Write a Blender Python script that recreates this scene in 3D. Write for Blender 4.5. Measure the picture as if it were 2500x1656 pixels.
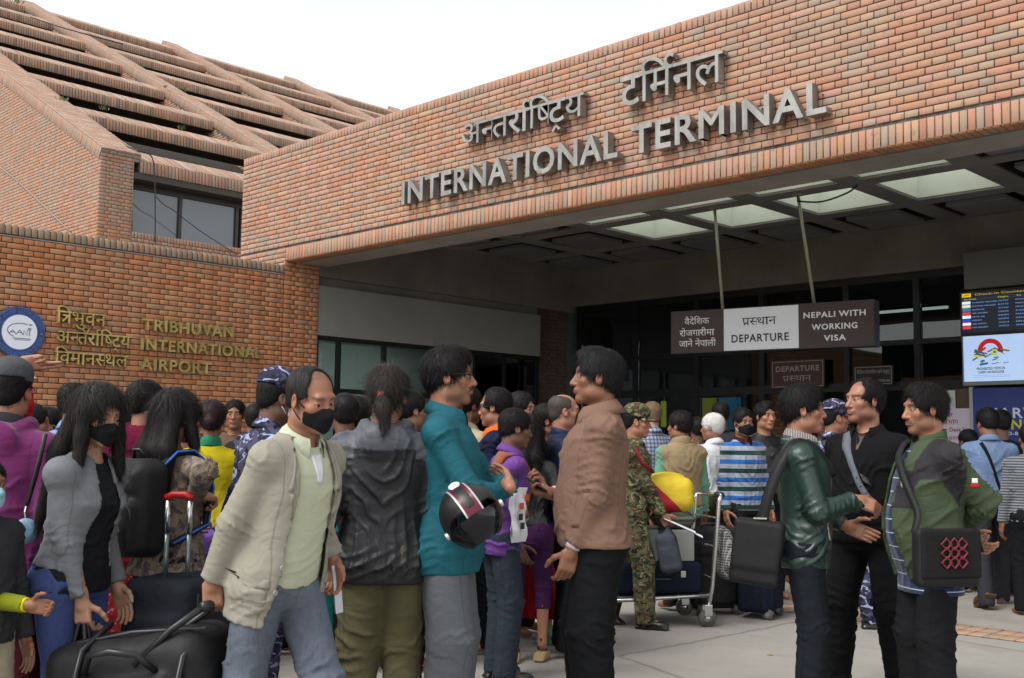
import bpy, bmesh, math, random
import numpy as np
from math import radians, sin, cos, pi
from mathutils import Vector, Matrix
from mathutils.bvhtree import BVHTree

for o in list(bpy.data.objects):
    bpy.data.objects.remove(o)
S = bpy.context.scene
COL = S.collection
rng = np.random.default_rng(7)
random.seed(7)

# ---------------------------------------------------------------- camera
YAW, PIT, ROL = radians(44.546), radians(5.532), radians(0.718)
CAMZ = 1.36
cam_d = bpy.data.cameras.new('camera')
cam = bpy.data.objects.new('camera', cam_d)
COL.objects.link(cam)
_f = Vector((-sin(YAW) * cos(PIT), cos(YAW) * cos(PIT), sin(PIT)))
_r = Vector((cos(YAW), sin(YAW), 0))
_u = _r.cross(_f)
_r2 = cos(ROL) * _r + sin(ROL) * _u
_u2 = -sin(ROL) * _r + cos(ROL) * _u
cam.matrix_world = Matrix(((_r2.x, _u2.x, -_f.x, 0), (_r2.y, _u2.y, -_f.y, 0), (_r2.z, _u2.z, -_f.z, CAMZ), (0, 0, 0, 1)))
cam_d.sensor_width = 36
cam_d.lens = 36 * 2707 / 2500
cam_d.clip_end = 3000
cam_d.clip_start = 0.05
S.camera = cam

# ---------------------------------------------------------------- overcast sky, soft sun, exposure
SUN_EL, SUN_AZ = radians(52), radians(186)
W = bpy.data.worlds.new('World')
S.world = W
W.use_nodes = True
wn = W.node_tree.nodes
wl = W.node_tree.links
bg = wn['Background']
sky = wn.new('ShaderNodeTexSky')
sky.sky_type = 'NISHITA'
sky.sun_disc = False
sky.sun_elevation = SUN_EL
sky.sun_rotation = SUN_AZ
sky.air_density = 1.0
sky.dust_density = 1.0
sky.ozone_density = 1.0
hsv = wn.new('ShaderNodeHueSaturation')
hsv.inputs['Saturation'].default_value = 0.06
hsv.inputs['Value'].default_value = 1.0
wl.new(sky.outputs['Color'], hsv.inputs['Color'])
wl.new(hsv.outputs['Color'], bg.inputs['Color'])
bg.inputs['Strength'].default_value = 0.15
sun_d = bpy.data.lights.new('sun', 'SUN')
sun_d.energy = 1.5
sun_d.angle = radians(28)
sun_d.color = (1.0, 0.965, 0.92)
sun = bpy.data.objects.new('sun', sun_d)
COL.objects.link(sun)
# sun stands behind the camera to its left; lamp -Z points along the light
_sd = Vector((sin(SUN_AZ) * cos(SUN_EL), cos(SUN_AZ) * cos(SUN_EL), sin(SUN_EL)))
sun.rotation_euler = (-_sd).to_track_quat('-Z', 'Y').to_euler()
S.view_settings.view_transform = 'Standard'
S.view_settings.look = 'None'
S.view_settings.gamma = 1
S.view_settings.use_curve_mapping = False
S.view_settings.exposure = 0.9
S.cycles.use_denoising = True
S.cycles.max_bounces = 6
S.cycles.diffuse_bounces = 4
S.cycles.glossy_bounces = 3
S.cycles.transmission_bounces = 4
S.cycles.transparent_max_bounces = 12
S.cycles.sample_clamp_indirect = 6
S.cycles.caustics_reflective = False
S.cycles.caustics_refractive = False

# ---------------------------------------------------------------- pixel helpers (photograph coordinates, 2500 px wide)
FPX = 2707.0
def ray(x, y):
    return _f + (x - 1250) / FPX * _r2 - (y - 828) / FPX * _u2
CAM = Vector((0, 0, CAMZ))
def atd(x, y, d): return CAM + ray(x, y) * d
def onx(x, y, X): v = ray(x, y); return CAM + v * (X / v.x)
def ony(x, y, Y): v = ray(x, y); return CAM + v * (Y / v.y)
def onz(x, y, Z): v = ray(x, y); return CAM + v * ((Z - CAMZ) / v.z)

# ---------------------------------------------------------------- materials
def srgb(*c):
    return tuple(((v / 255) / 12.92 if v / 255 <= 0.04045 else ((v / 255 + 0.055) / 1.055) ** 2.4) for v in c)
class NT:
    def __init__(s, name):
        s.m = bpy.data.materials.new(name)
        s.m.use_nodes = True
        s.n = s.m.node_tree.nodes
        s.l = s.m.node_tree.links
        s.b = s.n['Principled BSDF']
    def node(s, t, **kw):
        n = s.n.new(t)
        for k, v in kw.items():
            if k.startswith('_'):
                setattr(n, k[1:], v)
            else:
                n.inputs[k.replace('__', ' ')].default_value = v
        return n
    def link(s, a, b): s.l.new(a, b)
    def noise(s, scale, detail=3, rough=0.5, vec=None, dist=0.0):
        n = s.node('ShaderNodeTexNoise', Scale=scale, Detail=detail, Roughness=rough, Distortion=dist)
        s.link(vec if vec is not None else s.coord(), n.inputs['Vector'])
        return n
    def coord(s, kind='Object'):
        if not hasattr(s, '_tc'):
            s._tc = s.n.new('ShaderNodeTexCoord')
        return s._tc.outputs[kind]
    def geo(s):
        if not hasattr(s, '_g'):
            s._g = s.n.new('ShaderNodeNewGeometry')
        return s._g.outputs['Position']
    def attr(s, name, out='Color'):
        n = s.n.new('ShaderNodeAttribute')
        n.attribute_name = name
        return n.outputs[out]
    def ramp(s, fac, stops, interp='LINEAR'):
        n = s.n.new('ShaderNodeValToRGB')
        cr = n.color_ramp
        cr.interpolation = interp
        while len(cr.elements) < len(stops):
            cr.elements.new(0.5)
        for e, (p, c) in zip(cr.elements, stops):
            e.position = p
            e.color = (*c, 1) if len(c) == 3 else c
        s.link(fac, n.inputs['Fac'])
        return n.outputs['Color']
    def mix(s, fac, a, b, mode='MIX'):
        n = s.n.new('ShaderNodeMix')
        n.data_type = 'RGBA'
        n.blend_type = mode
        for i, v in ((0, fac), (6, a), (7, b)):
            if isinstance(v, (int, float)):
                n.inputs[i].default_value = v
            elif isinstance(v, tuple):
                n.inputs[i].default_value = (*v, 1) if len(v) == 3 else v
            else:
                s.link(v, n.inputs[i])
        return n.outputs[2]
    def math(s, op, a, b=0.0, c=0.0):
        n = s.n.new('ShaderNodeMath')
        n.operation = op
        for i, v in enumerate((a, b, c)):
            if isinstance(v, (int, float)):
                n.inputs[i].default_value = v
            else:
                s.link(v, n.inputs[i])
        return n.outputs[0]
    def sep(s, v):
        n = s.n.new('ShaderNodeSeparateXYZ')
        s.link(v, n.inputs[0])
        return n.outputs
    def mapr(s, v, scale=(1, 1, 1), rot=(0, 0, 0), loc=(0, 0, 0)):
        n = s.n.new('ShaderNodeMapping')
        n.inputs['Scale'].default_value = scale
        n.inputs['Rotation'].default_value = rot
        n.inputs['Location'].default_value = loc
        s.link(v, n.inputs['Vector'])
        return n.outputs[0]
    def bump(s, h, strength=0.3, dist=0.01, prev=None):
        n = s.node('ShaderNodeBump', Strength=strength, Distance=dist)
        s.link(h, n.inputs['Height'])
        if prev is not None:
            s.link(prev, n.inputs['Normal'])
        s.link(n.outputs[0], s.b.inputs['Normal'])
        return n.outputs[0]
    def set(s, color=None, rough=None, metal=None, spec=None, **kw):
        if color is not None:
            if isinstance(color, tuple):
                s.b.inputs['Base Color'].default_value = (*color[:3], 1)
            else:
                s.link(color, s.b.inputs['Base Color'])
        if rough is not None:
            if isinstance(rough, (int, float)):
                s.b.inputs['Roughness'].default_value = rough
            else:
                s.link(rough, s.b.inputs['Roughness'])
        if metal is not None: s.b.inputs['Metallic'].default_value = metal
        if spec is not None: s.b.inputs['Specular IOR Level'].default_value = spec
        for k, v in kw.items():
            s.b.inputs[k.replace('__', ' ')].default_value = v
        return s.m
_MC = {}
def cached(fn):
    def w(*a, **k):
        key = (fn.__name__, repr(a), repr(sorted(k.items())))
        if key not in _MC:
            _MC[key] = fn(*a, **k)
        return _MC[key]
    return w
@cached
def plain(name, color, rough=0.7, metal=0.0, var=0.12, scale=9.0, bump=0.0, spec=0.4):
    t = NT(name)
    n = t.noise(scale, 5, 0.6)
    c = t.mix(t.math('MULTIPLY', n.outputs[0], 1.0), tuple(v * (1 - var) for v in color), tuple(min(1, v * (1 + var)) for v in color))
    r = t.math('MULTIPLY_ADD', n.outputs[0], 0.2, rough - 0.1)
    if bump:
        t.bump(t.noise(scale * 12, 4, 0.6).outputs[0], bump, 0.004)
    return t.set(c, r, metal, spec)

# ---------------------------------------------------------------- mesh helpers
def put(o, parent=None, label=None, cat=None, group=None, kind=None):
    COL.objects.link(o)
    if parent is not None: o.parent = parent
    if label: o['label'] = label
    if cat: o['category'] = cat
    if group: o['group'] = group
    if kind: o['kind'] = kind
    return o
def empty(name, loc=(0, 0, 0), rz=0.0, **kw):
    o = bpy.data.objects.new(name, None)
    o.location = loc
    o.rotation_euler = (0, 0, rz)
    o.empty_display_size = 0.1
    return put(o, **kw)
def npmesh(name, v, f, mat=None, smooth=False, cols=None, attrs=None):
    """v: n x 3 array, f: m x k (k = 3 or 4) int array; cols: per-face rgb (m x 3) or per-vertex (n x 3)"""
    me = bpy.data.meshes.new(name)
    v = np.asarray(v, np.float32)
    f = np.asarray(f, np.int32)
    me.vertices.add(len(v))
    me.vertices.foreach_set('co', v.ravel())
    k = f.shape[1]
    me.loops.add(f.size)
    me.loops.foreach_set('vertex_index', f.ravel())
    me.polygons.add(len(f))
    me.polygons.foreach_set('loop_start', np.arange(0, f.size, k, dtype=np.int32))
    if smooth:
        me.polygons.foreach_set('use_smooth', np.ones(len(f), bool))
    if cols is not None:
        cols = np.asarray(cols, np.float32)
        dom = 'FACE' if len(cols) == len(f) and len(cols) != len(v) else 'POINT'
        a = me.attributes.new('Col', 'FLOAT_COLOR', dom)
        a.data.foreach_set('color', np.hstack([cols, np.ones((len(cols), 1), np.float32)]).ravel())
    for nm, arr in (attrs or {}).items():
        arr = np.asarray(arr, np.float32)
        a = me.attributes.new(nm, 'FLOAT_VECTOR', 'POINT')
        a.data.foreach_set('vector', arr.ravel())
    me.update(calc_edges=True)
    if mat is not None:
        me.materials.append(mat)
    return me
class MB:
    def __init__(s): s.v = []; s.f = []
    def add(s, vs, fs):
        b = len(s.v)
        s.v += [tuple(p) for p in vs]
        s.f += [tuple(i + b for i in f) for f in fs]
        return s
    def box(s, a, b):
        x0, y0, z0 = a; x1, y1, z1 = b
        return s.add([(x0, y0, z0), (x1, y0, z0), (x1, y1, z0), (x0, y1, z0), (x0, y0, z1), (x1, y0, z1), (x1, y1, z1), (x0, y1, z1)],
                     [(0, 3, 2, 1), (4, 5, 6, 7), (0, 1, 5, 4), (1, 2, 6, 5), (2, 3, 7, 6), (3, 0, 4, 7)])
    def hexa(s, p):  # eight corners, bottom ring then top ring
        return s.add(p, [(0, 3, 2, 1), (4, 5, 6, 7), (0, 1, 5, 4), (1, 2, 6, 5), (2, 3, 7, 6), (3, 0, 4, 7)])
    def tube(s, pts, r, n=8, close=False):
        pts = [Vector(p) for p in pts]
        rs = r if isinstance(r, (list, tuple)) else [r] * len(pts)
        rings = []
        up = None
        for i, p in enumerate(pts):
            t = (pts[min(i + 1, len(pts) - 1)] - pts[max(i - 1, 0)]).normalized()
            if up is None:
                up = Vector((0, 0, 1)) if abs(t.z) < 0.9 else Vector((1, 0, 0))
            a = t.cross(up).normalized()
            up = a.cross(t).normalized()
            rings.append([p + rs[i] * (cos(2 * pi * k / n) * a + sin(2 * pi * k / n) * up) for k in range(n)])
        vs = [q for rg in rings for q in rg]
        fs = []
        for i in range(len(pts) - 1):
            for k in range(n):
                fs.append((i * n + k, i * n + (k + 1) % n, (i + 1) * n + (k + 1) % n, (i + 1) * n + k))
        fs += [tuple(reversed(range(n))), tuple(range((len(pts) - 1) * n, len(pts) * n))]
        return s.add(vs, fs)
    def lathe(s, prof, n=24, center=(0, 0, 0), axis='z'):
        vs, fs = [], []
        for r, h in prof:
            for k in range(n):
                a = 2 * pi * k / n
                p = (r * cos(a), r * sin(a), h)
                if axis == 'x': p = (p[2], p[0], p[1])
                if axis == 'y': p = (p[0], p[2], p[1])
                vs.append(tuple(p[i] + center[i] for i in range(3)))
        for i in range(len(prof) - 1):
            for k in range(n):
                fs.append((i * n + k, i * n + (k + 1) % n, (i + 1) * n + (k + 1) % n, (i + 1) * n + k))
        fs += [tuple(reversed(range(n))), tuple(range((len(prof) - 1) * n, len(prof) * n))]
        return s.add(vs, fs)
    def mesh(s, name, mat, smooth=False, bevel=0.0):
        me = bpy.data.meshes.new(name)
        me.from_pydata(s.v, [], s.f)
        if bevel or True:
            bm = bmesh.new()
            bm.from_mesh(me)
            if bevel:
                es = [e for e in bm.edges if len(e.link_faces) == 2 and e.calc_face_angle(0) > 0.6]
                bmesh.ops.bevel(bm, geom=es, offset=bevel, segments=2, affect='EDGES', clamp_overlap=True, profile=0.6)
            bmesh.ops.recalc_face_normals(bm, faces=bm.faces)
            bm.to_mesh(me)
            bm.free()
        if smooth:
            me.polygons.foreach_set('use_smooth', np.ones(len(me.polygons), bool))
        if mat is not None:
            me.materials.append(mat)
        return me
    def obj(s, name, mat, parent=None, smooth=False, bevel=0.0, **kw):
        return put(bpy.data.objects.new(name, s.mesh(name, mat, smooth, bevel)), parent, **kw)
def box(name, a, b, mat, parent=None, bevel=0.0, **kw):
    lo = tuple(min(p, q) for p, q in zip(a, b)); hi = tuple(max(p, q) for p, q in zip(a, b))
    return MB().box(lo, hi).obj(name, mat, parent, bevel=bevel, **kw)
# ================================================================ glyph outlines, fetched once while the scene is still empty
_GC = {}
def _prefetch():
    lat = sorted(set('INTERNATIONAL TERMINAL TRIBHUVAN AIRPORT CIVIL AVIATION AUTHORITY OF NEPAL DEPARTURE NEPALI WITH WORKING VISA PASSENGERS wishes you Journey Check-in Counter Information Airlines Flight To Sched.'
                     'TURKISH BHUTAN OMAN ARABIA DRUK INDIGO INDIA ISTANBUL PARO MUSCAT SHARJAH DELHI TK727 B3772 WY332 G9530 G9536 KB401 6E032 AI214 7:55 8:30 8:40 8:55 9:10 9:35 10:05 10:10 HARVEST SUNSHINE GOOD-BYE TO LOAD-SHEDDING'
                     '( Labour Desk ) NOTICE for all passengers with labour permit PROHIBITED ITEMS IN CARRY-ON BAGGAGE NO VALUABLE CHECK') - set(' '))
    dev = 'अनतरषटयमलपसथवदशकजगभउडणहधािीेैोुूँ'
    want = [(c, b) for c in lat for b in (0.0, 0.02)] + [(c, 0.0) for c in dev] + [(c, 0.012) for c in 'ाटर']
    obs = []
    for c, b in want:
        pair = []
        for body in (c, c + 'ट'):
            cu = bpy.data.curves.new('text', 'FONT')
            cu.body = body
            cu.offset = b
            cu.extrude = 0.05
            cu.resolution_u = 3
            o = bpy.data.objects.new('text', cu)
            COL.objects.link(o)
            pair.append(o)
        obs.append(pair)
    dg = bpy.context.evaluated_depsgraph_get()
    dg.update()
    for (c, b), pair in zip(want, obs):
        r = []
        for o in pair:
            e = o.evaluated_get(dg)
            m = e.to_mesh()
            r.append(([tuple(p.co) for p in m.vertices], [tuple(p.vertices) for p in m.polygons]))
            e.to_mesh_clear()
        adv = max(p[0] for p in r[1][0]) - 0.519 - b
        _GC[(c, b)] = (r[0][0], r[0][1], adv)
    for pair in obs:
        for o in pair:
            cu = o.data
            bpy.data.objects.remove(o)
            bpy.data.curves.remove(cu)
_prefetch()
def glyph(ch, bold=0.0, ext=0.1):
    return _GC[(ch, bold)] if (ch, bold) in _GC else _GC[(ch, 0.0)]
# ================================================================ materials of the building
def brick_mat(name, single=False, soil=0.5):
    t = NT(name)
    if single:
        oi = t.n.new('ShaderNodeObjectInfo')
        base = oi.outputs['Color']
    else:
        base = t.attr('Col')
    pos = t.geo()
    big = t.noise(0.9, 4, 0.6, pos)
    fine = t.noise(55, 4, 0.65, pos)
    mid = t.noise(14, 3, 0.6, pos)
    c = t.mix(t.ramp(fine.outputs[0], [(0.3, (0, 0, 0)), (0.75, (1, 1, 1))]), base, (0.30, 0.24, 0.19), 'MIX')
    c = t.mix(0.7, c, base)
    c = t.mix(t.math('MULTIPLY', t.ramp(big.outputs[0], [(0.42, (0, 0, 0)), (0.68, (1, 1, 1))]), soil), c, t.mix(0.5, c, (0.27, 0.23, 0.19)))
    c = t.mix(t.math('MULTIPLY', t.ramp(mid.outputs[0], [(0.60, (0, 0, 0)), (0.70, (1, 1, 1))]), 0.35), c, (0.11, 0.095, 0.08))
    zz = t.sep(pos)[2]
    wet = t.math('MULTIPLY', t.ramp(t.math('MULTIPLY_ADD', t.noise(1.6, 4, 0.6, t.mapr(pos, (1, 1, .5))).outputs[0], 1.6, t.math('MULTIPLY_ADD', zz, 0.55, -3.28)), [(0.35, (0, 0, 0)), (0.9, (1, 1, 1))]), 0.5)
    c = t.mix(wet, c, t.mix(0.55, c, (0.30, 0.26, 0.225)))
    t.bump(t.math('ADD', fine.outputs[0], mid.outputs[0]), 0.35, 0.003)
    return t.set(c, 0.88, spec=0.25)
def mortar_mat():
    t = NT('mortar')
    n = t.noise(6, 5, 0.7, t.geo())
    c = t.ramp(n.outputs[0], [(0.3, (0.055, 0.047, 0.04)), (0.7, (0.15, 0.135, 0.12))])
    t.bump(t.noise(90, 3, 0.6, t.geo()).outputs[0], 0.5, 0.004)
    return t.set(c, 0.95, spec=0.2)
def plaster_mat(name, col, stain=0.25, scale=1.4):
    t = NT(name)
    p = t.geo()
    a = t.noise(scale, 6, 0.65, p)
    b = t.noise(scale * 14, 4, 0.6, p)
    st = t.noise(5, 4, 0.6, t.mapr(p, (1, 1, 0.12)))
    c = t.mix(t.ramp(a.outputs[0], [(0.35, (0, 0, 0)), (0.7, (1, 1, 1))]), tuple(v * (1 - stain) for v in col), col)
    c = t.mix(t.math('MULTIPLY', t.ramp(st.outputs[0], [(0.55, (0, 0, 0)), (0.75, (1, 1, 1))]), stain), c, tuple(v * 0.55 for v in col))
    t.bump(b.outputs[0], 0.25, 0.003)
    return t.set(c, 0.9, spec=0.25)
M_BR, M_BR1 = brick_mat('weathered_brick'), brick_mat('weathered_brick_single', True)
M_MORT = mortar_mat()
M_PLAS = plaster_mat('grey_plaster', (0.26, 0.255, 0.235), 0.15)
M_SOFF = plaster_mat('soffit_plaster', (0.34, 0.32, 0.29), 0.3)
M_CEIL = plaster_mat('ceiling_concrete', (0.22, 0.215, 0.20), 0.3)
M_BEAM = plaster_mat('beam_plaster', (0.20, 0.188, 0.155), 0.3)
M_SHAFT = plaster_mat('skylight_shaft_paint', (0.62, 0.64, 0.58), 0.12)
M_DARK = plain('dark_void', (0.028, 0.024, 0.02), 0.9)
M_ALU = plain('dark_bronze_frame', (0.018, 0.018, 0.02), 0.45, 0.4)
M_ALU2 = plain('bronze_window_frame', (0.05, 0.042, 0.036), 0.45, 0.5)
M_BLACK = plain('black_paint', (0.012, 0.012, 0.013), 0.5)
def glass_mat(name, tint=(0.55, 0.6, 0.6), ior=1.5):
    t = NT(name)
    tr = t.n.new('ShaderNodeBsdfTransparent')
    tr.inputs[0].default_value = (*tint, 1)
    gl = t.n.new('ShaderNodeBsdfGlossy')
    gl.inputs['Roughness'].default_value = 0.015
    fr = t.n.new('ShaderNodeFresnel')
    fr.inputs['IOR'].default_value = ior
    n = t.noise(0.8, 2, 0.5, t.geo())
    bp = t.node('ShaderNodeBump', Strength=0.04, Distance=0.05)
    t.link(n.outputs[0], bp.inputs['Height'])
    t.link(bp.outputs[0], gl.inputs['Normal'])
    mx = t.n.new('ShaderNodeMixShader')
    t.link(fr.outputs[0], mx.inputs[0])
    t.link(tr.outputs[0], mx.inputs[1])
    t.link(gl.outputs[0], mx.inputs[2])
    out = [n_ for n_ in t.n if n_.type == 'OUTPUT_MATERIAL'][0]
    t.link(mx.outputs[0], out.inputs[0])
    return t.m
M_GLASS = glass_mat('window_glass')
M_GLASSR = glass_mat('tinted_window_glass', (0.25, 0.27, 0.28), 1.9)

def emit(name, col, s):
    t = NT(name)
    return t.set(tuple(col), 0.5, Emission__Color=(*col, 1), Emission__Strength=s)
PAL_UP = [srgb(170, 120, 96), srgb(178, 126, 94), srgb(168, 130, 108), srgb(158, 136, 116), srgb(178, 134, 118), srgb(148, 134, 120), srgb(172, 114, 88), srgb(176, 140, 114)]
PAL_LOW = [srgb(184, 118, 74), srgb(190, 126, 82), srgb(174, 108, 68), srgb(178, 132, 94), srgb(192, 130, 88), srgb(168, 130, 100), srgb(186, 114, 68), srgb(180, 122, 84)]
PAL_ROOF = PAL_UP + PAL_LOW[:4] + [srgb(120, 96, 78), srgb(96, 78, 64), srgb(190, 134, 98), srgb(196, 144, 110)]
PAL_GREY = [srgb(146, 132, 116), srgb(158, 138, 118), srgb(172, 130, 100), srgb(138, 126, 112), srgb(150, 118, 100)]
def pick(pal, n):
    p = np.array(pal)[rng.integers(0, len(pal), n)]
    p = p * 0.72 + np.mean(np.array(pal), 0) * 0.28
    return np.clip(p * rng.uniform(0.90, 1.08, (n, 1)) * rng.uniform(0.97, 1.03, (n, 3)), 0, 1)

CRS, HDR = 0.067, 0.125
def bond(u0, u1, v0, v1, first=0, crs=CRS):
    """english bond: rows of stretchers and rows of headers between u0..u1, from v1 downwards"""
    out = []
    r = 0
    v = v1
    while v - crs > v0 - 0.5 * crs:
        hd = (r + first) % 2 == 0
        w = HDR if hd else 2 * HDR
        u = u0 - (0 if hd else HDR / 2) - rng.uniform(0, 0.004)
        while u < u1:
            a, b = max(u, u0), min(u + w, u1)
            if b - a > 0.03:
                out.append((a, v - crs, b - a, crs))
            u += w
        v -= crs
        r += 1
    return out
def soldiers(u0, u1, v0, h, pitch=CRS):
    n = int(round((u1 - u0) / pitch))
    return [(u0 + i * (u1 - u0) / n, v0, (u1 - u0) / n, h) for i in range(n)]
J = 0.010
_BF = np.array([(0, 1, 5, 4), (1, 2, 6, 5), (2, 3, 7, 6), (3, 0, 4, 7), (4, 5, 9, 8), (5, 6, 10, 9), (6, 7, 11, 10), (7, 4, 8, 11), (8, 9, 10, 11)])
def brick_verts(w, h, dep=0.016, ch=0.0028):
    w = np.asarray(w, float); h = np.asarray(h, float)
    x = np.stack([-w / 2, w / 2, w / 2, -w / 2], -1)
    y = np.stack([-h / 2, -h / 2, h / 2, h / 2], -1)
    def ring(i, z): return np.stack([x - np.sign(x) * i, y - np.sign(y) * i, np.full_like(x, z)], -1)
    return np.concatenate([ring(0, -dep), ring(0, -ch), ring(ch, 0)], -2)
_SB = {}
def lay(parent, rects, O, U, V, pal, singles=0, name='brick', proud=0.004, joint=J, dep=0.016):
    """lay bricks (u, v, w, h) on the plane O + uU + vV; the SINGLES nearest in view become objects of their own, the rest one part"""
    O, U, V = (np.array(q, float) for q in (O, U, V))
    N = np.cross(U, V)
    R = np.array(rects)
    n = len(R)
    c2 = R[:, :2] + R[:, 2:] / 2
    jit = rng.normal(0, 0.0014, n).clip(-0.003, 0.003)
    P = O + c2[:, :1] * U + c2[:, 1:2] * V + (proud + jit)[:, None] * N
    col = pick(pal, n)
    w, h = R[:, 2] - joint, R[:, 3] - joint
    rot = rng.normal(0, 0.004, n)
    w2 = np.array([list(_r2), list(_u2), list(_f)])
    q = (P - np.array([0, 0, CAMZ])) @ w2.T
    px, py = 1250 + FPX * q[:, 0] / q[:, 2], 828 - FPX * q[:, 1] / q[:, 2]
    vis = (q[:, 2] > 0) & (px > -10) & (px < 2510) & (py > -10) & (py < 1150)
    order = np.argsort(np.where(vis, q[:, 2], 1e9) / np.sqrt(w * h))
    sing = set(order[:singles].tolist())
    rest = np.array([i for i in range(n) if i not in sing], int)
    for i in sorted(sing):
        key = (round(w[i], 3), round(h[i], 3))
        if key not in _SB:
            _SB[key] = npmesh('brick', brick_verts(key[0], key[1])[None].reshape(-1, 3), _BF, M_BR1)
        o = bpy.data.objects.new(name, _SB[key])
        m = Matrix(np.column_stack([U, V, N]).tolist()).to_4x4() @ Matrix.Rotation(rot[i], 4, 'Z')
        m.translation = Vector(P[i])
        o.matrix_world = m
        o.color = (*col[i], 1)
        COL.objects.link(o)
        o.parent = parent
        o.matrix_parent_inverse = parent.matrix_world.inverted()
    if len(rest):
        bv = brick_verts(w[rest], h[rest], dep)
        cr_, sr = np.cos(rot[rest])[:, None], np.sin(rot[rest])[:, None]
        x, y, z = bv[..., 0], bv[..., 1], bv[..., 2]
        x, y = x * cr_ - y * sr, x * sr + y * cr_
        v = P[rest][:, None, :] + x[..., None] * U + y[..., None] * V + z[..., None] * N
        k = len(rest)
        f = (_BF[None] + 12 * np.arange(k)[:, None, None]).reshape(-1, 4)
        me = npmesh('bricks', v.reshape(-1, 3), f, M_BR, cols=np.repeat(col[rest], 9, 0))
        put(bpy.data.objects.new('bricks', me), parent, kind='stuff')

# ================================================================ ground
gt = NT('concrete_apron')
_p = gt.geo()
_a = gt.noise(0.5, 6, 0.65, _p); _b = gt.noise(7, 5, 0.65, _p); _c = gt.noise(130, 3, 0.6, _p); _d = gt.noise(2.2, 4, 0.6, _p, 0.6)
_cc = gt.ramp(_a.outputs[0], [(0.3, (0.235, 0.222, 0.198)), (0.7, (0.34, 0.325, 0.295))])
_cc = gt.mix(gt.math('MULTIPLY', gt.ramp(_b.outputs[0], [(0.5, (0, 0, 0)), (0.75, (1, 1, 1))]), 0.45), _cc, (0.22, 0.205, 0.18))
_cc = gt.mix(gt.math('MULTIPLY', gt.ramp(_d.outputs[0], [(0.58, (0, 0, 0)), (0.66, (1, 1, 1))]), 0.35), _cc, (0.17, 0.16, 0.145))
_cc = gt.mix(0.25, _cc, gt.ramp(_c.outputs[0], [(0.3, (0.12, 0.11, 0.1)), (0.7, (0.5, 0.48, 0.44))]))
_vor = gt.node('ShaderNodeTexVoronoi', Scale=0.33); _vor.feature = 'DISTANCE_TO_EDGE'
_wob = gt.noise(3, 3, 0.6, _p)
gt.link(gt.mix(0.06, _p, _wob.outputs['Color']), _vor.inputs['Vector'])
_crk = gt.ramp(_vor.outputs['Distance'], [(0.0, (1, 1, 1)), (0.006, (0, 0, 0))])
_cc = gt.mix(gt.math('MULTIPLY', _crk, 0.6), _cc, (0.07, 0.065, 0.06))
gt.bump(gt.math('SUBTRACT', gt.math('ADD', _c.outputs[0], _b.outputs[0]), _crk), 0.4, 0.004)
M_GROUND = gt.set(_cc, 0.85, spec=0.3)
MB().add([(-400, -400, 0), (400, -400, 0), (400, 400, 0), (-400, 400, 0)], [(0, 1, 2, 3)]).obj('ground', M_GROUND, kind='structure')
# portico pavement and its flush brick border
t = NT('portico_paving')
_n = t.noise(2.5, 5, 0.6, t.geo())
M_PAVE = t.set(t.ramp(_n.outputs[0], [(0.3, (0.25, 0.225, 0.20)), (0.7, (0.34, 0.31, 0.28))]), 0.7, spec=0.35)
t.bump(t.noise(60, 3, 0.6, t.geo()).outputs[0], 0.2, 0.003)
pav = MB().add([(-13.05, 8.84, 0.008), (3, 8.84, 0.008), (3, 24, 0.008), (-13.05, 24, 0.008)], [(0, 1, 2, 3)]).obj('pavement', M_PAVE, kind='structure')
band = MB().add([(-13.05, 8.40, 0.004), (3, 8.40, 0.004), (3, 8.84, 0.004), (-13.05, 8.84, 0.004)], [(0, 1, 2, 3)]).obj('paving_border', M_MORT, kind='structure')
_rc = [(-9.0 + 0.115 * i, 0.0 + 0.22 * k, 0.115, 0.22) for i in range(96) for k in range(2)]
lay(band, _rc, (0, 8.40, 0.012), (1, 0, 0), (0, 1, 0), [srgb(170, 130, 104), srgb(160, 128, 108), srgb(150, 128, 112), srgb(176, 140, 116)], 192, 'paving_brick', proud=0.0, joint=0.012)

# ================================================================ the terminal
XW, YF, ZB, ZT, XL = -13.10, 8.748, 3.92, 5.585, -14.28
ZC, YB = 4.53, 14.92
term = empty('terminal_building', (0, 0, 0), label='brick terminal with lettered fascia beam over a dark glazed portico', cat='building')
# fascia beam
fas = MB().box((XL, YF + 0.012, ZB), (2.6, 8.93, ZT - 0.02)).obj('fascia_beam', M_MORT, term)
MB().box((XL, YF + 0.012, 3.2), (XW - 0.02, 9.3, ZB - 0.001)).obj('fascia_pier', M_MORT, term)
rows = soldiers(XL, 2.6, ZT - 0.115, 0.115) + [r for r in bond(XL, 2.6, ZB + 0.185, ZT - 0.115 - CRS, 0)] + soldiers(XW, 2.6, ZB, 0.187)
_st = []
u = XL
while u < 2.6:
    _st.append((u, ZT - 0.115 - CRS, min(0.25, 2.6 - u), CRS)); u += 0.25
rows += _st
# below the beam, left of the opening, plain bond goes on down behind the low wall's coping
rows = [r for r in rows]
lay(fas, rows, (0, YF, 0), (1, 0, 0), (0, 0, 1), PAL_UP, 300)
lay(fas, bond(XL, XW - 0.005, 3.3, ZB + 0.187, 1), (0, YF, 0), (1, 0, 0), (0, 0, 1), PAL_UP)
# underside of the soldier course, groove and plastered soffit
lay(fas, [(XW + i * 0.067, 0, 0.067, 0.19) for i in range(235)], (0, YF + 0.19, ZB - 0.001), (1, 0, 0), (0, -1, 0), PAL_LOW, 0)
MB().box((XW + 0.001, 8.975, ZB - 0.004), (2.6, 9.45, ZC + 0.3)).obj('beam_soffit', M_SOFF, term)
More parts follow.
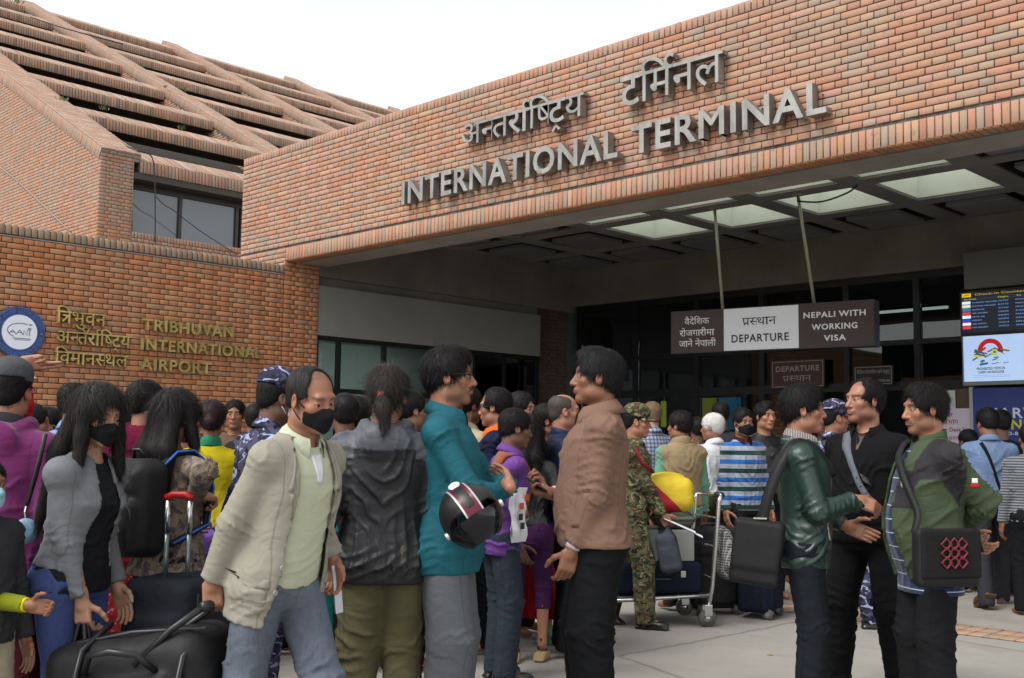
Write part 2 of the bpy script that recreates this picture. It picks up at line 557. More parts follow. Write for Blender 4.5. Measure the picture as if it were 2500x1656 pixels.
# low side wall with its coping, jamb running on under the portico
sw = MB().box((-13.5, -2, 0), (XW - 0.014, 9.335, 3.72)).obj('side_wall', M_MORT, term)
MB().box((-13.5, 8.93, 3.72), (XW - 0.014, 9.335, ZB - 0.003)).obj('jamb', M_MORT, term)
lay(sw, bond(-2.0, 8.735, 0.9, 3.715, 0), (XW, 0, 0), (0, 1, 0), (0, 0, 1), PAL_LOW, 290)
lay(sw, bond(8.735, 9.335, 0.9, ZB - 0.004, 1), (XW - 0.003, 0, 0), (0, 1, 0), (0, 0, 1), PAL_LOW, 0)
cop = MB().box((-13.5, -2, 3.735), (XW - 0.006, 8.73, 3.845)).obj('wall_coping', M_MORT, term)
lay(cop, soldiers(-2, 8.73, 3.74, 0.12, 0.075), (XW + 0.012, 0, 0), (0, 1, 0), (0, 0, 1), PAL_GREY, 140, joint=0.012)
MB().box((-13.5, -2, 3.718), (XW + 0.004, 8.73, 3.733)).obj('coping_ledge', M_SOFF, term)
MB().box((-22, -2, 3.3), (-13.5, 16, 3.4)).obj('low_roof', M_CEIL, term)
# portico, left side: beam, shadow gap, plaster panel, window band, brick pier
MB().box((XW - 0.4, 9.335, 3.77), (XW, 14.92, 4.9)).obj('side_beam', M_BEAM, term)
MB().box((XW - 0.4, 9.34, 2.92), (XW - 0.015, 14.03, 3.64)).obj('plaster_panel', M_PLAS, term, bevel=0.006)
MB().box((XW - 0.4, 9.34, 3.64), (XW - 0.10, 14.03, 3.77)).obj('shadow_gap', M_CEIL, term)
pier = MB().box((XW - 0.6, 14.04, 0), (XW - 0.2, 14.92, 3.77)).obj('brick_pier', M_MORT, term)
lay(pier, bond(14.04, 14.92, 0.9, 3.76), (XW - 0.19, 0, 0), (0, 1, 0), (0, 0, 1), [srgb(84, 54, 40), srgb(74, 48, 38), srgb(92, 60, 44)])  # brick palette darkened to carry the shade of the portico
swin = empty('side_window', (0, 0, 0), parent=term)
MB().box((XW - 0.10, 9.34, 2.85), (XW - 0.03, 14.03, 2.918)).obj('window_head', M_ALU, swin)
for y0 in (9.345, 9.75, 10.60, 12.28, 12.46, 13.18, 13.98):
    MB().box((XW - 0.10, y0 - 0.03, 0.0), (XW - 0.03, y0 + 0.03, 2.849)).obj('mullion', M_ALU, swin)
for y0, y1 in ((9.375, 9.72), (9.78, 10.57), (10.63, 12.25)):
    MB().box((XW - 0.095, y0 + 0.001, 2.10), (XW - 0.035, y1 - 0.001, 2.17)).obj('transom', M_ALU, swin)
for y0, y1 in ((9.375, 9.72), (9.78, 10.57), (10.63, 12.25), (12.49, 13.15), (13.21, 13.95)):
    MB().box((XW - 0.07, y0, 0.05), (XW - 0.064, y1, 2.849)).obj('pane', M_GLASS if y0 < 13 else M_GLASSR, swin)
M_ROOM = plaster_mat('room_paint', (0.60, 0.63, 0.60), 0.1)
MB().box((-15.3, 9.2, 0.001), (-15.2, 15.2, 3.2)).obj('room_wall', M_ROOM, term)
MB().box((-16.4, 9.2, 3.05), (-13.3, 15.2, 3.1)).obj('room_ceiling', M_ROOM, term)
MB().box((-16.3, 9.12, 0.001), (-13.52, 9.2, 3.2)).obj('room_partition', M_ROOM, term)
_rl = MB().box((-13.75, 9.5, 2.98), (-13.53, 12.4, 3.04)).obj('room_fill_lamp', emit('room_fill_light', (0.86, 0.92, 0.88), 9.0), term)  # unseen lamp added above the window head to brighten the panes
MB().box((-13.9, 12.6, 0.001), (-13.6, 12.75, 3.0)).obj('room_column', M_DARK, term)
# portico ceiling: waffle of ribs, lit skylights, dark coffers with square lamps
ceil = empty('portico_ceiling', (0, 0, 0), parent=term)
cx0 = [-12.98 + 1.386 * i for i in range(11)]
rw = [(9.46, 10.46), (10.77, 11.965), (12.265, 13.455), (13.755, 14.83)]
RX = 1.085
ZR = ZC + 0.45
yy = [9.452, 9.46] + [v for a, b in rw for v in (a, b)][1:] + [14.915]
def rib(a, b): MB().box(a, b).obj('rib', M_CEIL, ceil)
edges = [9.452] + [v for r in rw for v in r] + [14.915]
for k in range(0, len(edges), 2):
    if edges[k + 1] - edges[k] > 0.02:
        rib((XW + 0.001, edges[k], ZC), (2.5, edges[k + 1], ZR))
for (a, b) in rw:
    xs = [XW + 0.001] + [v for x in cx0 for v in (x, x + RX)] + [2.5]
    for k in range(0, len(xs), 2):
        if xs[k + 1] - xs[k] > 0.03:
            rib((xs[k], a + 0.0005, ZC + 0.0004), (xs[k + 1], b - 0.0005, ZR - 0.001))
tt = NT('opal_skylight')
_trl = tt.n.new('ShaderNodeBsdfTranslucent'); _trl.inputs[0].default_value = (0.9, 0.93, 0.88, 1)
tt.link(_trl.outputs[0], [n for n in tt.n if n.type == 'OUTPUT_MATERIAL'][0].inputs[0])
M_OPAL = tt.m
M_LAMP = plain('unlit_lamp_plate', (0.16, 0.16, 0.17), 0.4)
for ri, (a, b) in enumerate(rw):
    for ci, x in enumerate(cx0):
        lit = ri in (1, 2) and ci in (2, 3, 4, 5)
        if lit:
            MB().box((x - 0.05, a - 0.05, ZR + 0.002), (x + RX + 0.05, b + 0.05, ZR + 0.01)).obj('skylight_pane', M_OPAL, ceil)
            sh = MB()
            e = 0.004
            for A, B in (((x + e, a + e, ZC + 0.03), (x + 2 * e, b - e, ZR)), ((x + RX - 2 * e, a + e, ZC + 0.03), (x + RX - e, b - e, ZR)),
                         ((x + 2 * e, a + e, ZC + 0.03), (x + RX - 2 * e, a + 2 * e, ZR)), ((x + 2 * e, b - 2 * e, ZC + 0.03), (x + RX - 2 * e, b - e, ZR))):
                sh.box(A, B)
            sh.obj('skylight_shaft', M_SHAFT, ceil)
        else:
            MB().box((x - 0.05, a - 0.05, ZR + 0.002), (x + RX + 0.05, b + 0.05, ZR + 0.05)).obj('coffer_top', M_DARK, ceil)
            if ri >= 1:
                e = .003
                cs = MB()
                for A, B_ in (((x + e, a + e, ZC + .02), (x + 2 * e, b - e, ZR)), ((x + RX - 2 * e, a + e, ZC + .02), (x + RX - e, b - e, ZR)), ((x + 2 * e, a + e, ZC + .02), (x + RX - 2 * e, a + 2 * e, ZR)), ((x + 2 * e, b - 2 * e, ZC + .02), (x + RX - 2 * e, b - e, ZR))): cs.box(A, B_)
                cs.obj('coffer_shade_lining', M_DARK, ceil)  # dark sheets over the concrete sides; coffer shade put into their colour
            if ri >= 1:
                lp = MB().box((x + 0.17, (a + b) / 2 - 0.40, ZC - 0.03), (x + RX - 0.17, (a + b) / 2 + 0.40, ZC + 0.03)).obj('coffer_lamp', M_LAMP, ceil, bevel=0.008)
                MB().tube([(x + RX / 2, (a + b) / 2, ZC + 0.03), (x + RX / 2, (a + b) / 2, ZR)], 0.02).obj('lamp_stem', M_BLACK, lp)
# back wall of the portico: beam, glazing, interior hall
MB().box((XW - 0.3, YB, 3.88), (2.5, YB + 0.35, 4.98)).obj('back_beam', M_BEAM, term)
gw = empty('glazed_wall', (0, 0, 0), parent=term)
YG = YB + 0.10
mx_ = [-13.06, -11.78, -10.51, -9.29, -7.86, -6.79, -6.02, -4.4, -2.8, -1.2, 0.4, 2.4]
for x in mx_:
    MB().box((x - 0.045, YG - 0.05, 0.009), (x + 0.045, YG + 0.05, 3.879)).obj('mullion', M_ALU, gw)
for a, b in zip(mx_[:-1], mx_[1:]):
    MB().box((a + 0.0455, YG - 0.045, 2.86), (b - 0.0455, YG + 0.045, 2.93)).obj('transom', M_ALU, gw)
    MB().box((a + 0.0455, YG - 0.044, 2.22), (b - 0.0455, YG + 0.044, 2.34)).obj('door_head', M_ALU, gw)
    MB().box((a + 0.0455, YG - 0.046, 3.78), (b - 0.0455, YG + 0.046, 3.879)).obj('glazing_head', M_ALU, gw)
    for z0, z1 in ((2.34, 2.86), (2.93, 3.78)):
        MB().box((a + 0.046, YG - 0.004, z0), (b - 0.046, YG + 0.004, z1)).obj('pane', M_GLASS, gw)
    if not (-9.3 < a < -6.9):
        MB().box((a + 0.046, YG - 0.004, 0.02), (b - 0.046, YG + 0.004, 2.22)).obj('pane', M_GLASS, gw)
hall = empty('departure_hall', (0, 0, 0), parent=term)
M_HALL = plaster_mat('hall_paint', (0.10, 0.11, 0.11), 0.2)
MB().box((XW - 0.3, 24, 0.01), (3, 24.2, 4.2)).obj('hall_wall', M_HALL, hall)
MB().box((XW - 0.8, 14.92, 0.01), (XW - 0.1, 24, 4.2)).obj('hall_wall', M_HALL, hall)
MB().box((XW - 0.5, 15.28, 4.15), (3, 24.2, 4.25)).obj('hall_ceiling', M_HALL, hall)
icol = MB().box((-10.0, 16.4, 0.01), (-9.5, 16.9, 4.14)).obj('hall_column', M_MORT, hall)
lay(icol, bond(-10.0, -9.5, 0.9, 4.1), (0, 16.39, 0), (1, 0, 0), (0, 0, 1), PAL_LOW)
# lit advertising panels seen through the glass
for (x, z, w, h, c, s) in ((-13.6, 1.78, 0.5, 0.5, (0.55, 0.55, 0.05), 0.30), (-12.35, 1.7, 0.42, 0.62, (0.50, 0.52, 0.06), 0.16), (-11.85, 1.72, 0.45, 0.6, (0.03, 0.22, 0.42), 0.20), (-11.85, 1.15, 0.45, 0.4, (0.03, 0.16, 0.36), 0.14), (-12.35, 1.2, 0.42, 0.4, (0.4, 0.45, 0.06), 0.09), (-11.0, 2.05, 1.0, 0.06, (0.5, 0.7, 0.75), 0.25)):
    MB().box((x, 17.6, z), (x + w, 17.65, z + h)).obj('lit_panel', emit('lit_panel_paint', c, s), hall)
for (x0, x1, y, z) in ((-8.6, -7.3, 17.2, 3.62), (-6.9, -4.9, 17.0, 3.66)):
    MB().box((x0, y, z), (x1, y + 0.06, z + 0.04)).obj('tube_lamp', emit('tube_light', (0.75, 0.85, 0.8), 0.5), hall)
# plaster box over the screens at the right
MB().box((-6.0, 14.70, 3.52), (2.4, YB - 0.001, 4.02)).obj('screen_bulkhead', plaster_mat('bulkhead_plaster', (.15, .148, .138), .15), term, bevel=0.006)
MB().box((-6.55, 14.93, 0.01), (-5.9, YG - 0.055, 2.21)).obj('timber_panel', plain('brown_timber', (0.11, 0.075, 0.045), 0.6, scale=4), term)

# ================================================================ upper building with the stepped brick roof
XU, YU, ZU = -19.53, 8.953, 6.678
SLP = 0.5166
upb = empty('stepped_roof_hall', (0, 0, 0), label='sloping brick roof of beams and fins above the side wall', cat='building')
def zs(x): return ZU + SLP * (XU - x)
# gable
gab = MB().add([(XU + 0.0, YU + 0.012, 3.4), (-34, YU + 0.012, 3.4), (-34, YU + 0.012, zs(-34) - 0.2), (XU, YU + 0.012, ZU - 0.2),
                (XU, YU + 0.6, 3.4), (-34, YU + 0.6, 3.4), (-34, YU + 0.6, zs(-34) - 0.2), (XU, YU + 0.6, ZU - 0.2)],
               [(0, 1, 2, 3), (7, 6, 5, 4), (0, 3, 7, 4), (3, 2, 6, 7)]).obj('gable_wall', M_MORT, upb)
g = [r for r in bond(-29.5, XU, 3.6, 11.5) if r[1] + r[3] < zs(r[0] + r[2] / 2) - 0.05]
lay(gab, g, (0, YU, 0), (1, 0, 0), (0, 0, 1), PAL_LOW[:4] + PAL_UP)
sl = np.array([-1, 0, SLP]) / math.hypot(1, SLP)
nrm = np.array([SLP, 0, 1]) / math.hypot(1, SLP)
LEN = 23.5
def fin(y0, y1, x_lo, proud=0.10, dep=0.9):
    L = (x_lo - XU + 19.6) * math.hypot(1, SLP)
    o = np.array([x_lo, y0, zs(x_lo)])
    m = MB()
    a, b = o - nrm * dep, o + nrm * proud
    e = sl * L
    dy = np.array([0, y1 - y0, 0])
    m.hexa([a, a + e, a + e + dy, a + dy, b, b + e, b + e + dy, b + dy])
    fo = m.obj('roof_fin', M_MORT, upb)
    n = int(L / 0.07)
    # bricks on end along the face, bricks on edge across the sloping top, bond below
    lay(fo, [(i * L / n, proud - 0.23, L / n, 0.23) for i in range(n)], o - np.array([0, 0.01, 0]) + e, -sl, nrm, PAL_UP, 0)
    tops = []
    for i in range(n):
        u = i * L / n
        s = 0.12 if i % 2 else 0.0
        cuts = [0] + [v for v in (s + 0.001, s + 0.24, s + 0.48, s + 0.72) if 0.02 < v < (y1 - y0) - 0.02] + [y1 - y0]
        tops += [(u, p, L / n, q - p) for p, q in zip(cuts[:-1], cuts[1:])]
    lay(fo, tops, o + nrm * (proud + 0.008) + e, -sl, np.array([0, 1, 0]), PAL_UP + [srgb(196, 160, 140), srgb(200, 168, 148)], 0, dep=0.012)
    _e = []
    z_ = -min(dep, .35)
    while z_ < proud - .02:
        w_ = (y1 - y0) / (3 if int(round(z_ / .067)) % 2 else 5)
        _e += [(i_ * w_, z_, w_, min(.067, proud - z_)) for i_ in range(int(round((y1 - y0) / w_)))]
        z_ += .067
    lay(fo, _e, o - 0.006 * sl, (0, 1, 0), nrm, PAL_UP, 0)
    return fo, o, L
fin(YU - 0.005, 9.72, XU + 0.0, dep=0.06)
for y0 in (14.55, 20.15, 25.75, 31.4):
    fo, o, L = fin(y0, y0 + 0.62, XU - 0.6)
    lay(fo, [(r[0], r[1], r[2], r[3]) for r in bond(-38, XU - 0.6, 5.0, 16.5) if zs(r[0] + r[2] / 2) - 1.0 < r[1] < zs(r[0] + r[2] / 2) - 0.22], (0, y0 - 0.002, 0), (1, 0, 0), (0, 0, 1), PAL_LOW)
# beams
bx_ = [XU, -22.62, -25.27, -27.95, -30.6, -33.2, -35.75, -38.2]
bays = [(9.725, 14.545), (15.175, 20.145), (20.775, 25.745), (26.375, 31.395), (32.025, 37.0)]
FH = 0.24
for bi, x in enumerate(bx_):
    z = zs(x)
    run = 0.58 if bi else 0.62
    for k, (ya, yb) in enumerate(bays):
        if bi < 2 and k > 0: continue
        if bi < 4 and k > 2: continue
        m = MB()
        m.hexa([(x - 0.013, ya, z - FH), (x - 0.013, yb, z - FH), (x - run, yb, z - FH), (x - run, ya, z - FH),
                (x - 0.013, ya, z - 0.008), (x - 0.013, yb, z - 0.008), (x - run, yb, zs(x - run) - 0.008), (x - run, ya, zs(x - run) - 0.008)])
        bo = m.obj('roof_beam', M_MORT, upb)
        n = int((yb - ya) / 0.072)
        lay(bo, [(ya + i * (yb - ya) / n, z - FH, (yb - ya) / n, FH) for i in range(n)], (x, 0, 0), (0, 1, 0), (0, 0, 1), PAL_ROOF, 60 if bi < 2 and k == 0 else 0, joint=.014)
        R = run * math.hypot(1, SLP)
        lay(bo, [(ya + i * (yb - ya) / n, 0, (yb - ya) / n, R) for i in range(n)], (x, 0, z), (0, 1, 0), sl, PAL_UP + [srgb(200, 166, 146), srgb(206, 176, 158)], 0, proud=0.0, dep=0.006, joint=.016)
# dark sheet behind the beams; the recess shade is put into its colour
MB().add([(XU - 0.9, 9.0, zs(XU - 0.9) - 0.75), (XU - 0.9, 38, zs(XU - 0.9) - 0.75), (-40, 38, zs(-40) - 0.75), (-40, 9.0, zs(-40) - 0.75)], [(0, 1, 2, 3)]).obj('roof_recess', plain('recess_shade', (0.030, 0.026, 0.022), 0.95), upb)
MB().box((-40.5, 9.6, 3.4), (-38.3, 38, zs(-38.2) - 0.25)).obj('back_block', M_MORT, upb)
# pier left of the window, sill wall, window
pr = MB().box((XU - 0.6, YU + 0.0, 3.4), (XU - 0.013, 9.61, ZU - 0.01)).obj('window_pier', M_MORT, upb)
lay(pr, bond(YU - 0.004, 9.612, 3.6, ZU - 0.0), (XU, 0, 0), (0, 1, 0), (0, 0, 1), PAL_UP + PAL_LOW[:3], 80)
sl_ = MB().box((XU - 0.5, 9.612, 3.4), (XU - 0.013, 14.5, 5.28)).obj('window_sill_wall', M_MORT, upb)
lay(sl_, bond(9.612, 14.5, 3.6, 5.18) + soldiers(9.612, 14.5, 5.18, 0.115), (XU, 0, 0), (0, 1, 0), (0, 0, 1), PAL_UP, 0)
uw = empty('roof_window', (0, 0, 0), parent=upb)
XG = XU - 0.42
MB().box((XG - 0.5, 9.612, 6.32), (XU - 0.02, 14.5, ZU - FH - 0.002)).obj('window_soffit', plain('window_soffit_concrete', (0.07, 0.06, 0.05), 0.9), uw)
MB().box((XG - 0.04, 9.613, 5.28), (XG + 0.04, 14.49, 5.36)).obj('frame_sill', M_ALU2, uw)
MB().box((XG - 0.04, 9.613, 6.20), (XG + 0.04, 14.49, 6.319)).obj('frame_head', M_ALU2, uw)
for y in (9.64, 10.80, 12.08, 12.20, 13.4):
    MB().box((XG - 0.05, y - 0.035, 5.361), (XG + 0.05, y + 0.035, 6.199)).obj('mullion', M_ALU2, uw)
t = NT('coated_glass')
M_COAT = t.set((0.10, 0.12, 0.14), 0.06, spec=0.9)
t.bump(t.noise(1.2, 2, 0.5, t.geo()).outputs[0], 0.03, 0.05)
for a, b in ((9.676, 10.765), (10.836, 12.044), (12.236, 13.36), (13.436, 14.48)):
    MB().box((XG - 0.006, a, 5.361), (XG + 0.006, b, 6.199)).obj('pane', M_COAT, uw)
# cables hanging over the roof edge and down the window
M_CABLE = plain('cable_sheath', (0.03, 0.032, 0.04), 0.5)
def cable(label, pts, r=0.011, name='cable', mat=None):
    P = [Vector(p) for p in pts]
    out = []
    for i in range(len(P) - 1):
        p0, p1, p2, p3 = P[max(i - 1, 0)], P[i], P[i + 1], P[min(i + 2, len(P) - 1)]
        for k in range(6):
            s = k / 6
            out.append(0.5 * ((2 * p1) + (p2 - p0) * s + (2 * p0 - 5 * p1 + 4 * p2 - p3) * s * s + (3 * p1 - p0 - 3 * p2 + p3) * s ** 3))
    out.append(P[-1])
    return MB().tube(out, r, 5).obj(name, mat or M_CABLE, smooth=True, label=label, cat='cable')
cable('dark cable hanging from the roof edge down across the small window', [onx(275, 335, XU - 1.2), onx(320, 362, XU - 0.2), onx(368, 380, XU + 0.04), onx(377, 430, XU + 0.06), onx(379, 500, XU + 0.06), onx(379, 592, XU + 0.05)], 0.013)
cable('thin cable curving across the window pane to the low wall', [onx(379, 478, XU + 0.05), onx(400, 500, XU + 0.04), onx(421, 512, XU + 0.03), onx(450, 535, XU + 0.03), onx(500, 572, XU + 0.03), onx(580, 622, XU + 0.05)], 0.009)
cable('pale wire running down the gable wall to the coping', [ony(0, 408, YU - 0.03), ony(60, 458, YU - 0.03), ony(172, 566, YU - 0.03)], 0.012, mat=plain('pale_wire', (0.28, 0.25, 0.22), 0.6))
cable('long thin cable lying along the brick roof beams', [onx(75, 42, XU - 15), onx(160, 70, XU - 13), onx(300, 108, XU - 12.2)], 0.02)
# weeds rooted in the brickwork
M_WEED = plain('weed_leaf', (0.13, 0.19, 0.07), 0.8)
for k, (p, s, lab) in enumerate(((onx(152, 246, XU - 2.2), 0.32, 'green weed on the coping of the gable edge'), (onx(345, 163, XU - 10.5), 0.28, 'green weed beside the upper roof fin'), (onx(403, 214, XU - 8.2), 0.22, 'small weed on the top of the roof fin'), (onx(453, 222, XU - 7.6), 0.35, 'green weed in the gap below the roof fin'), (onx(442, 316, XU - 3.0), 0.3, 'spindly weed growing on the lower roof beam'), (onx(38, 6, XU - 18.0), 0.9, 'weeds sprouting on the roof ridge'), (onx(255, 268, XU - 3.2), 0.35, 'pale dry weed at the near end of a roof beam'))):
    v, f = [], []
    p = np.array(p)
    for i in range(26):
        a, l = rng.uniform(0, 2 * pi), s * rng.uniform(0.15, .5)
        d = np.array([cos(a), sin(a), rng.uniform(0.6, 2.0)]); d /= np.linalg.norm(d)
        q = np.cross(d, (0, 0, 1)); q /= np.linalg.norm(q)
        w = s * 0.035
        b0 = p + rng.normal(0, s * 0.12, 3) * (1, 1, 0)
        m = b0 + d * l * 0.6
        e = b0 + d * l + np.array([0, 0, -l * 0.15])
        k0 = len(v)
        v += [b0 - q * w * 0.2, b0 + q * w * 0.2, m + q * w, m - q * w, e]
        f += [(k0, k0 + 1, k0 + 2, k0 + 3), (k0 + 3, k0 + 2, k0 + 4, k0 + 4)]
    me = bpy.data.meshes.new('weed'); me.from_pydata([tuple(q) for q in v], [], [tuple(dict.fromkeys(q)) for q in f]); me.materials.append(M_WEED)
    put(bpy.data.objects.new('weed', me), label=lab, cat='plant')
# ================================================================ lettering
def clip_x(v, f, x):
    bm = bmesh.new()
    vs = [bm.verts.new(p) for p in v]
    for q in f:
        try: bm.faces.new([vs[i] for i in q])
        except ValueError: pass
    r = bmesh.ops.bisect_plane(bm, geom=bm.verts[:] + bm.edges[:] + bm.faces[:], plane_co=(x, 0, 0), plane_no=(1, 0, 0), clear_outer=True)
    ed = [e for e in r['geom_cut'] if isinstance(e, bmesh.types.BMEdge)]
    bmesh.ops.holes_fill(bm, edges=[e for e in bm.edges if e.is_boundary], sides=12)
    bm.verts.index_update()
    out = [tuple(p.co) for p in bm.verts], [tuple(p.index for p in q.verts) for q in bm.faces]
    bm.free()
    return out
def stroke(pts, w, ext):
    """flat pen stroke through 2D points, as a prism"""
    P = [Vector((x, y)) for x, y in pts]
    L, Rr = [], []
    for i, p in enumerate(P):
        t = (P[min(i + 1, len(P) - 1)] - P[max(i - 1, 0)]).normalized()
        n = Vector((-t.y, t.x)) * w / 2
        L.append(p + n); Rr.append(p - n)
    n = len(P)
    v = [(q.x, q.y, z) for z in (-ext / 2, ext / 2) for q in L + Rr]
    f = []
    for i in range(n - 1):
        f += [(i, i + 1, n + i + 1, n + i), (2 * n + n + i, 2 * n + n + i + 1, 2 * n + i + 1, 2 * n + i), (i, 2 * n + i, 2 * n + i + 1, i + 1), (n + i + 1, 3 * n + i + 1, 3 * n + i, n + i)]
    f += [(0, n, 3 * n, 2 * n), (n - 1, 3 * n - 1, 4 * n - 1, 2 * n - 1)]
    return v, f
def deva(tokens, bold=0.012, ext=0.1, sw=0.085):
    """visual-order Devanagari: list of (verts, faces) per sign. X^ half form, + marks: reph r, caret c, slash s, vowel signs"""
    out = []
    x = 0.0
    k = 0
    def place(v, f, dx):
        nonlocal k
        k += 1
        dz = (k % 5) * ext * 0.006 + (k % 5) * 0.0004
        out.append(([(p[0] + dx, p[1], p[2] + dz) for p in v], f))
    for t in tokens:
        if t == ' ':
            x += 0.3
            continue
        base, marks = t[0], t[1:]
        if base == '&':  # tra
            place(*stroke([(0, 0.577), (0.52, 0.577)], sw, ext), x)
            place(*stroke([(0.40, 0.60), (0.40, 0.0)], sw, ext), x)
            place(*stroke([(0.08, 0.40), (0.40, 0.37)], sw, ext), x)
            place(*stroke([(0.33, 0.37), (0.20, 0.22), (0.06, 0.10)], sw, ext), x)
            adv = 0.52
        else:
            v, f, adv = glyph(base, bold if base in 'ाटर' else 0.0, ext)
            if '^' in marks:
                adv -= 0.15
                v, f = clip_x(v, f, adv)
            place(v, f, x)
        x += adv
        for m in marks:
            if m == 'r':
                place(*stroke([(-0.10, 0.60), (-0.17, 0.70), (-0.15, 0.80), (-0.05, 0.845), (0.04, 0.80)], sw * 0.85, ext), x)
            elif m == 'n':
                place(*stroke([(-0.10, 0.62), (-0.26, 0.72), (-0.30, 0.80)], sw * 0.8, ext), x)
                place(*stroke([(-0.10, 0.62), (-0.02, 0.72), (0.06, 0.84)], sw * 0.8, ext), x)
            elif m == 'c':
                place(*stroke([(-0.38, -0.24), (-0.27, -0.10), (-0.16, -0.22)], sw * 0.9, ext), x)
            elif m == 's':
                place(*stroke([(-0.17, 0.22), (-0.30, 0.16), (-0.44, 0.03)], sw * 0.8, ext), x)
            elif m in 'ेैुूँ':
                v, f, _ = glyph(m, 0.0, ext)
                place(v, f, x)
    return out
def latin(s, bold=0.02, ext=0.1, track=0.0):
    out, x = [], 0.0
    for ch in s:
        if ch == ' ':
            x += 0.28
            continue
        if ch in 'Mm' and bold:
            v, f, adv = glyph(ch, 0.0, ext)
            for i, dx in enumerate((-.018, 0, .018)):
                out.append(([(p[0] + x + dx, p[1], p[2] + i * .0008) for p in v], f))
        else:
            v, f, adv = glyph(ch, bold, ext)
            out.append(([(p[0] + x, p[1], p[2]) for p in v], f))
        x += adv + track
    return out
def bounds(parts):
    P = np.array([p for v, _ in parts for p in v])
    return P.min(0), P.max(0)
def fit(parts, O, U, V, width, height, depth, base=0.0, cap=0.7):
    """map text space to the plane: x extent -> width along U from O, y: base..cap -> height along V, z scaled to depth along the normal"""
    O, U, V = (np.array(q, float) for q in (O, U, V))
    N = np.cross(U, V)
    lo, hi = bounds(parts)
    zr = max(hi[2] - lo[2], 1e-6)
    out = []
    for v, f in parts:
        a = np.array(v)
        q = O + ((a[:, :1] - lo[0]) * width / (hi[0] - lo[0])) * U + ((a[:, 1:2] - base) * height / (cap - base)) * V + ((a[:, 2:] - lo[2]) / zr * depth) * N
        out.append((q, f))
    return out
def rawmesh(name, v, f, mat):
    me = bpy.data.meshes.new(name)
    me.from_pydata([tuple(p) for p in v], [], [tuple(q) for q in f])
    me.update()
    bm = bmesh.new(); bm.from_mesh(me)
    bmesh.ops.recalc_face_normals(bm, faces=bm.faces)
    bm.to_mesh(me); bm.free()
    me.materials.append(mat)
    return me
def letters(parent, parts, mat, name='letter'):
    for v, f in parts:
        put(bpy.data.objects.new(name, rawmesh(name, v, f, mat)), parent)
def lettering(parent, parts, mat, name='lettering'):
    vs, fs = [], []
    for v, f in parts:
        b = len(vs)
        vs += [tuple(p) for p in v]
        fs += [tuple(i + b for i in q) for q in f]
    return put(bpy.data.objects.new(name, rawmesh(name, vs, fs, mat)), parent)
def metal_mat(name, c0, c1, rough, metal=1.0):
    t = NT(name)
    n = t.noise(5, 5, 0.65, t.geo(), 0.4)
    s = t.noise(9, 4, 0.6, t.mapr(t.geo(), (1, 1, 0.15)))
    c = t.mix(t.ramp(t.math('MULTIPLY', t.math('ADD', n.outputs[0], s.outputs[0]), 0.5), [(0.38, (0, 0, 0)), (0.62, (1, 1, 1))]), c0, c1)
    t.bump(t.noise(60, 3, 0.6, t.geo()).outputs[0], 0.12, 0.003)
    return t.set(c, t.math('MULTIPLY_ADD', n.outputs[0], 0.25, rough - 0.12), metal)
M_STEEL = metal_mat('weathered_steel_letter', (0.20, 0.195, 0.18), (0.34, 0.33, 0.31), 0.50, 0.7)
M_BRASS = metal_mat('tarnished_brass', (0.34, 0.26, 0.09), (0.72, 0.58, 0.24), 0.36, 0.55)
# ---- fascia lettering
AX, AZ, AY = np.array([1.0, 0, 0]), np.array([0, 0, 1.0]), np.array([0, 1.0, 0])
def on_fascia(label, tok, pl, pr, ptop, isd, track=0.0, cap=0.70):
    """pl, pr: bottom left and right pixels; ptop: pixel on the top line above pl"""
    yp = YF - 0.13
    a, b, c = ony(*pl, yp), ony(*pr, yp), ony(*ptop, yp)
    parts = deva(tok, 0.012, 0.1) if isd else latin(tok, 0.02, 0.1, track)
    th = empty('wall_lettering', (a.x, YF, a.z), label=label, cat='lettering')
    pp = fit(parts, (0, -0.03, 0), AX, AZ, b.x - a.x, c.z - a.z, 0.10, 0.0, cap)
    letters(th, pp, M_STEEL)
    for v, f in pp:  # stand-off pins holding the letters to the wall
        lo, hi = np.min(v, 0), np.max(v, 0)
        z = (lo[2] * 0.3 + hi[2] * 0.7)
        MB().tube([((lo[0] + hi[0]) / 2, -0.031, z), ((lo[0] + hi[0]) / 2, 0.004, z)], 0.008, 6).obj('pin', M_STEEL, th)
on_fascia('silver raised letters INTERNATIONAL on the fascia beam', 'INTERNATIONAL', (979.5, 499), (1507, 391), (979.5, 442), False, 0.05, 0.727)
on_fascia('silver raised letters TERMINAL on the fascia beam', 'TERMINAL', (1540, 377), (2017, 276), (1540, 307), False, 0.05, 0.727)
W1 = ['अ', 'न^', 'त', 'र', 'ार', 'ि', 'ष^', 'टc', 'य']
W1[4] = 'ा' + 'r'
on_fascia('silver Devanagari word of nine letters, first word above INTERNATIONAL', W1, (1125, 359), (1424, 286), (1125, 309), True, cap=0.622)
on_fascia('silver Devanagari word above TERMINAL, nearest the roof line', ['ट', 'ि', 'मr', 'न', 'ल'], (1514, 262), (1764, 192), (1514, 192), True, cap=0.622)
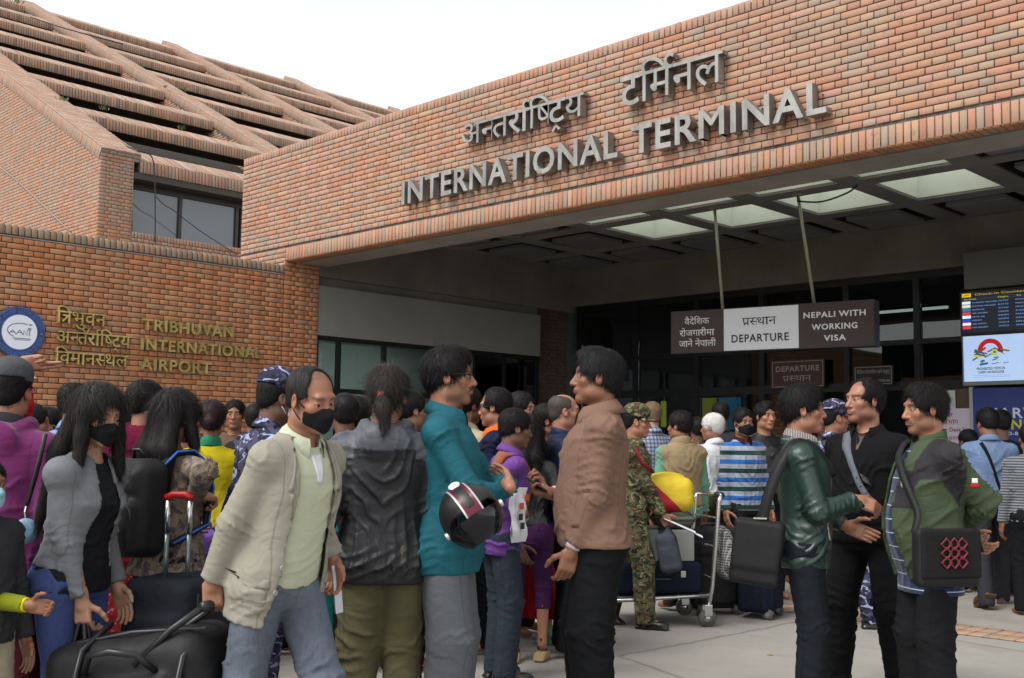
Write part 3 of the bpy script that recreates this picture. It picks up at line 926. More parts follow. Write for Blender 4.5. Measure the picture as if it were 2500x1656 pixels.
# ---- brass lettering on the side wall
def on_side(label, tok, pl, pr, ptop, isd, cap=0.727):
    xp = XW + 0.055
    a, b, c = onx(*pl, xp), onx(*pr, xp), onx(*ptop, xp)
    parts = deva(tok, 0.012, 0.1) if isd else latin(tok, 0.02, 0.1, 0.06)
    th = empty('wall_lettering', (XW, a.y, a.z), label=label, cat='lettering')
    pp = fit(parts, (0.012, 0, 0), AY, AZ, b.y - a.y, c.z - a.z, 0.05, 0.0, cap)
    letters(th, pp, M_BRASS)
    for v, f in pp:
        lo, hi = np.min(v, 0), np.max(v, 0)
        MB().tube([(0.013, (lo[1] + hi[1]) / 2, (lo[2] + hi[2]) / 2), (-0.01, (lo[1] + hi[1]) / 2, (lo[2] + hi[2]) / 2)], 0.005, 6).obj('pin', M_BRASS, th)
on_side('brass letters TRIBHUVAN on the side wall', 'TRIBHUVAN', (348, 805), (570, 823), (348, 776), False)
on_side('brass letters INTERNATIONAL on the side wall', 'INTERNATIONAL', (345, 853), (638, 875), (345, 825), False)
on_side('brass letters AIRPORT on the side wall', 'AIRPORT', (343, 902), (515, 913), (343, 873), False)
on_side('brass Devanagari word at the top beside TRIBHUVAN', ['ि', '&', 'भु', 'व', 'न'], (137, 787), (258, 796), (137, 757), True, 0.622)
on_side('brass Devanagari word in the middle beside INTERNATIONAL', ['अ', 'न^', 'तn', 'र', 'ाr', 'ि', 'ष^', 'टc', 'य'], (137, 836), (318, 851), (137, 807), True, 0.622)
on_side('brass Devanagari word at the bottom beside AIRPORT', ['ि', 'व', 'म', 'ा', 'न', 'स^', 'थ', 'ल'], (133, 886), (311, 898), (133, 857), True, 0.622)
# ---- round emblem
ctr = onx(43, 812, XW)
RO = (onx(43, 748.5, XW).z - onx(43, 875, XW).z) / 2
RI = RO * 0.665
em = empty('round_emblem', (XW, ctr.y, ctr.z), label='round blue and white emblem disc on the side wall', cat='emblem')
M_NAVY = plain('emblem_navy', srgb(58, 66, 92), 0.45)
M_EWHITE = plain('emblem_white', srgb(232, 238, 250), 0.4, var=0.03)
M_EBLUE = plain('emblem_blue', srgb(70, 112, 190), 0.45)
M_EGREY = plain('emblem_grey', srgb(96, 104, 124), 0.5)
MB().lathe([(RO, 0.02), (RO, 0.05), (RO - 0.006, 0.056)], 64, axis='x').obj('disc', M_NAVY, em)
MB().lathe([(RI + 0.012, 0.0565), (RI + 0.012, 0.058)], 64, axis='x').obj('ring', M_EBLUE, em)
MB().lathe([(RI, 0.0585), (RI, 0.061)], 64, axis='x').obj('face', M_EWHITE, em)
MB().lathe([(0.02, -0.012), (0.02, 0.02)], 12, axis='x').obj('mount', M_NAVY, em)
def arc_text(parts, r, a0, a1, h, inward, cap):
    """bend glyph parts round the disc: angles clockwise from the top"""
    lo, hi = bounds(parts)
    res = []
    for v, f in parts:
        a = np.array(v)
        s = (a[:, 0] - lo[0]) / (hi[0] - lo[0])
        th = a0 + (a1 - a0) * s
        rr = r + (a[:, 1] / cap - 0.5) * h * (1 if not inward else -1)
        res.append((np.stack([0.0575 + (a[:, 2] - lo[2]) / max(hi[2] - lo[2], 1e-6) * 0.003, rr * np.sin(th), rr * np.cos(th)], -1), f))
    return res
rm = (RO + RI) / 2 + 0.004
lettering(em, arc_text(deva(['न', 'े'][:1] + ['प', 'ा', 'ल', ' ', 'न', 'ा', 'ग', 'ि', 'र', 'क', ' ', 'उ', 'ड', 'ड', 'य', 'न', ' ', 'पs', 'ा', 'ि', 'ध', 'क', 'र', 'ण'], 0.012, 0.1), rm, radians(-82), radians(82), 0.075, False, 0.622), M_EBLUE)
lettering(em, arc_text(latin('CIVIL AVIATION AUTHORITY OF NEPAL', 0.02, 0.1, 0.06), rm, radians(262), radians(98), 0.062, True, 0.727), M_EBLUE)
for a in (90, 270):
    MB().lathe([(0.016, 0.0575), (0.016, 0.061)], 16, (0, rm * sin(radians(a)), rm * cos(radians(a))), axis='x').obj('dot', M_EBLUE, em)
def emb(pts, w=0.009):
    v, f = stroke([(x * RI, y * RI) for x, y in pts], w, 0.002)
    return [(0.0622 + p[2], p[0], p[1]) for p in v], f
lines = [emb([(0.75 * cos(radians(t)) * 1.0 + 0.05, 0.10 + 0.42 * sin(radians(t))) for t in range(60, 242, 12)]),
         emb([(0.50, 0.50), (0.72, 0.47), (0.55, 0.42)]),
         emb([(-0.62, -0.12), (-0.40, 0.12), (-0.22, -0.14)]), emb([(-0.52, -0.02), (-0.26, -0.02)]), emb([(-0.20, -0.14), (0.0, 0.14), (0.18, -0.12)]), emb([(-0.1, -0.02), (0.12, -0.02)]),
         emb([(0.22, -0.16), (0.22, 0.12), (0.42, -0.16), (0.42, 0.16)]), emb([(0.56, -0.18), (0.56, 0.18)]), emb([(0.46, 0.18), (0.50, 0.26), (0.62, 0.26), (0.66, 0.18), (0.46, 0.18)]),
         emb([(-0.40, -0.36), (0.64, -0.36)]), emb([(-0.30, -0.44), (0.60, -0.44)], 0.006)]
lettering(em, lines, M_EGREY, 'drawing')

# ================================================================ hanging and mounted signs
M_MAROON = plain('maroon_sign_face', srgb(44, 17, 17), 0.45, var=0.06)
M_WSIGN = plain('white_sign_face', srgb(214, 216, 222), 0.45, var=0.04)
M_WTXT = plain('white_sign_text', srgb(214, 214, 218), 0.5, var=0.03)
M_KTXT = plain('dark_sign_text', srgb(24, 14, 16), 0.5)
M_POLE = plain('painted_pole', srgb(150, 150, 132), 0.5, scale=30)
ang = radians(10.5)
SU = np.array([cos(ang), sin(ang), 0.0])
SN = np.cross(SU, AZ)  # points towards the camera side
sg0 = Vector((-8.73, 11.86, 0.0))
hs = empty('hanging_sign', (sg0.x, sg0.y, 2.60), label='long maroon and white DEPARTURE sign box hung on two rods', cat='sign')
SL, SH, SD = 2.66, 0.56, 0.22
def sp(u, v, d): return tuple(SU * u + AZ * v + SN * d)
def sbox(u0, u1, v0, v1, d0, d1):
    return MB().hexa([sp(u0, v0, d1), sp(u1, v0, d1), sp(u1, v0, d0), sp(u0, v0, d0), sp(u0, v1, d1), sp(u1, v1, d1), sp(u1, v1, d0), sp(u0, v1, d0)])
sbox(0, SL, 0, SH, -SD, -0.004).obj('sign_box', M_BLACK, hs)
sbox(0.012, 0.745, 0.012, SH - 0.012, -0.003, 0.0).obj('left_panel', M_MAROON, hs)
sbox(0.75, 1.735, 0.012, SH - 0.012, -0.003, 0.002).obj('middle_panel', M_WSIGN, hs)
sbox(1.74, SL - 0.012, 0.012, SH - 0.012, -0.003, 0.0).obj('right_panel', M_MAROON, hs)
def on_sign(parts, u0, u1, v0, h, mat, cap):
    lettering(hs, fit(parts, sp(u0, v0, 0.0025), SU, AZ, u1 - u0, h, 0.002, 0.0, cap), mat)
on_sign(deva(['वै', 'दे', 'ि', 'श', 'क'], 0.012, 0.1, 0.1), 0.20, 0.55, 0.375, 0.075, M_WTXT, 0.622)
on_sign(deva(['र', 'ो', 'ज', 'ग', 'ा', 'र', 'ी', 'म', 'ा'], 0.012, 0.1, 0.1), 0.13, 0.62, 0.225, 0.075, M_WTXT, 0.622)
on_sign(deva(['ज', 'ा', 'ने', ' ', 'ने', 'प', 'ा', 'ल', 'ी'], 0.012, 0.1, 0.1), 0.12, 0.64, 0.085, 0.075, M_WTXT, 0.622)
on_sign(deva(['पs', 'स^', 'थ', 'ा', 'न'], 0.012, 0.1, 0.11), 1.0, 1.45, 0.325, 0.095, M_KTXT, 0.622)
on_sign(latin('DEPARTURE', 0.02, 0.02, 0.06), 0.855, 1.61, 0.115, 0.10, M_KTXT, 0.727)
on_sign(latin('NEPALI WITH', 0.02, 0.02, 0.06), 1.80, 2.56, 0.375, 0.072, M_WTXT, 0.727)
on_sign(latin('WORKING', 0.02, 0.02, 0.06), 1.90, 2.46, 0.225, 0.072, M_WTXT, 0.727)
on_sign(latin('VISA', 0.02, 0.02, 0.06), 2.05, 2.32, 0.085, 0.072, M_WTXT, 0.727)
for u, top in ((0.69, (-8.22, 12.136)), (1.90, (-7.0, 12.156))):
    b = np.array(sp(u, SH, -0.11))
    tp = np.array([top[0] - sg0.x, top[1] - sg0.y, ZC - 2.60])
    MB().tube([b, tp], 0.021, 8).obj('rod', M_POLE, hs, smooth=True)
    MB().tube([tp - (0, 0, 0.012), tp - (0, 0, 0.0)], 0.075, 12).obj('rod_flange', M_POLE, hs)
cable('thin black wire drooping from the sign rod along the ceiling', [(-7.0, 12.14, 4.44), (-6.7, 12.2, 4.40), (-6.35, 12.2, 4.46), (-6.2, 12.15, 4.525)], 0.012)

def board(label, xr, zr, y, mat, texts, frame=None, name='sign', depth=0.03):
    th = empty(name, (xr[0], y, zr[0]), label=label, cat='sign')
    w, h = xr[1] - xr[0], zr[1] - zr[0]
    MB().box((0, 0, 0), (w, depth, h)).obj('panel', mat, th)
    if frame is not None:
        e = 0.018
        for k, (a, b) in enumerate((((e, -0.002, e), (w - e, 0.0, e + 0.008)), ((e, -0.002, h - e - 0.008), (w - e, 0.0, h - e)), ((e, -0.002, e + 0.009), (e + 0.008, 0.0, h - e - 0.009)), ((w - e - 0.008, -0.002, e + 0.009), (w - e, 0.0, h - e - 0.009)))):
            MB().box(a, b).obj('border', frame, th)
    for parts, u0, u1, v0, hh, tm, cap in texts:
        lettering(th, fit(parts, (u0 * w, -0.0008, v0 * h), AX, AZ, (u1 - u0) * w, hh * h, 0.0015, 0.0, cap), tm)
    return th
M_DIMTXT = plain('dim_sign_text', srgb(150, 144, 140), 0.6)
board('small brown DEPARTURE board above the doorway behind the hanging sign', (-9.06, -8.17), (2.29, 2.71), YB - 0.04, plain('brown_board', srgb(70, 40, 34), 0.5), [(latin('DEPARTURE', 0.02, 0.02, 0.06), 0.09, 0.91, 0.60, 0.20, M_DIMTXT, 0.727), (deva(['पs', 'स^', 'थ', 'ा', 'न'], 0.012, 0.1, 0.1), 0.22, 0.76, 0.24, 0.20, M_DIMTXT, 0.622)], M_DIMTXT)
board('small black PASSENGERS WITH WORKING VISA board above the doorway', (-7.70, -7.11), (2.29, 2.575), YB - 0.04, plain('black_board', (0.012, 0.012, 0.014), 0.4), [(deva(['वै', 'दे', 'ि', 'श', 'क', ' ', 'र', 'ो', 'ज', 'ग', 'ा', 'र', 'ी', 'म', 'ा', ' ', 'ज', 'ा', 'ने', ' ', 'य', 'ा', '&ु', 'ह', 'रु'], 0.012, 0.1, 0.1), 0.08, 0.92, 0.60, 0.15, M_DIMTXT, 0.622), (latin('PASSENGERS WITH WORKING VISA', 0.02, 0.02, 0.04), 0.07, 0.93, 0.17, 0.13, M_DIMTXT, 0.727)], M_DIMTXT)
# decal on the left of the glazing
dc = empty('glass_decal', (-12.75, YG - 0.007, 2.55), label='faded dark blue wishes you a happy journey sticker on the glazing', cat='sticker')
MB().box((0, -0.003, -0.05), (0.80, -0.001, 0.40)).obj('sheet', plain('decal_blue', (0.012, 0.016, 0.035), 0.5), dc)
M_DEC = plain('decal_text', (0.10, 0.115, 0.14), 0.5)
lettering(dc, fit(latin('wishes you', 0.0, 0.02), (0.16, -0.004, 0.22), AX, AZ, 0.58, 0.10, 0.001, 0, 0.7), M_DEC)
lettering(dc, fit(latin('Journey', 0.0, 0.02), (0.22, -0.004, 0.04), AX, AZ, 0.42, 0.10, 0.001, 0, 0.7), M_DEC)
# screens
def screen_text(parent, items, y, em_s):
    for parts, x0, x1, z, h, col, cap in items:
        lettering(parent, fit(parts, (x0, y, z), AX, AZ, x1 - x0, h, 0.001, 0, cap), emit('screen_text', col, em_s))
fx, fz, fy = -6.035, 2.90, 14.64
fs = empty('flight_screen', (fx, fy, fz), label='black flight information screen with rows of departures', cat='screen')
MB().box((0, 0, 0), (2.1, 0.07, 0.585)).obj('screen_case', M_BLACK, fs)
MB().box((0.02, -0.002, 0.03), (2.08, -0.0005, 0.56)).obj('display', emit('screen_black', (0.004, 0.005, 0.009), 1.0), fs)
MB().box((0.03, -0.004, 0.505), (0.15, -0.0025, 0.555)).obj('icon', emit('screen_yellow', srgb(205, 165, 20), 0.55), fs)
MB().add([(0.05, -0.0045, 0.52), (0.13, -0.0045, 0.53), (0.13, -0.0045, 0.538), (0.05, -0.0045, 0.53)], [(0, 1, 2, 3)]).obj('aeroplane_mark', emit('screen_mark', (0.02, 0.018, 0.0), 1.0), fs)
yel = srgb(190, 160, 20)
ygr = srgb(170, 190, 50)
blu = srgb(120, 160, 215)
screen_text(fs, [(latin('Check-in Counter Information', 0.0, 0.02), 0.20, 1.28, 0.52, 0.028, yel, 0.727)], -0.004, 0.45)
MB().box((0.03, -0.0035, 0.462), (2.07, -0.0025, 0.49)).obj('heading_band', emit('screen_navy', (0.008, 0.012, 0.03), 1.0), fs)
screen_text(fs, [(latin('Airlines', 0.0, 0.02), 0.05, 0.22, 0.467, 0.018, ygr, 0.727), (latin('Flight', 0.0, 0.02), 0.50, 0.63, 0.467, 0.02, ygr, 0.727), (latin('To', 0.0, 0.02), 0.73, 0.79, 0.467, 0.02, ygr, 0.727), (latin('Sched.', 0.0, 0.02), 1.08, 1.24, 0.467, 0.02, ygr, 0.727), (latin('Counter', 0.0, 0.02), 1.40, 1.58, 0.467, 0.02, ygr, 0.727)], -0.004, 0.5)
rowsF = [('TURKISH AIRLINES', 'TK727', 'ISTANBUL', '7:55', (200, 210, 225)), ('BHUTAN AIRLINES', 'B3772', 'PARO', '8:30', (200, 200, 170)), ('OMAN AIR', 'WY332', 'MUSCAT', '8:40', (30, 110, 140)), ('AIR ARABIA', 'G9530', 'SHARJAH', '8:55', (190, 50, 70)), ('DRUK AIR', 'KB401', 'PARO', '9:10', (210, 220, 240)), ('INDIGO', '6E032', 'DELHI', '9:35', (40, 60, 170)), ('AIR INDIA', 'AI214', 'DELHI', '10:05', (215, 200, 205)), ('AIR ARABIA', 'G9536', 'SHARJAH', '10:10', (190, 50, 70))]
for i, (a, b, c, d, col) in enumerate(rowsF):
    z = 0.418 - i * 0.047
    MB().box((0.03, -0.0045, z - 0.008), (0.14, -0.0025, z + 0.030)).obj('airline_mark', emit('airline_colour', srgb(*col), 0.55), fs)
    screen_text(fs, [(latin(a, 0.0, 0.02), 0.16, 0.16 + 0.0205 * len(a), z, 0.017, blu, 0.727), (latin(b, 0.0, 0.02), 0.50, 0.63, z, 0.018, blu, 0.727), (latin(c, 0.0, 0.02), 0.72, 0.72 + 0.026 * len(c), z, 0.018, blu, 0.727), (latin(d, 0.0, 0.02), 1.15, 1.24, z, 0.018, blu, 0.727)], -0.004, 0.40)
ps = empty('safety_screen', (fx + 0.01, fy, 2.235), label='bright blue-white screen showing prohibited baggage items', cat='screen')
MB().box((0, 0, 0), (2.1, 0.07, 0.655)).obj('screen_case', plain('screen_grey_case', (0.22, 0.22, 0.23), 0.4), ps)
MB().box((0.02, -0.002, 0.05), (2.08, -0.0005, 0.648)).obj('display', emit('screen_white', srgb(168, 192, 228), 0.42), ps)
def blob(pts, col, d): 
    n = len(pts)
    me = bpy.data.meshes.new('item_picture'); me.from_pydata([(x, -0.003 - d * 0.0004, z) for x, z in pts], [], [tuple(range(n))]); me.materials.append(emit('picture_paint', srgb(*col), 0.6))
    put(bpy.data.objects.new('item_picture', me), ps)
def ringp(cx, cz, r0, r1, a0, a1, col, d, n=18):
    blob([(cx + r1 * cos(radians(a0 + (a1 - a0) * i / n)), cz + r1 * sin(radians(a0 + (a1 - a0) * i / n))) for i in range(n + 1)] + [(cx + r0 * cos(radians(a1 - (a1 - a0) * i / n)), cz + r0 * sin(radians(a1 - (a1 - a0) * i / n))) for i in range(n + 1)], col, d)
for cx in (0.37, 1.10):
    ringp(cx, 0.44, 0.105, 0.165, -8, 188, (150, 14, 20), 1)
    q = random.Random(int(cx * 100))
    for k in range(26):
        a, l, w = q.uniform(-0.6, 0.6), q.uniform(0.03, 0.15), q.uniform(0.008, 0.03)
        x, z = cx + q.uniform(-0.20, 0.20), 0.36 + q.uniform(-0.09, 0.11)
        col = q.choice([(24, 30, 40), (60, 66, 80), (30, 60, 120), (150, 30, 36), (170, 160, 50), (90, 70, 50), (150, 160, 175), (40, 90, 90)])
        c, s = cos(a), sin(a)
        blob([(x - l / 2 * c + w / 2 * s, z - l / 2 * s - w / 2 * c), (x + l / 2 * c + w / 2 * s, z + l / 2 * s - w / 2 * c), (x + l / 2 * c - w / 2 * s, z + l / 2 * s + w / 2 * c), (x - l / 2 * c - w / 2 * s, z - l / 2 * s + w / 2 * c)], col, 2 + k)
    ringp(cx + 0.06, 0.42, 0.018, 0.045, 0, 350, (150, 165, 50), 31)
kk = srgb(20, 24, 34)
for x, a, b in ((0.19, 'PROHIBITED ITEMS IN', 'CARRY-ON BAGGAGE'), (0.93, 'NO VALUABLE ITEMS', 'IN CHECK-IN BAGGAGE')):
    screen_text(ps, [(latin(a, 0.02, 0.02, 0.04), x, x + 0.36, 0.198, 0.034, kk, 0.727), (latin(b, 0.02, 0.02, 0.04), x + 0.02, x + 0.35, 0.152, 0.034, kk, 0.727)], -0.004, 0.8)
    for z in (0.122, 0.102):
        MB().box((x - 0.05, -0.0035, z), (x + 0.42, -0.0025, z + 0.006)).obj('small_print', emit('small_print_ink', srgb(110, 130, 165), 0.7), ps)
# blue banner under the screens
bn = board('blue poster with HARVEST SUNSHINE lettering under the screens', (-5.88, -3.6), (0.35, 2.19), 14.60, plain('blue_poster', srgb(26, 44, 120), 0.45, var=0.1, scale=2), [(latin('HARVEST', 0.02, 0.02, 0.06), 0.075, 0.50, 0.79, 0.072, plain('poster_white', srgb(205, 212, 225), 0.5), 0.727), (latin('SUNSHINE', 0.02, 0.02, 0.06), 0.10, 0.52, 0.71, 0.072, plain('poster_yellow', srgb(200, 190, 40), 0.5), 0.727), (latin('GOOD-BYE TO LOAD-SHEDDING', 0.02, 0.02, 0.06), 0.10, 0.66, 0.67, 0.024, plain('poster_white', srgb(205, 212, 225), 0.5), 0.727)], None, 'poster')
MB().box((-0.05, 0.0, -0.3), (-0.005, 0.04, 1.86)).obj('poster_frame', plain('poster_frame_metal', (0.30, 0.32, 0.36), 0.4), bn)
M_RED = plain('poster_red_ink', srgb(130, 26, 40), 0.5)
board('pale pink Labour Desk notice with dark red writing', (-6.66, -5.93), (1.30, 1.935), 14.66, plain('pink_notice', srgb(196, 186, 205), 0.6, var=0.05), [(deva(['न', 'े'][:1] + ['प', 'ा', 'ल', ' ', 'स', 'र', 'क', 'ा', 'र'], 0.012, 0.1, 0.1), 0.14, 0.66, 0.82, 0.085, M_RED, 0.622), (deva(['र', 'ो', 'ज', 'ग', 'ा', 'र', ' ', 'ि', 'व', 'भ', 'ा', 'ग'], 0.012, 0.1, 0.1), 0.08, 0.76, 0.67, 0.095, M_RED, 0.622), (latin('( Labour Desk )', 0.02, 0.02, 0.04), 0.20, 0.86, 0.52, 0.085, M_RED, 0.727), (deva(['स', 'म', 'स', 'य', 'ा', ' ', 'स', 'म', 'प', 'र', 'क'], 0.012, 0.1, 0.1), 0.26, 0.88, 0.34, 0.075, M_RED, 0.622)], None, 'notice', 0.012)
pp = board('white paper notice taped to the timber panel', (-6.50, -6.24), (1.92, 2.19), 14.90, plain('white_paper', (0.62, 0.63, 0.65), 0.7, var=0.04), [(latin('NOTICE', 0.0, 0.02), 0.38, 0.62, 0.80, 0.05, M_KTXT, 0.727)] + [(latin('for all passengers with labour permit', 0.0, 0.02), 0.1, 0.9, z, 0.04, M_KTXT, 0.727) for z in (0.62, 0.52, 0.25)], None, 'notice', 0.004)
# ================================================================ signed-distance modelling (numpy)
_pc = [0]
_NT = np.random.default_rng(11).random((32, 32, 32)).astype(np.float32)
def vnoise(p):
    p = np.asarray(p, np.float32)
    i = np.floor(p).astype(np.int64)
    f = p - i
    f = f * f * (3 - 2 * f)
    i0 = i & 31
    i1 = (i0 + 1) & 31
    r = 0
    for a in (0, 1):
        for b in (0, 1):
            for c in (0, 1):
                w = (f[..., 0] if a else 1 - f[..., 0]) * (f[..., 1] if b else 1 - f[..., 1]) * (f[..., 2] if c else 1 - f[..., 2])
                r = r + w * _NT[(i1 if a else i0)[..., 0], (i1 if b else i0)[..., 1], (i1 if c else i0)[..., 2]]
    return r
def fbm(p, o=2):
    return sum(vnoise(np.asarray(p) * 2 ** k + 7.3 * k) * 0.5 ** k for k in range(o)) / sum(0.5 ** k for k in range(o))
def ridge(p):
    return 1 - np.abs(2 * vnoise(p) - 1)
V3 = lambda *a: np.array(a, float)
def rcone(a, b, ra, rb):
    a, b = np.asarray(a, float), np.asarray(b, float)
    ab = b - a
    L2 = max(ab @ ab, 1e-9)
    def fn(P):
        t = np.clip(((P - a) @ ab) / L2, 0, 1)
        return np.linalg.norm(P - a - t[..., None] * ab, axis=-1) - (ra + (rb - ra) * t)
    m = max(ra, rb)
    return fn, np.minimum(a, b) - m, np.maximum(a, b) + m
def ell(c, r, R=None):
    c, r = np.asarray(c, float), np.asarray(r, float)
    def fn(P):
        q = P - c
        if R is not None: q = q @ R
        k0 = np.linalg.norm(q / r, axis=-1)
        k1 = np.linalg.norm(q / (r * r), axis=-1)
        return k0 * (k0 - 1) / np.maximum(k1, 1e-6)
    m = r.max() if R is not None else r
    return fn, c - m, c + m
def rbox(c, half, rad, R=None):
    c, half = np.asarray(c, float), np.asarray(half, float)
    def fn(P):
        q = P - c
        if R is not None: q = q @ R
        q = np.abs(q) - (half - rad)
        return np.linalg.norm(np.maximum(q, 0), axis=-1) + np.minimum(q.max(-1), 0) - rad
    m = np.full(3, np.linalg.norm(half)) if R is not None else half
    return fn, c - m, c + m
class Field:
    def __init__(s, lo, hi, h):
        s.lo = np.asarray(lo, float) - 2 * h
        s.h = h
        s.n = np.ceil((np.asarray(hi) + 2 * h - s.lo) / h).astype(int) + 1
        s.d = np.full(s.n, 0.5, np.float32)
    def _sl(s, lo, hi, m):
        a = np.clip(np.floor((lo - m - s.lo) / s.h).astype(int), 0, s.n)
        b = np.clip(np.ceil((hi + m - s.lo) / s.h).astype(int) + 1, 0, s.n)
        if np.any(b <= a): return None, None
        g = np.stack(np.meshgrid(*[s.lo[i] + s.h * np.arange(a[i], b[i]) for i in range(3)], indexing='ij'), -1)
        return tuple(slice(a[i], b[i]) for i in range(3)), g
    def add(s, prim, k=0.0):
        fn, lo, hi = prim
        sl, g = s._sl(lo, hi, k + 2.5 * s.h)
        if sl is None: return s
        n = fn(g)
        o = s.d[sl]
        if k:
            t = np.clip(0.5 + 0.5 * (o - n) / k, 0, 1)
            s.d[sl] = o + (n - o) * t - k * t * (1 - t)
        else:
            s.d[sl] = np.minimum(o, n)
        return s
    def cut(s, prim, k=0.0):
        fn, lo, hi = prim
        sl, g = s._sl(lo, hi, k + 2.5 * s.h)
        if sl is None: return s
        n = -fn(g)
        o = s.d[sl]
        if k:
            t = np.clip(0.5 - 0.5 * (o - n) / k, 0, 1)
            s.d[sl] = o + (n - o) * t + k * t * (1 - t)
        else:
            s.d[sl] = np.maximum(o, n)
        return s
    def clip(s, fn):
        """keep where fn(P) < 0"""
        g = np.stack(np.meshgrid(*[s.lo[i] + s.h * np.arange(s.n[i]) for i in range(3)], indexing='ij'), -1)
        s.d = np.maximum(s.d, fn(g)).astype(np.float32)
        return s
    def mesh(s):
        d = s.d
        sg = d < 0
        c = np.zeros(np.array(d.shape) - 1, np.int8)
        for a in (0, 1):
            for b in (0, 1):
                for e in (0, 1):
                    c += sg[a:d.shape[0] - 1 + a, b:d.shape[1] - 1 + b, e:d.shape[2] - 1 + e]
        act = (c > 0) & (c < 8)
        idx = np.argwhere(act)
        ids = np.full(act.shape, -1, np.int64)
        ids[act] = np.arange(len(idx))
        pos = np.zeros((len(idx), 3))
        cnt = np.zeros(len(idx))
        I = idx.T
        cor = [(a, b, e) for a in (0, 1) for b in (0, 1) for e in (0, 1)]
        vals = {q: d[I[0] + q[0], I[1] + q[1], I[2] + q[2]].astype(float) for q in cor}
        for q in cor:
            for ax in range(3):
                if q[ax] == 0:
                    r = list(q); r[ax] = 1; r = tuple(r)
                    va, vb = vals[q], vals[r]
                    m = (va < 0) != (vb < 0)
                    t = np.where(m, va / np.where(m, va - vb, 1), 0)
                    p = np.array(q, float)[None].repeat(len(idx), 0)
                    p[:, ax] = t
                    pos += p * m[:, None]
                    cnt += m
        v = s.lo + s.h * (idx + pos / np.maximum(cnt, 1)[:, None])
        fs = []
        for ax in range(3):
            o1, o2 = (ax + 1) % 3, (ax + 2) % 3
            sa = [slice(None)] * 3; sb = [slice(None)] * 3
            sa[ax] = slice(0, -1); sb[ax] = slice(1, None)
            A, B = sg[tuple(sa)], sg[tuple(sb)]
            e = np.argwhere(A != B)
            ok = (e[:, o1] > 0) & (e[:, o2] > 0) & (e[:, o1] < act.shape[o1]) & (e[:, o2] < act.shape[o2])
            e = e[ok]
            ins = A[tuple(e.T)]
            def cell(da, db):
                q = e.copy(); q[:, o1] -= da; q[:, o2] -= db
                return ids[tuple(q.T)]
            quad = np.stack([cell(1, 1), cell(0, 1), cell(0, 0), cell(1, 0)], -1)
            quad[~ins] = quad[~ins][:, ::-1]
            fs.append(quad)
        f = np.concatenate(fs)
        return v, f[(f >= 0).all(1)]
    def sample(s, p):
        q = np.clip((p - s.lo) / s.h, 0, s.n - 1.001)
        i = np.floor(q).astype(int); t = q - i
        r = 0
        for a in (0, 1):
            for b in (0, 1):
                for c in (0, 1):
                    w = (t[:, 0] if a else 1 - t[:, 0]) * (t[:, 1] if b else 1 - t[:, 1]) * (t[:, 2] if c else 1 - t[:, 2])
                    r = r + w * s.d[i[:, 0] + a, i[:, 1] + b, i[:, 2] + c]
        return r
    def grad(s, p):
        e = s.h
        g = np.stack([s.sample(p + e * np.eye(3)[k]) - s.sample(p - e * np.eye(3)[k]) for k in range(3)], -1)
        return g / np.maximum(np.linalg.norm(g, axis=-1, keepdims=True), 1e-9)
def vnormals(v, f):
    a, b, c, d = (v[f[:, i]] for i in range(4))
    n = np.cross(c - a, d - b)
    out = np.zeros_like(v)
    for i in range(4):
        for k in range(3):
            out[:, k] += np.bincount(f[:, i], n[:, k], len(v))
    return out / np.maximum(np.linalg.norm(out, axis=1, keepdims=True), 1e-12)
def relax(v, f, it=1, lam=0.5):
    e = np.concatenate([f[:, [0, 1]], f[:, [1, 2]], f[:, [2, 3]], f[:, [3, 0]]])
    e = np.concatenate([e, e[:, ::-1]])
    c = np.bincount(e[:, 0], minlength=len(v)).astype(float)
    for _ in range(it):
        m = np.stack([np.bincount(e[:, 0], v[e[:, 1], k], len(v)) for k in range(3)], -1) / np.maximum(c, 1)[:, None]
        v = v + lam * (m - v)
    return v
def rotm(ax, a):
    c, s = cos(a), sin(a)
    return {'x': np.array([[1, 0, 0], [0, c, -s], [0, s, c]]), 'y': np.array([[c, 0, s], [0, 1, 0], [-s, 0, c]]), 'z': np.array([[c, -s, 0], [s, c, 0], [0, 0, 1]])}[ax]
def unit(v): v = np.asarray(v, float); return v / max(np.linalg.norm(v), 1e-9)

# ================================================================ skeleton
def ik(S, T, l1, l2, hint):
    d = T - S
    L = np.linalg.norm(d)
    L2 = min(L, (l1 + l2) * 0.998)
    dn = d / max(L, 1e-6)
    T = S + dn * L2
    a = (l1 * l1 - l2 * l2 + L2 * L2) / (2 * L2)
    h = math.sqrt(max(l1 * l1 - a * a, 0))
    hv = hint - (hint @ dn) * dn
    return S + dn * a + unit(hv) * h, T
PROF_M = np.array([(.78, .150, .095, -.005), (.86, .172, .118, -.008), (.95, .168, .115, 0), (1.05, .152, .106, .004), (1.15, .156, .110, .004), (1.26, .168, .118, .0), (1.33, .166, .108, -.006), (1.38, .148, .090, -.014), (1.42, .105, .070, -.02), (1.45, .072, .060, -.022), (1.50, .054, .054, -.018)])
PROF_F = np.array([(.78, .150, .100, -.005), (.86, .172, .120, -.012), (.95, .160, .110, -.004), (1.05, .132, .095, .0), (1.15, .138, .104, .006), (1.24, .150, .122, .012), (1.31, .146, .100, -.002), (1.37, .125, .078, -.014), (1.41, .088, .060, -.02), (1.44, .060, .050, -.022), (1.49, .046, .046, -.018)])
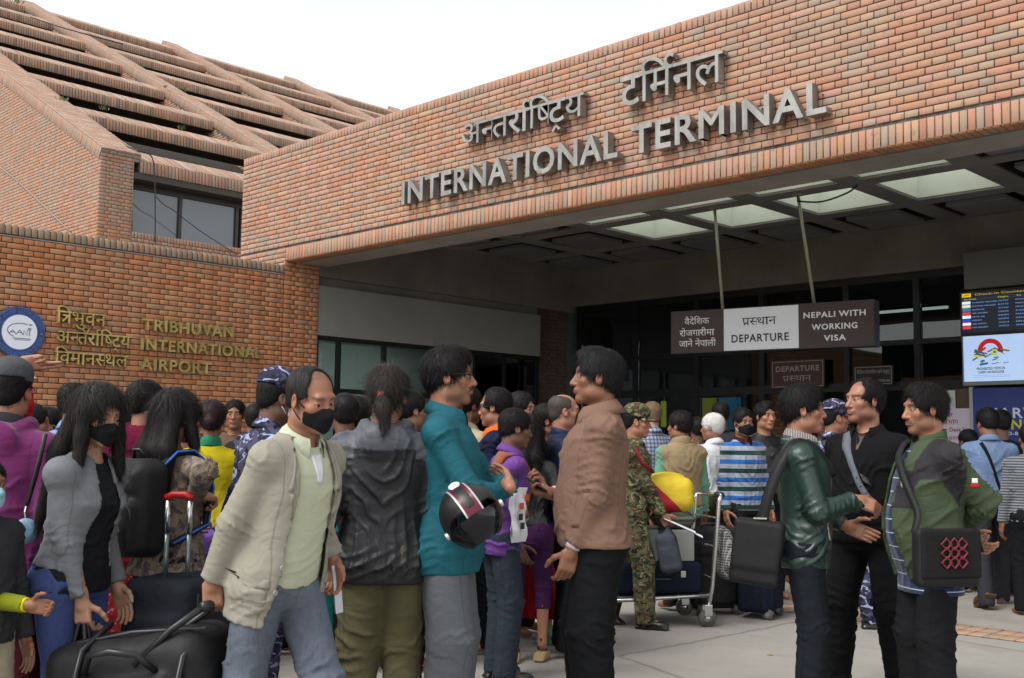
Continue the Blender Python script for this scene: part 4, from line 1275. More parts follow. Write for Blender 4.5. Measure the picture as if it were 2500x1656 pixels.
class Body:
    """joints in the person's own frame: facing +y, right hand at +x, feet on z = 0; drawn for 1.72 m and scaled by k"""
    def __init__(s, H=1.72, sex='m', lean=0.0, side=0.0, twist=0.0, head=(0, 0, 0), R=None, L=None, legs=None, fat=0.0, wide=1.0, belly=0.0):
        s.k = H / 1.72
        s.sex, s.fat, s.belly = sex, fat, belly
        s.lean, s.side = lean, side
        s.piv = V3(0, 0, 0.93)
        s.U = rotm('z', twist) @ rotm('y', side) @ rotm('x', -lean)
        s.prof = (PROF_M if sex == 'm' else PROF_F).copy()
        s.prof[:, 1] *= wide * (1 + 0.25 * fat)
        s.prof[:, 2] *= (1 + 0.4 * fat)
        sh = (0.172 if sex == 'm' else 0.150) * wide
        shz = 1.362 if sex == 'm' else 1.345
        s.hip = [V3(0.088, 0, 0.90), V3(-0.088, 0, 0.90)]
        s.sho = [s.up(V3(sh, -0.012, shz)), s.up(V3(-sh, -0.012, shz))]
        s.neck = s.up(V3(0, -0.022, 1.455))
        s.HR = rotm('z', radians(head[0])) @ rotm('x', -radians(head[1])) @ rotm('y', radians(head[2]))
        up = s.U @ V3(0, 0.0, 1)
        s.headc = s.neck + 0.092 * unit(up * 0.9 + V3(0, 0, 0.35)) + s.HR @ V3(0, 0.022, 0.055)
        s.el, s.wr, s.hand = [None] * 2, [None] * 2, [None] * 2
        for i, a in enumerate((R, L)):
            a = dict(a or {})
            sx = 1 if i == 0 else -1
            T = np.array(a.get('at', (0.245, 0.04, 0.80)), float) * (sx, 1, 1)
            if a.get('abs'): T = np.array(a['at'], float)
            hint = np.array(a.get('hint', (0.25, -0.9, -0.2)), float) * (sx, 1, 1)
            s.el[i], s.wr[i] = ik(s.sho[i], T, 0.285, 0.25, hint)
            fd = unit(s.wr[i] - s.el[i])
            F = unit(np.array(a['dir'], float) * (sx, 1, 1)) if 'dir' in a else unit(fd + V3(0, 0.15, -0.1))
            Pn = np.array(a.get('palm', (-1, 0.1, 0)), float) * (sx, 1, 1)
            Pn = unit(Pn - (Pn @ F) * F)
            s.hand[i] = dict(F=F, P=Pn, T=np.cross(F, Pn) * sx, curl=a.get('curl', 0.35), point=a.get('point', False), spread=a.get('spread', 0.0), thumb=a.get('thumb', 0.3))
        s.kn, s.an = [None] * 2, [None] * 2
        lg = legs or {}
        s.toe = [None] * 2
        for i, key in enumerate(('R', 'L')):
            sx = 1 if i == 0 else -1
            T = np.array(lg.get(key, (0.10, 0.0, 0.09)), float) * (sx, 1, 1)
            dl = max(np.linalg.norm(T - s.hip[i]), .7)
            s.kn[i], s.an[i] = ik(s.hip[i], T, min(max(dl * .5022, .385), .425), min(max(dl * .5022, .385), .425), V3(0.1 * sx, 1, 0))
            t = unit(V3(sx * 0.22, 1, 0))
            if T[2] > 0.12: t = unit(V3(sx * 0.1, 0.8, -0.6))
            s.toe[i] = t
    def up(s, p): return s.piv + s.U @ (p - s.piv)
    def torso(s, off=0.0, z0=0.78, z1=1.50, off_b=None, flare=0.0, expo=2.35, drop=0.0):
        pr = s.prof
        def fn(P):
            q = (P - s.piv) @ s.U + s.piv
            z = q[..., 2] + drop
            a = np.interp(z, pr[:, 0], pr[:, 1]) + off
            b = np.interp(z, pr[:, 0], pr[:, 2]) + (off if off_b is None else off_b)
            yc = np.interp(z, pr[:, 0], pr[:, 3])
            fl = flare * np.clip((1.15 - z) / 0.3, 0, 1.5)
            a = a + fl; b = b + fl
            x = q[..., 0]
            y = q[..., 1] - yc
            if s.belly:
                b = b + np.where(y > 0, s.belly * np.exp(-((z - 1.06) / 0.17) ** 2) * (1 - 0.5 * np.clip(np.abs(x) / 0.2, 0, 1)), 0)
            r = (np.abs(x / a) ** expo + np.abs(y / b) ** expo) ** (1 / expo)
            d = (r - 1) * np.minimum(a, b)
            return np.maximum(np.maximum(d, z - z1), z0 - z)
        e = off + flare * 1.5 + s.belly + 0.03
        c = [s.up(V3(x, y, z)) for x in (-0.2 - e, 0.2 + e) for y in (-0.15 - e, 0.15 + e) for z in (z0 - 0.02, z1 + 0.02)]
        return fn, np.min(c, 0), np.max(c, 0)
    def loc(s, P):
        return (P - s.piv) @ s.U + s.piv

def finger_prims(o, h, i_sx):
    F, P, T = h['F'], h['P'], h['T']
    pr = []
    M = np.column_stack([T, F, P])
    pr.append((rbox(o + F * 0.046, (0.040, 0.047, 0.014), 0.013, M), 0.0))
    pr.append((rcone(o - F * 0.03, o + F * 0.02, 0.026, 0.027), 0.014))
    spec = [(0.031, (0.043, 0.027, 0.021), 0.0095), (0.0105, (0.047, 0.031, 0.022), 0.0098), (-0.0105, (0.043, 0.029, 0.021), 0.0093), (-0.030, (0.034, 0.021, 0.018), 0.0082)]
    for n, (tx, seg, r) in enumerate(spec):
        c = h['curl'] * (0.85 + 0.1 * n) if not isinstance(h['curl'], (list, tuple)) else 0
        if h['point']: c = 0.03 if n == 0 else 1.25
        if isinstance(h['curl'], (list, tuple)): c = h['curl'][n]
        p = o + F * 0.088 + T * tx
        side = h['spread'] * (1.5 - n) * 0.12
        a = 0.0
        for j, L in enumerate(seg):
            a += c
            d = unit(F * cos(a) + P * sin(a) + T * side)
            q = p + d * L
            pr.append((rcone(p, q, r * (1 - 0.08 * j), r * (1 - 0.08 * (j + 1))), 0.006 if j == 0 else 0.002))
            p = q
    th = h['thumb']
    p = o + F * 0.022 + T * 0.030 + P * 0.004
    for L, r, (a, b, c) in ((0.042, 0.0135, (0.75, 0.62, 0.25 + th)), (0.033, 0.0115, (0.45, 0.85, 0.25 + th)), (0.026, 0.0098, (0.2, 0.95, 0.2 + th))):
        q = p + unit(T * a + F * b + P * c) * L
        pr.append((rcone(p, q, r, r * 0.9), 0.008))
        p = q
    return pr
def head_prims(B, fp):
    """face towards +y of the head frame; fp holds the person's own face proportions"""
    c, R = B.headc, B.HR
    w, j, ns = fp.get('w', 1.0), fp.get('jaw', 1.0), fp.get('nose', 1.0)
    at = lambda x, y, z: c + R @ V3(x * w, y, z)
    E = lambda x, y, z, a, b, d: ell(at(x, y, z), (a * w, b, d), R)
    pr = [('+', E(0, -0.014, 0.042, .0745, .096, .078), 0), ('+', E(0, 0.022, -0.022, .059, .070, .082), 0.03), ('+', E(0, 0.030, -0.070, .049 * j, .052, .042), 0.03), ('+', E(0, 0.070, -0.100, .027 * j, .022, .018), 0.026)]
    for sx in (-1, 1):
        pr += [('+', ell(at(sx * .040, .060, -.018), (.022, .020, .018)), 0.025), ('+', ell(at(sx * .044 * j, .008, -.070), (.017, .034, .022), R), 0.025)]
    pr += [('+', rcone(at(-.034, .0795, .030), at(.034, .0795, .030), .012, .012), 0.018)]
    for sx in (-1, 1):
        pr += [('-', ell(at(sx * .0315, .100, .006), (.0195, .0185, .0125), R), 0.012)]
    pr += [('+', rcone(at(0, .082, .018), at(0, .100 + .006 * ns, -.027), .0088, .0122 * ns), 0.012), ('+', ell(at(0, .101 + .007 * ns, -.031), (.0128 * ns, .0105 * ns, .0098), R), 0.006)]
    for sx in (-1, 1):
        pr += [('+', ell(at(sx * .0135 * ns, .094, -.0335), (.0085, .0105, .0075), R), 0.006)]
    pr += [('+', ell(at(0, .084, -.058), (.030, .016, .016), R), 0.012), ('+', ell(at(0, .0965, -.0575), (.0225, .0075, .0050), R), 0.004), ('+', ell(at(0, .0950, -.0685), (.0195, .0078, .0060), R), 0.004), ('-', rcone(at(-.022, .1035, -.0630), at(.022, .1035, -.0630), .0022, .0022), 0.003)]
    for sx in (-1, 1):
        Re = R @ rotm('z', -sx * 0.42) @ rotm('x', 0.22)
        pr += [('+', ell(at(sx * .0765, -.006, -.004), (.0085, .0195, .0325), Re), 0.004), ('-', ell(at(sx * .0850, -.001, .000), (.0070, .0110, .0190), Re), 0.004), ('+', ell(at(sx * .0800, .005, -.006), (.004, .004, .009), Re), 0.003)]
    if fp.get('lids', True):
        for sx in (-1, 1):
            e = at(sx * .0315, .0745, .0045)
            def lid(P, e=e):
                q = (P - e) @ R
                d = np.linalg.norm(q / (1.10, 1, 1), axis=-1)
                up_ = np.maximum(d - .0152, -(q[..., 2] - fp.get('open', .0032) + 14 * q[..., 0] ** 2))
                dn = np.maximum(d - .0143, q[..., 2] + .0052 - 10 * q[..., 0] ** 2)
                return np.minimum(up_, dn)
            pr.append(('+', (lid, e - .017, e + .017), 0.0015))
    return pr, at
def build_skin(B, fp, hi=True, sleeves=(1, 1), bare_legs=False):
    """one continuous body mesh: head and hands sampled finer than the rest"""
    res = []
    neck = [(rcone(B.headc + B.HR @ V3(0, -.026, -.03), B.neck + B.U @ V3(0, -.004, -.03), .054 if B.sex == 'm' else .045, .060 if B.sex == 'm' else .050), 0.03)]
    hp, at = head_prims(B, fp)
    h = 0.0036 if hi else 0.0056
    lo, hi_ = B.headc - .15, B.headc + .15
    lo[2] -= .06
    F = Field(lo, hi_, h)
    for op, p, k in hp[:4]: F.add(p, k)
    F.add(*neck[0])
    for op, p, k in hp[4:]:
        F.add(p, k) if op == '+' else F.cut(p, k)
    nz = B.neck[2] - 0.055
    F.clip(lambda P: (nz - P[..., 2]))
    hv, hf = F.mesh()
    res.append((relax(hv, hf, 1, 0.35), hf, 'head'))
    # trunk and limbs, a little thinner than the clothes over them
    lo = np.min([B.wr[0], B.wr[1], B.el[0], B.el[1], B.sho[0], B.sho[1], B.an[0], B.an[1], B.hip[0], B.hip[1]], 0) - .17
    hi2 = np.max([B.wr[0], B.wr[1], B.el[0], B.el[1], B.kn[0], B.kn[1], B.sho[0], B.sho[1], B.an[0], B.an[1], B.neck], 0) + .13
    G = Field(lo, hi2, 0.015)
    G.add(B.torso(-0.016, 0.86))
    for i in range(2):
        G.add(rcone(B.sho[i], B.el[i], .047, .038), 0.03).add(rcone(B.el[i], B.wr[i], .037, .025), 0.012)
        G.add(rcone(B.hip[i], B.kn[i], .078, .050), 0.03).add(rcone(B.kn[i], B.an[i], .049, .033), 0.012)
        G.add(rcone(B.kn[i] * .65 + B.an[i] * .35 + V3(0, -.018, 0), B.an[i] * .7 + B.kn[i] * .3, .040, .03), 0.02)
        G.add(rcone(B.an[i] - V3(0, 0, .03), B.an[i] + B.toe[i] * .15 - V3(0, 0, .055), .034, .026), 0.02)
    G.add(rcone(B.neck, B.up(V3(0, -.02, 1.36)), .05, .06), 0.02)
    gv, gf = G.mesh()
    res.append((gv, gf, 'trunk'))
    for i in range(2):
        o = B.wr[i]
        hd = B.hand[i]
        c = o + hd['F'] * .09
        K = Field(c - .14, c + .14, 0.0040 if hi else 0.0060)
        fa = o + unit(B.el[i] - o) * 0.07
        K.add(rcone(fa, o, .031, .0255))
        for p, k in finger_prims(o, hd, 1): K.add(p, k)
        kv, kf = K.mesh()
        if len(kv): res.append((relax(kv, kf, 1, 0.3), kf, 'hand%d' % i))
    vs, fs, tag, n = [], [], [], 0
    for v, f, t in res:
        vs.append(v); fs.append(f + n); n += len(v)
        tag += [t] * len(v)
    return np.concatenate(vs), np.concatenate(fs), np.array(tag), F
def skin_colors(B, v, tag, fp, skin):
    base = np.array(skin, float)
    col = np.tile(base, (len(v), 1))
    q = (v - B.headc) @ B.HR
    w = fp.get('w', 1.0)
    x, y, z = q[:, 0] / w, q[:, 1], q[:, 2]
    H = tag == 'head'
    def blend(m, c):
        m = np.clip(m, 0, 1)[:, None] * H[:, None]
        col[:] = col * (1 - m) + np.array(c) * m
    G = lambda a, b, r: np.exp(-((a - b) / r) ** 2)
    ax = np.abs(x)
    red = base * V3(1.10, 0.82, 0.80)
    blend(0.55 * G(ax, .042, .022) * G(z, -.022, .022) * (y > .03), red)
    blend(0.5 * G(x, 0, .014) * G(z, -.03, .016) * (y > .09), red)
    blend(0.8 * (ax > .068) * G(z, -.01, .04), red)
    lip = base * V3(0.88, 0.55, 0.55)
    blend(0.85 * (ax < .024 - .25 * np.abs(z + .062)) * G(z, -.062, .0095) * (y > .085), lip)
    hc = np.array(fp.get('haircol', (.008, .007, .006)))
    fh = fp.get('stubble', 0.0)
    if fh:
        zone = ((z < -.045) & (y > -.01) & (z > -.125)) | ((ax > .048) & (z < -.01) & (y > -.01) & (y < .06))
        zone = zone & ~((ax < .026) & (np.abs(z + .062) < .010))
        blend(fh * zone * np.clip((.115 + z) / .02, 0, 1) * (0.75 + 0.5 * vnoise(v * 300)), base * 0.25 + hc * 0.6)
    if fp.get('mustache', 0):
        blend(fp['mustache'] * ((ax < .030) & (z < -.041 - ax * .12) & (z > -.056 - ax * .28) & (y > .07)), hc)
    if fp.get('goatee', 0):
        blend(fp['goatee'] * ((ax < .02) & (z < -.077) & (z > -.115) & (y > .05)), hc)
    br = fp.get('brow', 0.85)
    zc = .0255 + .0045 * np.cos((ax - .034) / .016) - .10 * np.clip(ax - .04, 0, 1)
    blend(br * ((ax > .012) & (ax < .051)) * G(z, zc, .0046 if B.sex == 'm' else .0033) * (y > .04), hc * 1.4)
    lash = np.abs(np.linalg.norm(np.stack([(ax - .0315) / 1.35, (z - .0042 + 9 * (ax - .0315) ** 2) * 3.0], -1), axis=-1))
    blend(0.75 * (lash < .0125) * (y > .06) * (z > .001) * (z < .010), hc * 1.2 + base * 0.12)
    blend(0.30 * G(ax, .0315, .016) * G(z, .004, .012) * (y > .05), base * V3(.62, .52, .50))  # shade of the eye sockets, put into the skin colour
    if fp.get('fuzz', 0):
        blend(fp['fuzz'] * sstep(.075 - y + .25 * (z - .06), .0, .05) * sstep(z, .02, .06) * (.55 + .7 * vnoise(v * 160)), hc * 1.5 + base * .05)
    return np.clip(col, 0, 1)
@cached
def skin_mat(name='skin'):
    t = NT(name)
    c = t.attr('Col')
    n = t.noise(30, 4, 0.6)
    c2 = t.mix(t.math('MULTIPLY', n.outputs[0], 0.35), c, t.mix(0.6, c, (0.30, 0.12, 0.07)))
    t.bump(t.noise(260, 3, 0.6).outputs[0], 0.10, 0.002)
    m = t.set(c2, 0.48, spec=0.45, Subsurface__Weight=0.04, Subsurface__Scale=0.02)
    t.b.inputs['Subsurface Radius'].default_value = (1.0, 0.35, 0.2)
    return m
M_EYE = None
def eye_mat():
    global M_EYE
    if M_EYE is None:
        t = NT('eye')
        M_EYE = t.set(t.attr('Col'), 0.12, spec=0.5)
    return M_EYE
def make_eyes(B, fp, parent, gaze=(0, 0)):
    w = fp.get('w', 1.0)
    for sx in (-1, 1):
        c = B.headc + B.HR @ V3(sx * .0315 * w, .0745, .0045)
        g = B.HR @ unit(V3(gaze[0], 1, gaze[1]))
        a = unit(np.cross(g, (0, 0, 1))); b = np.cross(a, g)
        v, col, f = [], [], []
        nr, ns = 9, 14
        for i in range(nr):
            th = (i / (nr - 1)) * 1.7
            for k in range(ns):
                ph = 2 * pi * k / ns
                v.append(c + .0133 * (g * cos(th) + sin(th) * (a * cos(ph) + b * sin(ph))))
                col.append((.004, .003, .003) if th < .25 else (.035, .018, .010) if th < .55 else (.36, .31, .28))
        for i in range(nr - 1):
            for k in range(ns):
                f.append((i * ns + k, i * ns + (k + 1) % ns, (i + 1) * ns + (k + 1) % ns, (i + 1) * ns + k))
        put(bpy.data.objects.new('eye', npmesh('eye', np.array(v) * B.k, f, eye_mat(), True, cols=col)), parent)

# ================================================================ hair
@cached
def hair_mat(col, rough=0.42):
    t = NT('hair')
    n = t.noise(70, 3, 0.6)
    c = t.mix(n.outputs[0], tuple(v * 0.55 for v in col), tuple(min(1, v * 1.6) for v in col))
    t.bump(t.noise(160, 3, 0.6, t.mapr(t.coord(), (1, 1, .25))).outputs[0], 0.5, 0.004)
    return t.set(c, rough + .10, spec=0.16)
def ribbons(paths, w0, nrm):
    """paths: n x s x 3, nrm: n x s x 3; tapering ribbons, two crossed faces wide"""
    n, s, _ = paths.shape
    tg = np.gradient(paths, axis=1)
    sd = np.cross(tg, nrm)
    sd /= np.maximum(np.linalg.norm(sd, axis=-1, keepdims=True), 1e-9)
    w = (w0 * np.linspace(1, 0.15, s))[None, :, None]
    v = np.stack([paths - sd * w, paths + sd * w], 2).reshape(-1, 3)
    b = (np.arange(n) * s * 2)[:, None]
    k = np.arange(s - 1)[None] * 2
    f = np.stack([b + k, b + k + 1, b + k + 3, b + k + 2], -1).reshape(-1, 4)
    return v, f
def grow(F, seeds, dirfn, steps, step, lift, rs, jit=0.25, stick=0.6):
    p = seeds.copy()
    paths, nr = [], []
    rd = rs.normal(0, jit, p.shape)
    for i in range(steps):
        g = F.grad(p)
        paths.append(p.copy()); nr.append(g)
        d = dirfn(p) + rd * (0.4 + i / steps)
        d = d - (d * g).sum(-1, keepdims=True) * g * stick
        d /= np.maximum(np.linalg.norm(d, axis=-1, keepdims=True), 1e-9)
        p = p + d * step[:, None]
        sd = F.sample(p)
        inside = sd < lift
        p = p + F.grad(p) * np.where(inside, (lift - sd), 0)[:, None]
    return np.stack(paths, 1), np.stack(nr, 1)
def make_hair(B, fp, st, parent, hi, seed):
    rs = np.random.default_rng(seed)
    c, R = B.headc, B.HR
    w = fp.get('w', 1.0)
    at = lambda x, y, z: c + R @ V3(x * w, y, z)
    kind = st.get('kind', 'short')
    th = st.get('th', 0.016) * 0.8
    col = st.get('col', BLK)
    L = st.get('len', 0.12 if kind in ('pony', 'bun') else 0.0)
    h = 0.0046 if hi else 0.007
    lo, hi_ = c - .17, c + .17
    if L:
        lo = lo - (.06, .10, L); hi_ = hi_ + (.06, .06, 0)
    F = Field(lo, hi_, h)
    F.add(ell(at(0, -.016, .045), ((.0755 + th) * w, .097 + th * .85, .080 + th), R))
    F.add(ell(at(0, -.052, -.016), ((.056 + th * .4) * w, .052 + th * .5, .052), R), 0.03)
    if st.get('top', 0):
        F.add(ell(at(st.get('tx', 0), .03, .095 + st['top'] * .3), (.060, .055, .030 + st['top']), R), 0.03)
    fl = st.get('line', 0.0)
    # face and temples carved free
    F.cut(ell(at(0, .112 - fl * .3, -.005 - fl * .2), (.066, .056, .092 - fl), R), 0.012)
    F.cut(ell(at(0, .075, -.080), (.090, .070, .066), R), 0.012)
    for sx in (-1, 1):
        F.cut(ell(at(sx * .088, .004, -.030), (.026, .036, .046 if kind != 'long' else .02), R), 0.008)
    bald = st.get('bald', 0)
    if bald:
        F.cut(ell(at(0, .088, .095), (.054, .056 + bald * .045, .072), R), 0.02)
        if bald > .7: F.cut(ell(at(0, .01, .150), (.052, .085, .060 + bald * .02), R), 0.02)
        for sx in (-1, 1):
            F.cut(ell(at(sx * .045, .085, .060), (.030, .050, .040), R), 0.015)
    U = B.U
    dn = V3(0, 0, -1)
    if kind == 'long':
        side = st.get('side', 1.0)
        back = U @ V3(0, -1, 0)
        sh = B.neck + U @ V3(0, 0, 0.0)
        for x, y, r0, r1, l in ((0, -.075, .055, .045, 1.0), (-.055, -.06, .042, .035, .95), (.055, -.06, .042, .035, .95)):
            a = at(x, y, .0)
            m = sh + U @ V3(x * 1.35, -.095, -.02)
            e = sh + U @ V3(x * 1.5, -.125, -L * l + .10)
            F.add(rcone(a, m, r0, r0 * .9), 0.03).add(rcone(m, e, r0 * .9, r1 * .55), 0.03)
        for sx in (-1, 1):
            if side:
                a = at(sx * .078, .015, .02)
                m = at(sx * .088, .032, -.07)
                e = m + U @ V3(sx * .02, .02 * side, -.11 * side)
                F.add(rcone(at(sx * .060, .03, .075), a, .026, .026), 0.02).add(rcone(a, m, .025, .026), 0.02).add(rcone(m, e, .026, .02), 0.02)
                if st.get('front'):
                    e2 = e + U @ V3(-sx * .0, .02, -st['front'])
                    F.add(rcone(e, e2, .022, .012), 0.02)
    if kind == 'pony':
        a = at(0, -.118, -.015)
        m = a + V3(0, 0, -.05) + U @ V3(.008, -.035, 0)
        e = m + V3(.01, -.005, -.09)
        F.add(rcone(at(0, -.10, 0), a, .03, .022), 0.02).add(rcone(a, m, .022, .034), 0.01).add(rcone(m, e, .034, .016), 0.02)
    if kind == 'bun':
        F.add(ell(at(0, -.125, -.01), (.045, .040, .045), R), 0.012)
    v, f = F.mesh()
    n = vnormals(v, f)
    q = (v - c) @ R
    amp = st.get('mess', 0.004) * .6
    v = relax(v, f, 1, 0.3) + n * ((fbm(q * (90, 55, 45) + seed, 2) - 0.5) * 2.0 * amp)[:, None]
    m = hair_mat(col, st.get('rough', 0.42))
    ho = put(bpy.data.objects.new('hair', npmesh('hair', v * B.k, f, m, True)), parent)
    # loose strands over the mass
    ns = int(st.get('strands', 900 if hi else 260) * (1.9 if hi else 1.2))
    if ns:
        pick_ = rs.integers(0, len(v), ns)
        seeds = v[pick_] - n[pick_] * 0.002
        crown = at(st.get('part', 0.0), -.045, .115)
        if kind == 'long':
            fw = R @ V3(0, 1, 0)
            def df(p):
                o = p - crown
                rad = o - R[:, 2] * (o @ R[:, 2])[:, None]
                rad /= np.maximum(np.linalg.norm(rad, axis=-1, keepdims=True), 1e-6)
                t = np.clip((p[:, 2] - c[2]) / .10, 0, 1)[:, None]
                return rad * t * 0.9 + dn * (1.15 - t * 0.75) + 0.25 * (vnoise(p * 14)[:, None] - .5) * R[:, 0]
            steps, sl = 9, rs.uniform(.012, .028, ns)
        else:
            def df(p):
                o = p - crown
                o = o + R[:, 1] * st.get('fwd', 0.0) * 0.1 + R[:, 0] * st.get('sweep', 0.0) * .1
                return unit_rows(o) + dn * 0.35 + 0.5 * (np.stack([vnoise(p * 40), vnoise(p * 40 + 9), vnoise(p * 40 + 19)], -1) - .5)
            steps, sl = 5, rs.uniform(.004, .011, ns) * st.get('slen', 1.0)
        pa, nr = grow(F, seeds, df, steps, sl, 0.0025 + amp * .5, rs, st.get('jit', 0.3), st.get('stick', 0.75))
        rv, rf = ribbons(pa, st.get('sw', 0.0011 if hi else 0.0018), nr)
        put(bpy.data.objects.new('hair_strands', npmesh('hair_strands', rv * B.k, rf, m, True)), ho, kind='stuff')
    return ho, F
def unit_rows(a): return a / np.maximum(np.linalg.norm(a, axis=-1, keepdims=True), 1e-9)

# ================================================================ clothes
def crease(ph, p=3.0):
    """long narrow ridges along the lines of equal phase (one per unit)"""
    return (1 - np.abs(np.sin(pi * ph))) ** p
def sstep(x, a, b):
    t = np.clip((x - a) / (b - a), 0, 1)
    return t * t * (3 - 2 * t)
def limb_folds(v, segs, amp, joints=True, freq=24.0):
    """cloth creases on sleeves and legs: slanting ridges that wrap round the limb and crowd at the joints"""
    best = np.full(len(v), 9.0)
    out = np.zeros(len(v))
    for n_, (a, b, wj) in enumerate(segs):
        ab = b - a
        L = np.linalg.norm(ab)
        t = np.clip(((v - a) @ ab) / (L * L), 0, 1)
        ax = ab / L
        pr = v - a - t[:, None] * ab
        d = np.linalg.norm(pr, axis=1)
        s = t * L
        e1 = unit(np.cross(ax, V3(.3, .7, .1))); e2 = np.cross(ax, e1)
        th = np.arctan2(pr @ e2, pr @ e1)
        wob = vnoise(v * 8 + n_ * 5) * 1.6 + vnoise(v * 19 + 3) * .5
        sg = 1 if n_ % 2 else -1
        r1 = crease(s * freq + .55 * sg * np.sin(th + n_) + wob)
        r2 = crease(s * freq * .62 - .9 * sg * np.cos(th * 1.0 + 1.3 * n_) + 1.3 * wob + .4, 2.2)
        pm = sstep(vnoise(v * 6.5 + 11 + n_), .35, .72)
        w = sum(g * np.exp(-((t - c) / r) ** 2) for c, r, g in wj)
        val = amp * (1.5 * r1 * (.25 * pm + w * (.35 + .65 * pm)) + 1.1 * r2 * (.30 + .5 * w) * pm - .35 + .9 * (vnoise(v * 7) - .5))
        m = d < best
        best = np.where(m, d, best)
        out = np.where(m, val, out)
    return out, best
def torso_folds(q, amp, hem, vert, seed=0.0, bunch=1.0):
    x, y, z = q[:, 0], q[:, 1], q[:, 2]
    ax_ = np.abs(x)
    sd = np.sign(x)
    wob = vnoise(q * 6 + seed) * 2.0 + vnoise(q * 15 + seed + 4) * .5
    # pulls running from the armpits down towards the belly
    pull = crease((ax_ * .75 + (1.42 - z) * .55) * 15 + wob, 2.6) * sstep(vnoise(q * 4.5 + 2 + sd[:, None] * 3 + seed), .35, .7) * np.exp(-((z - 1.22) / .20) ** 2)
    # sagging cloth above the hem
    sag = crease((z + .35 * x * np.where(y > 0, 1, -1)) * 17 + 1.4 * wob, 2.4) * np.exp(-((z - bunch) / .10) ** 2) * sstep(vnoise(q * 5 + 8 + seed), .25, .65)
    # vertical drape towards the hem
    ang = np.arctan2(x, y)
    drape = crease(ang * vert * .55 + wob * .8, 1.6) * np.clip((1.20 - z) / .35, 0, 1) * sstep(vnoise(q * 3 + 5 + seed), .3, .65)
    return amp * (.25 + .75 * sstep(z, hem + .005, hem + .07)) * (1.5 * pull + 1.1 * sag + 1.0 * drape - .45 + 1.0 * (vnoise(q * 6 + 1) - .5))
def finish(name, v, f, mat, B, parent, extra_attr=True, cols=None):
    at = {'loc': B.loc(v)} if extra_attr else None
    o = put(bpy.data.objects.new(name, npmesh(name, v * B.k, f, mat, True, cols=cols, attrs=at)), parent)
    return o
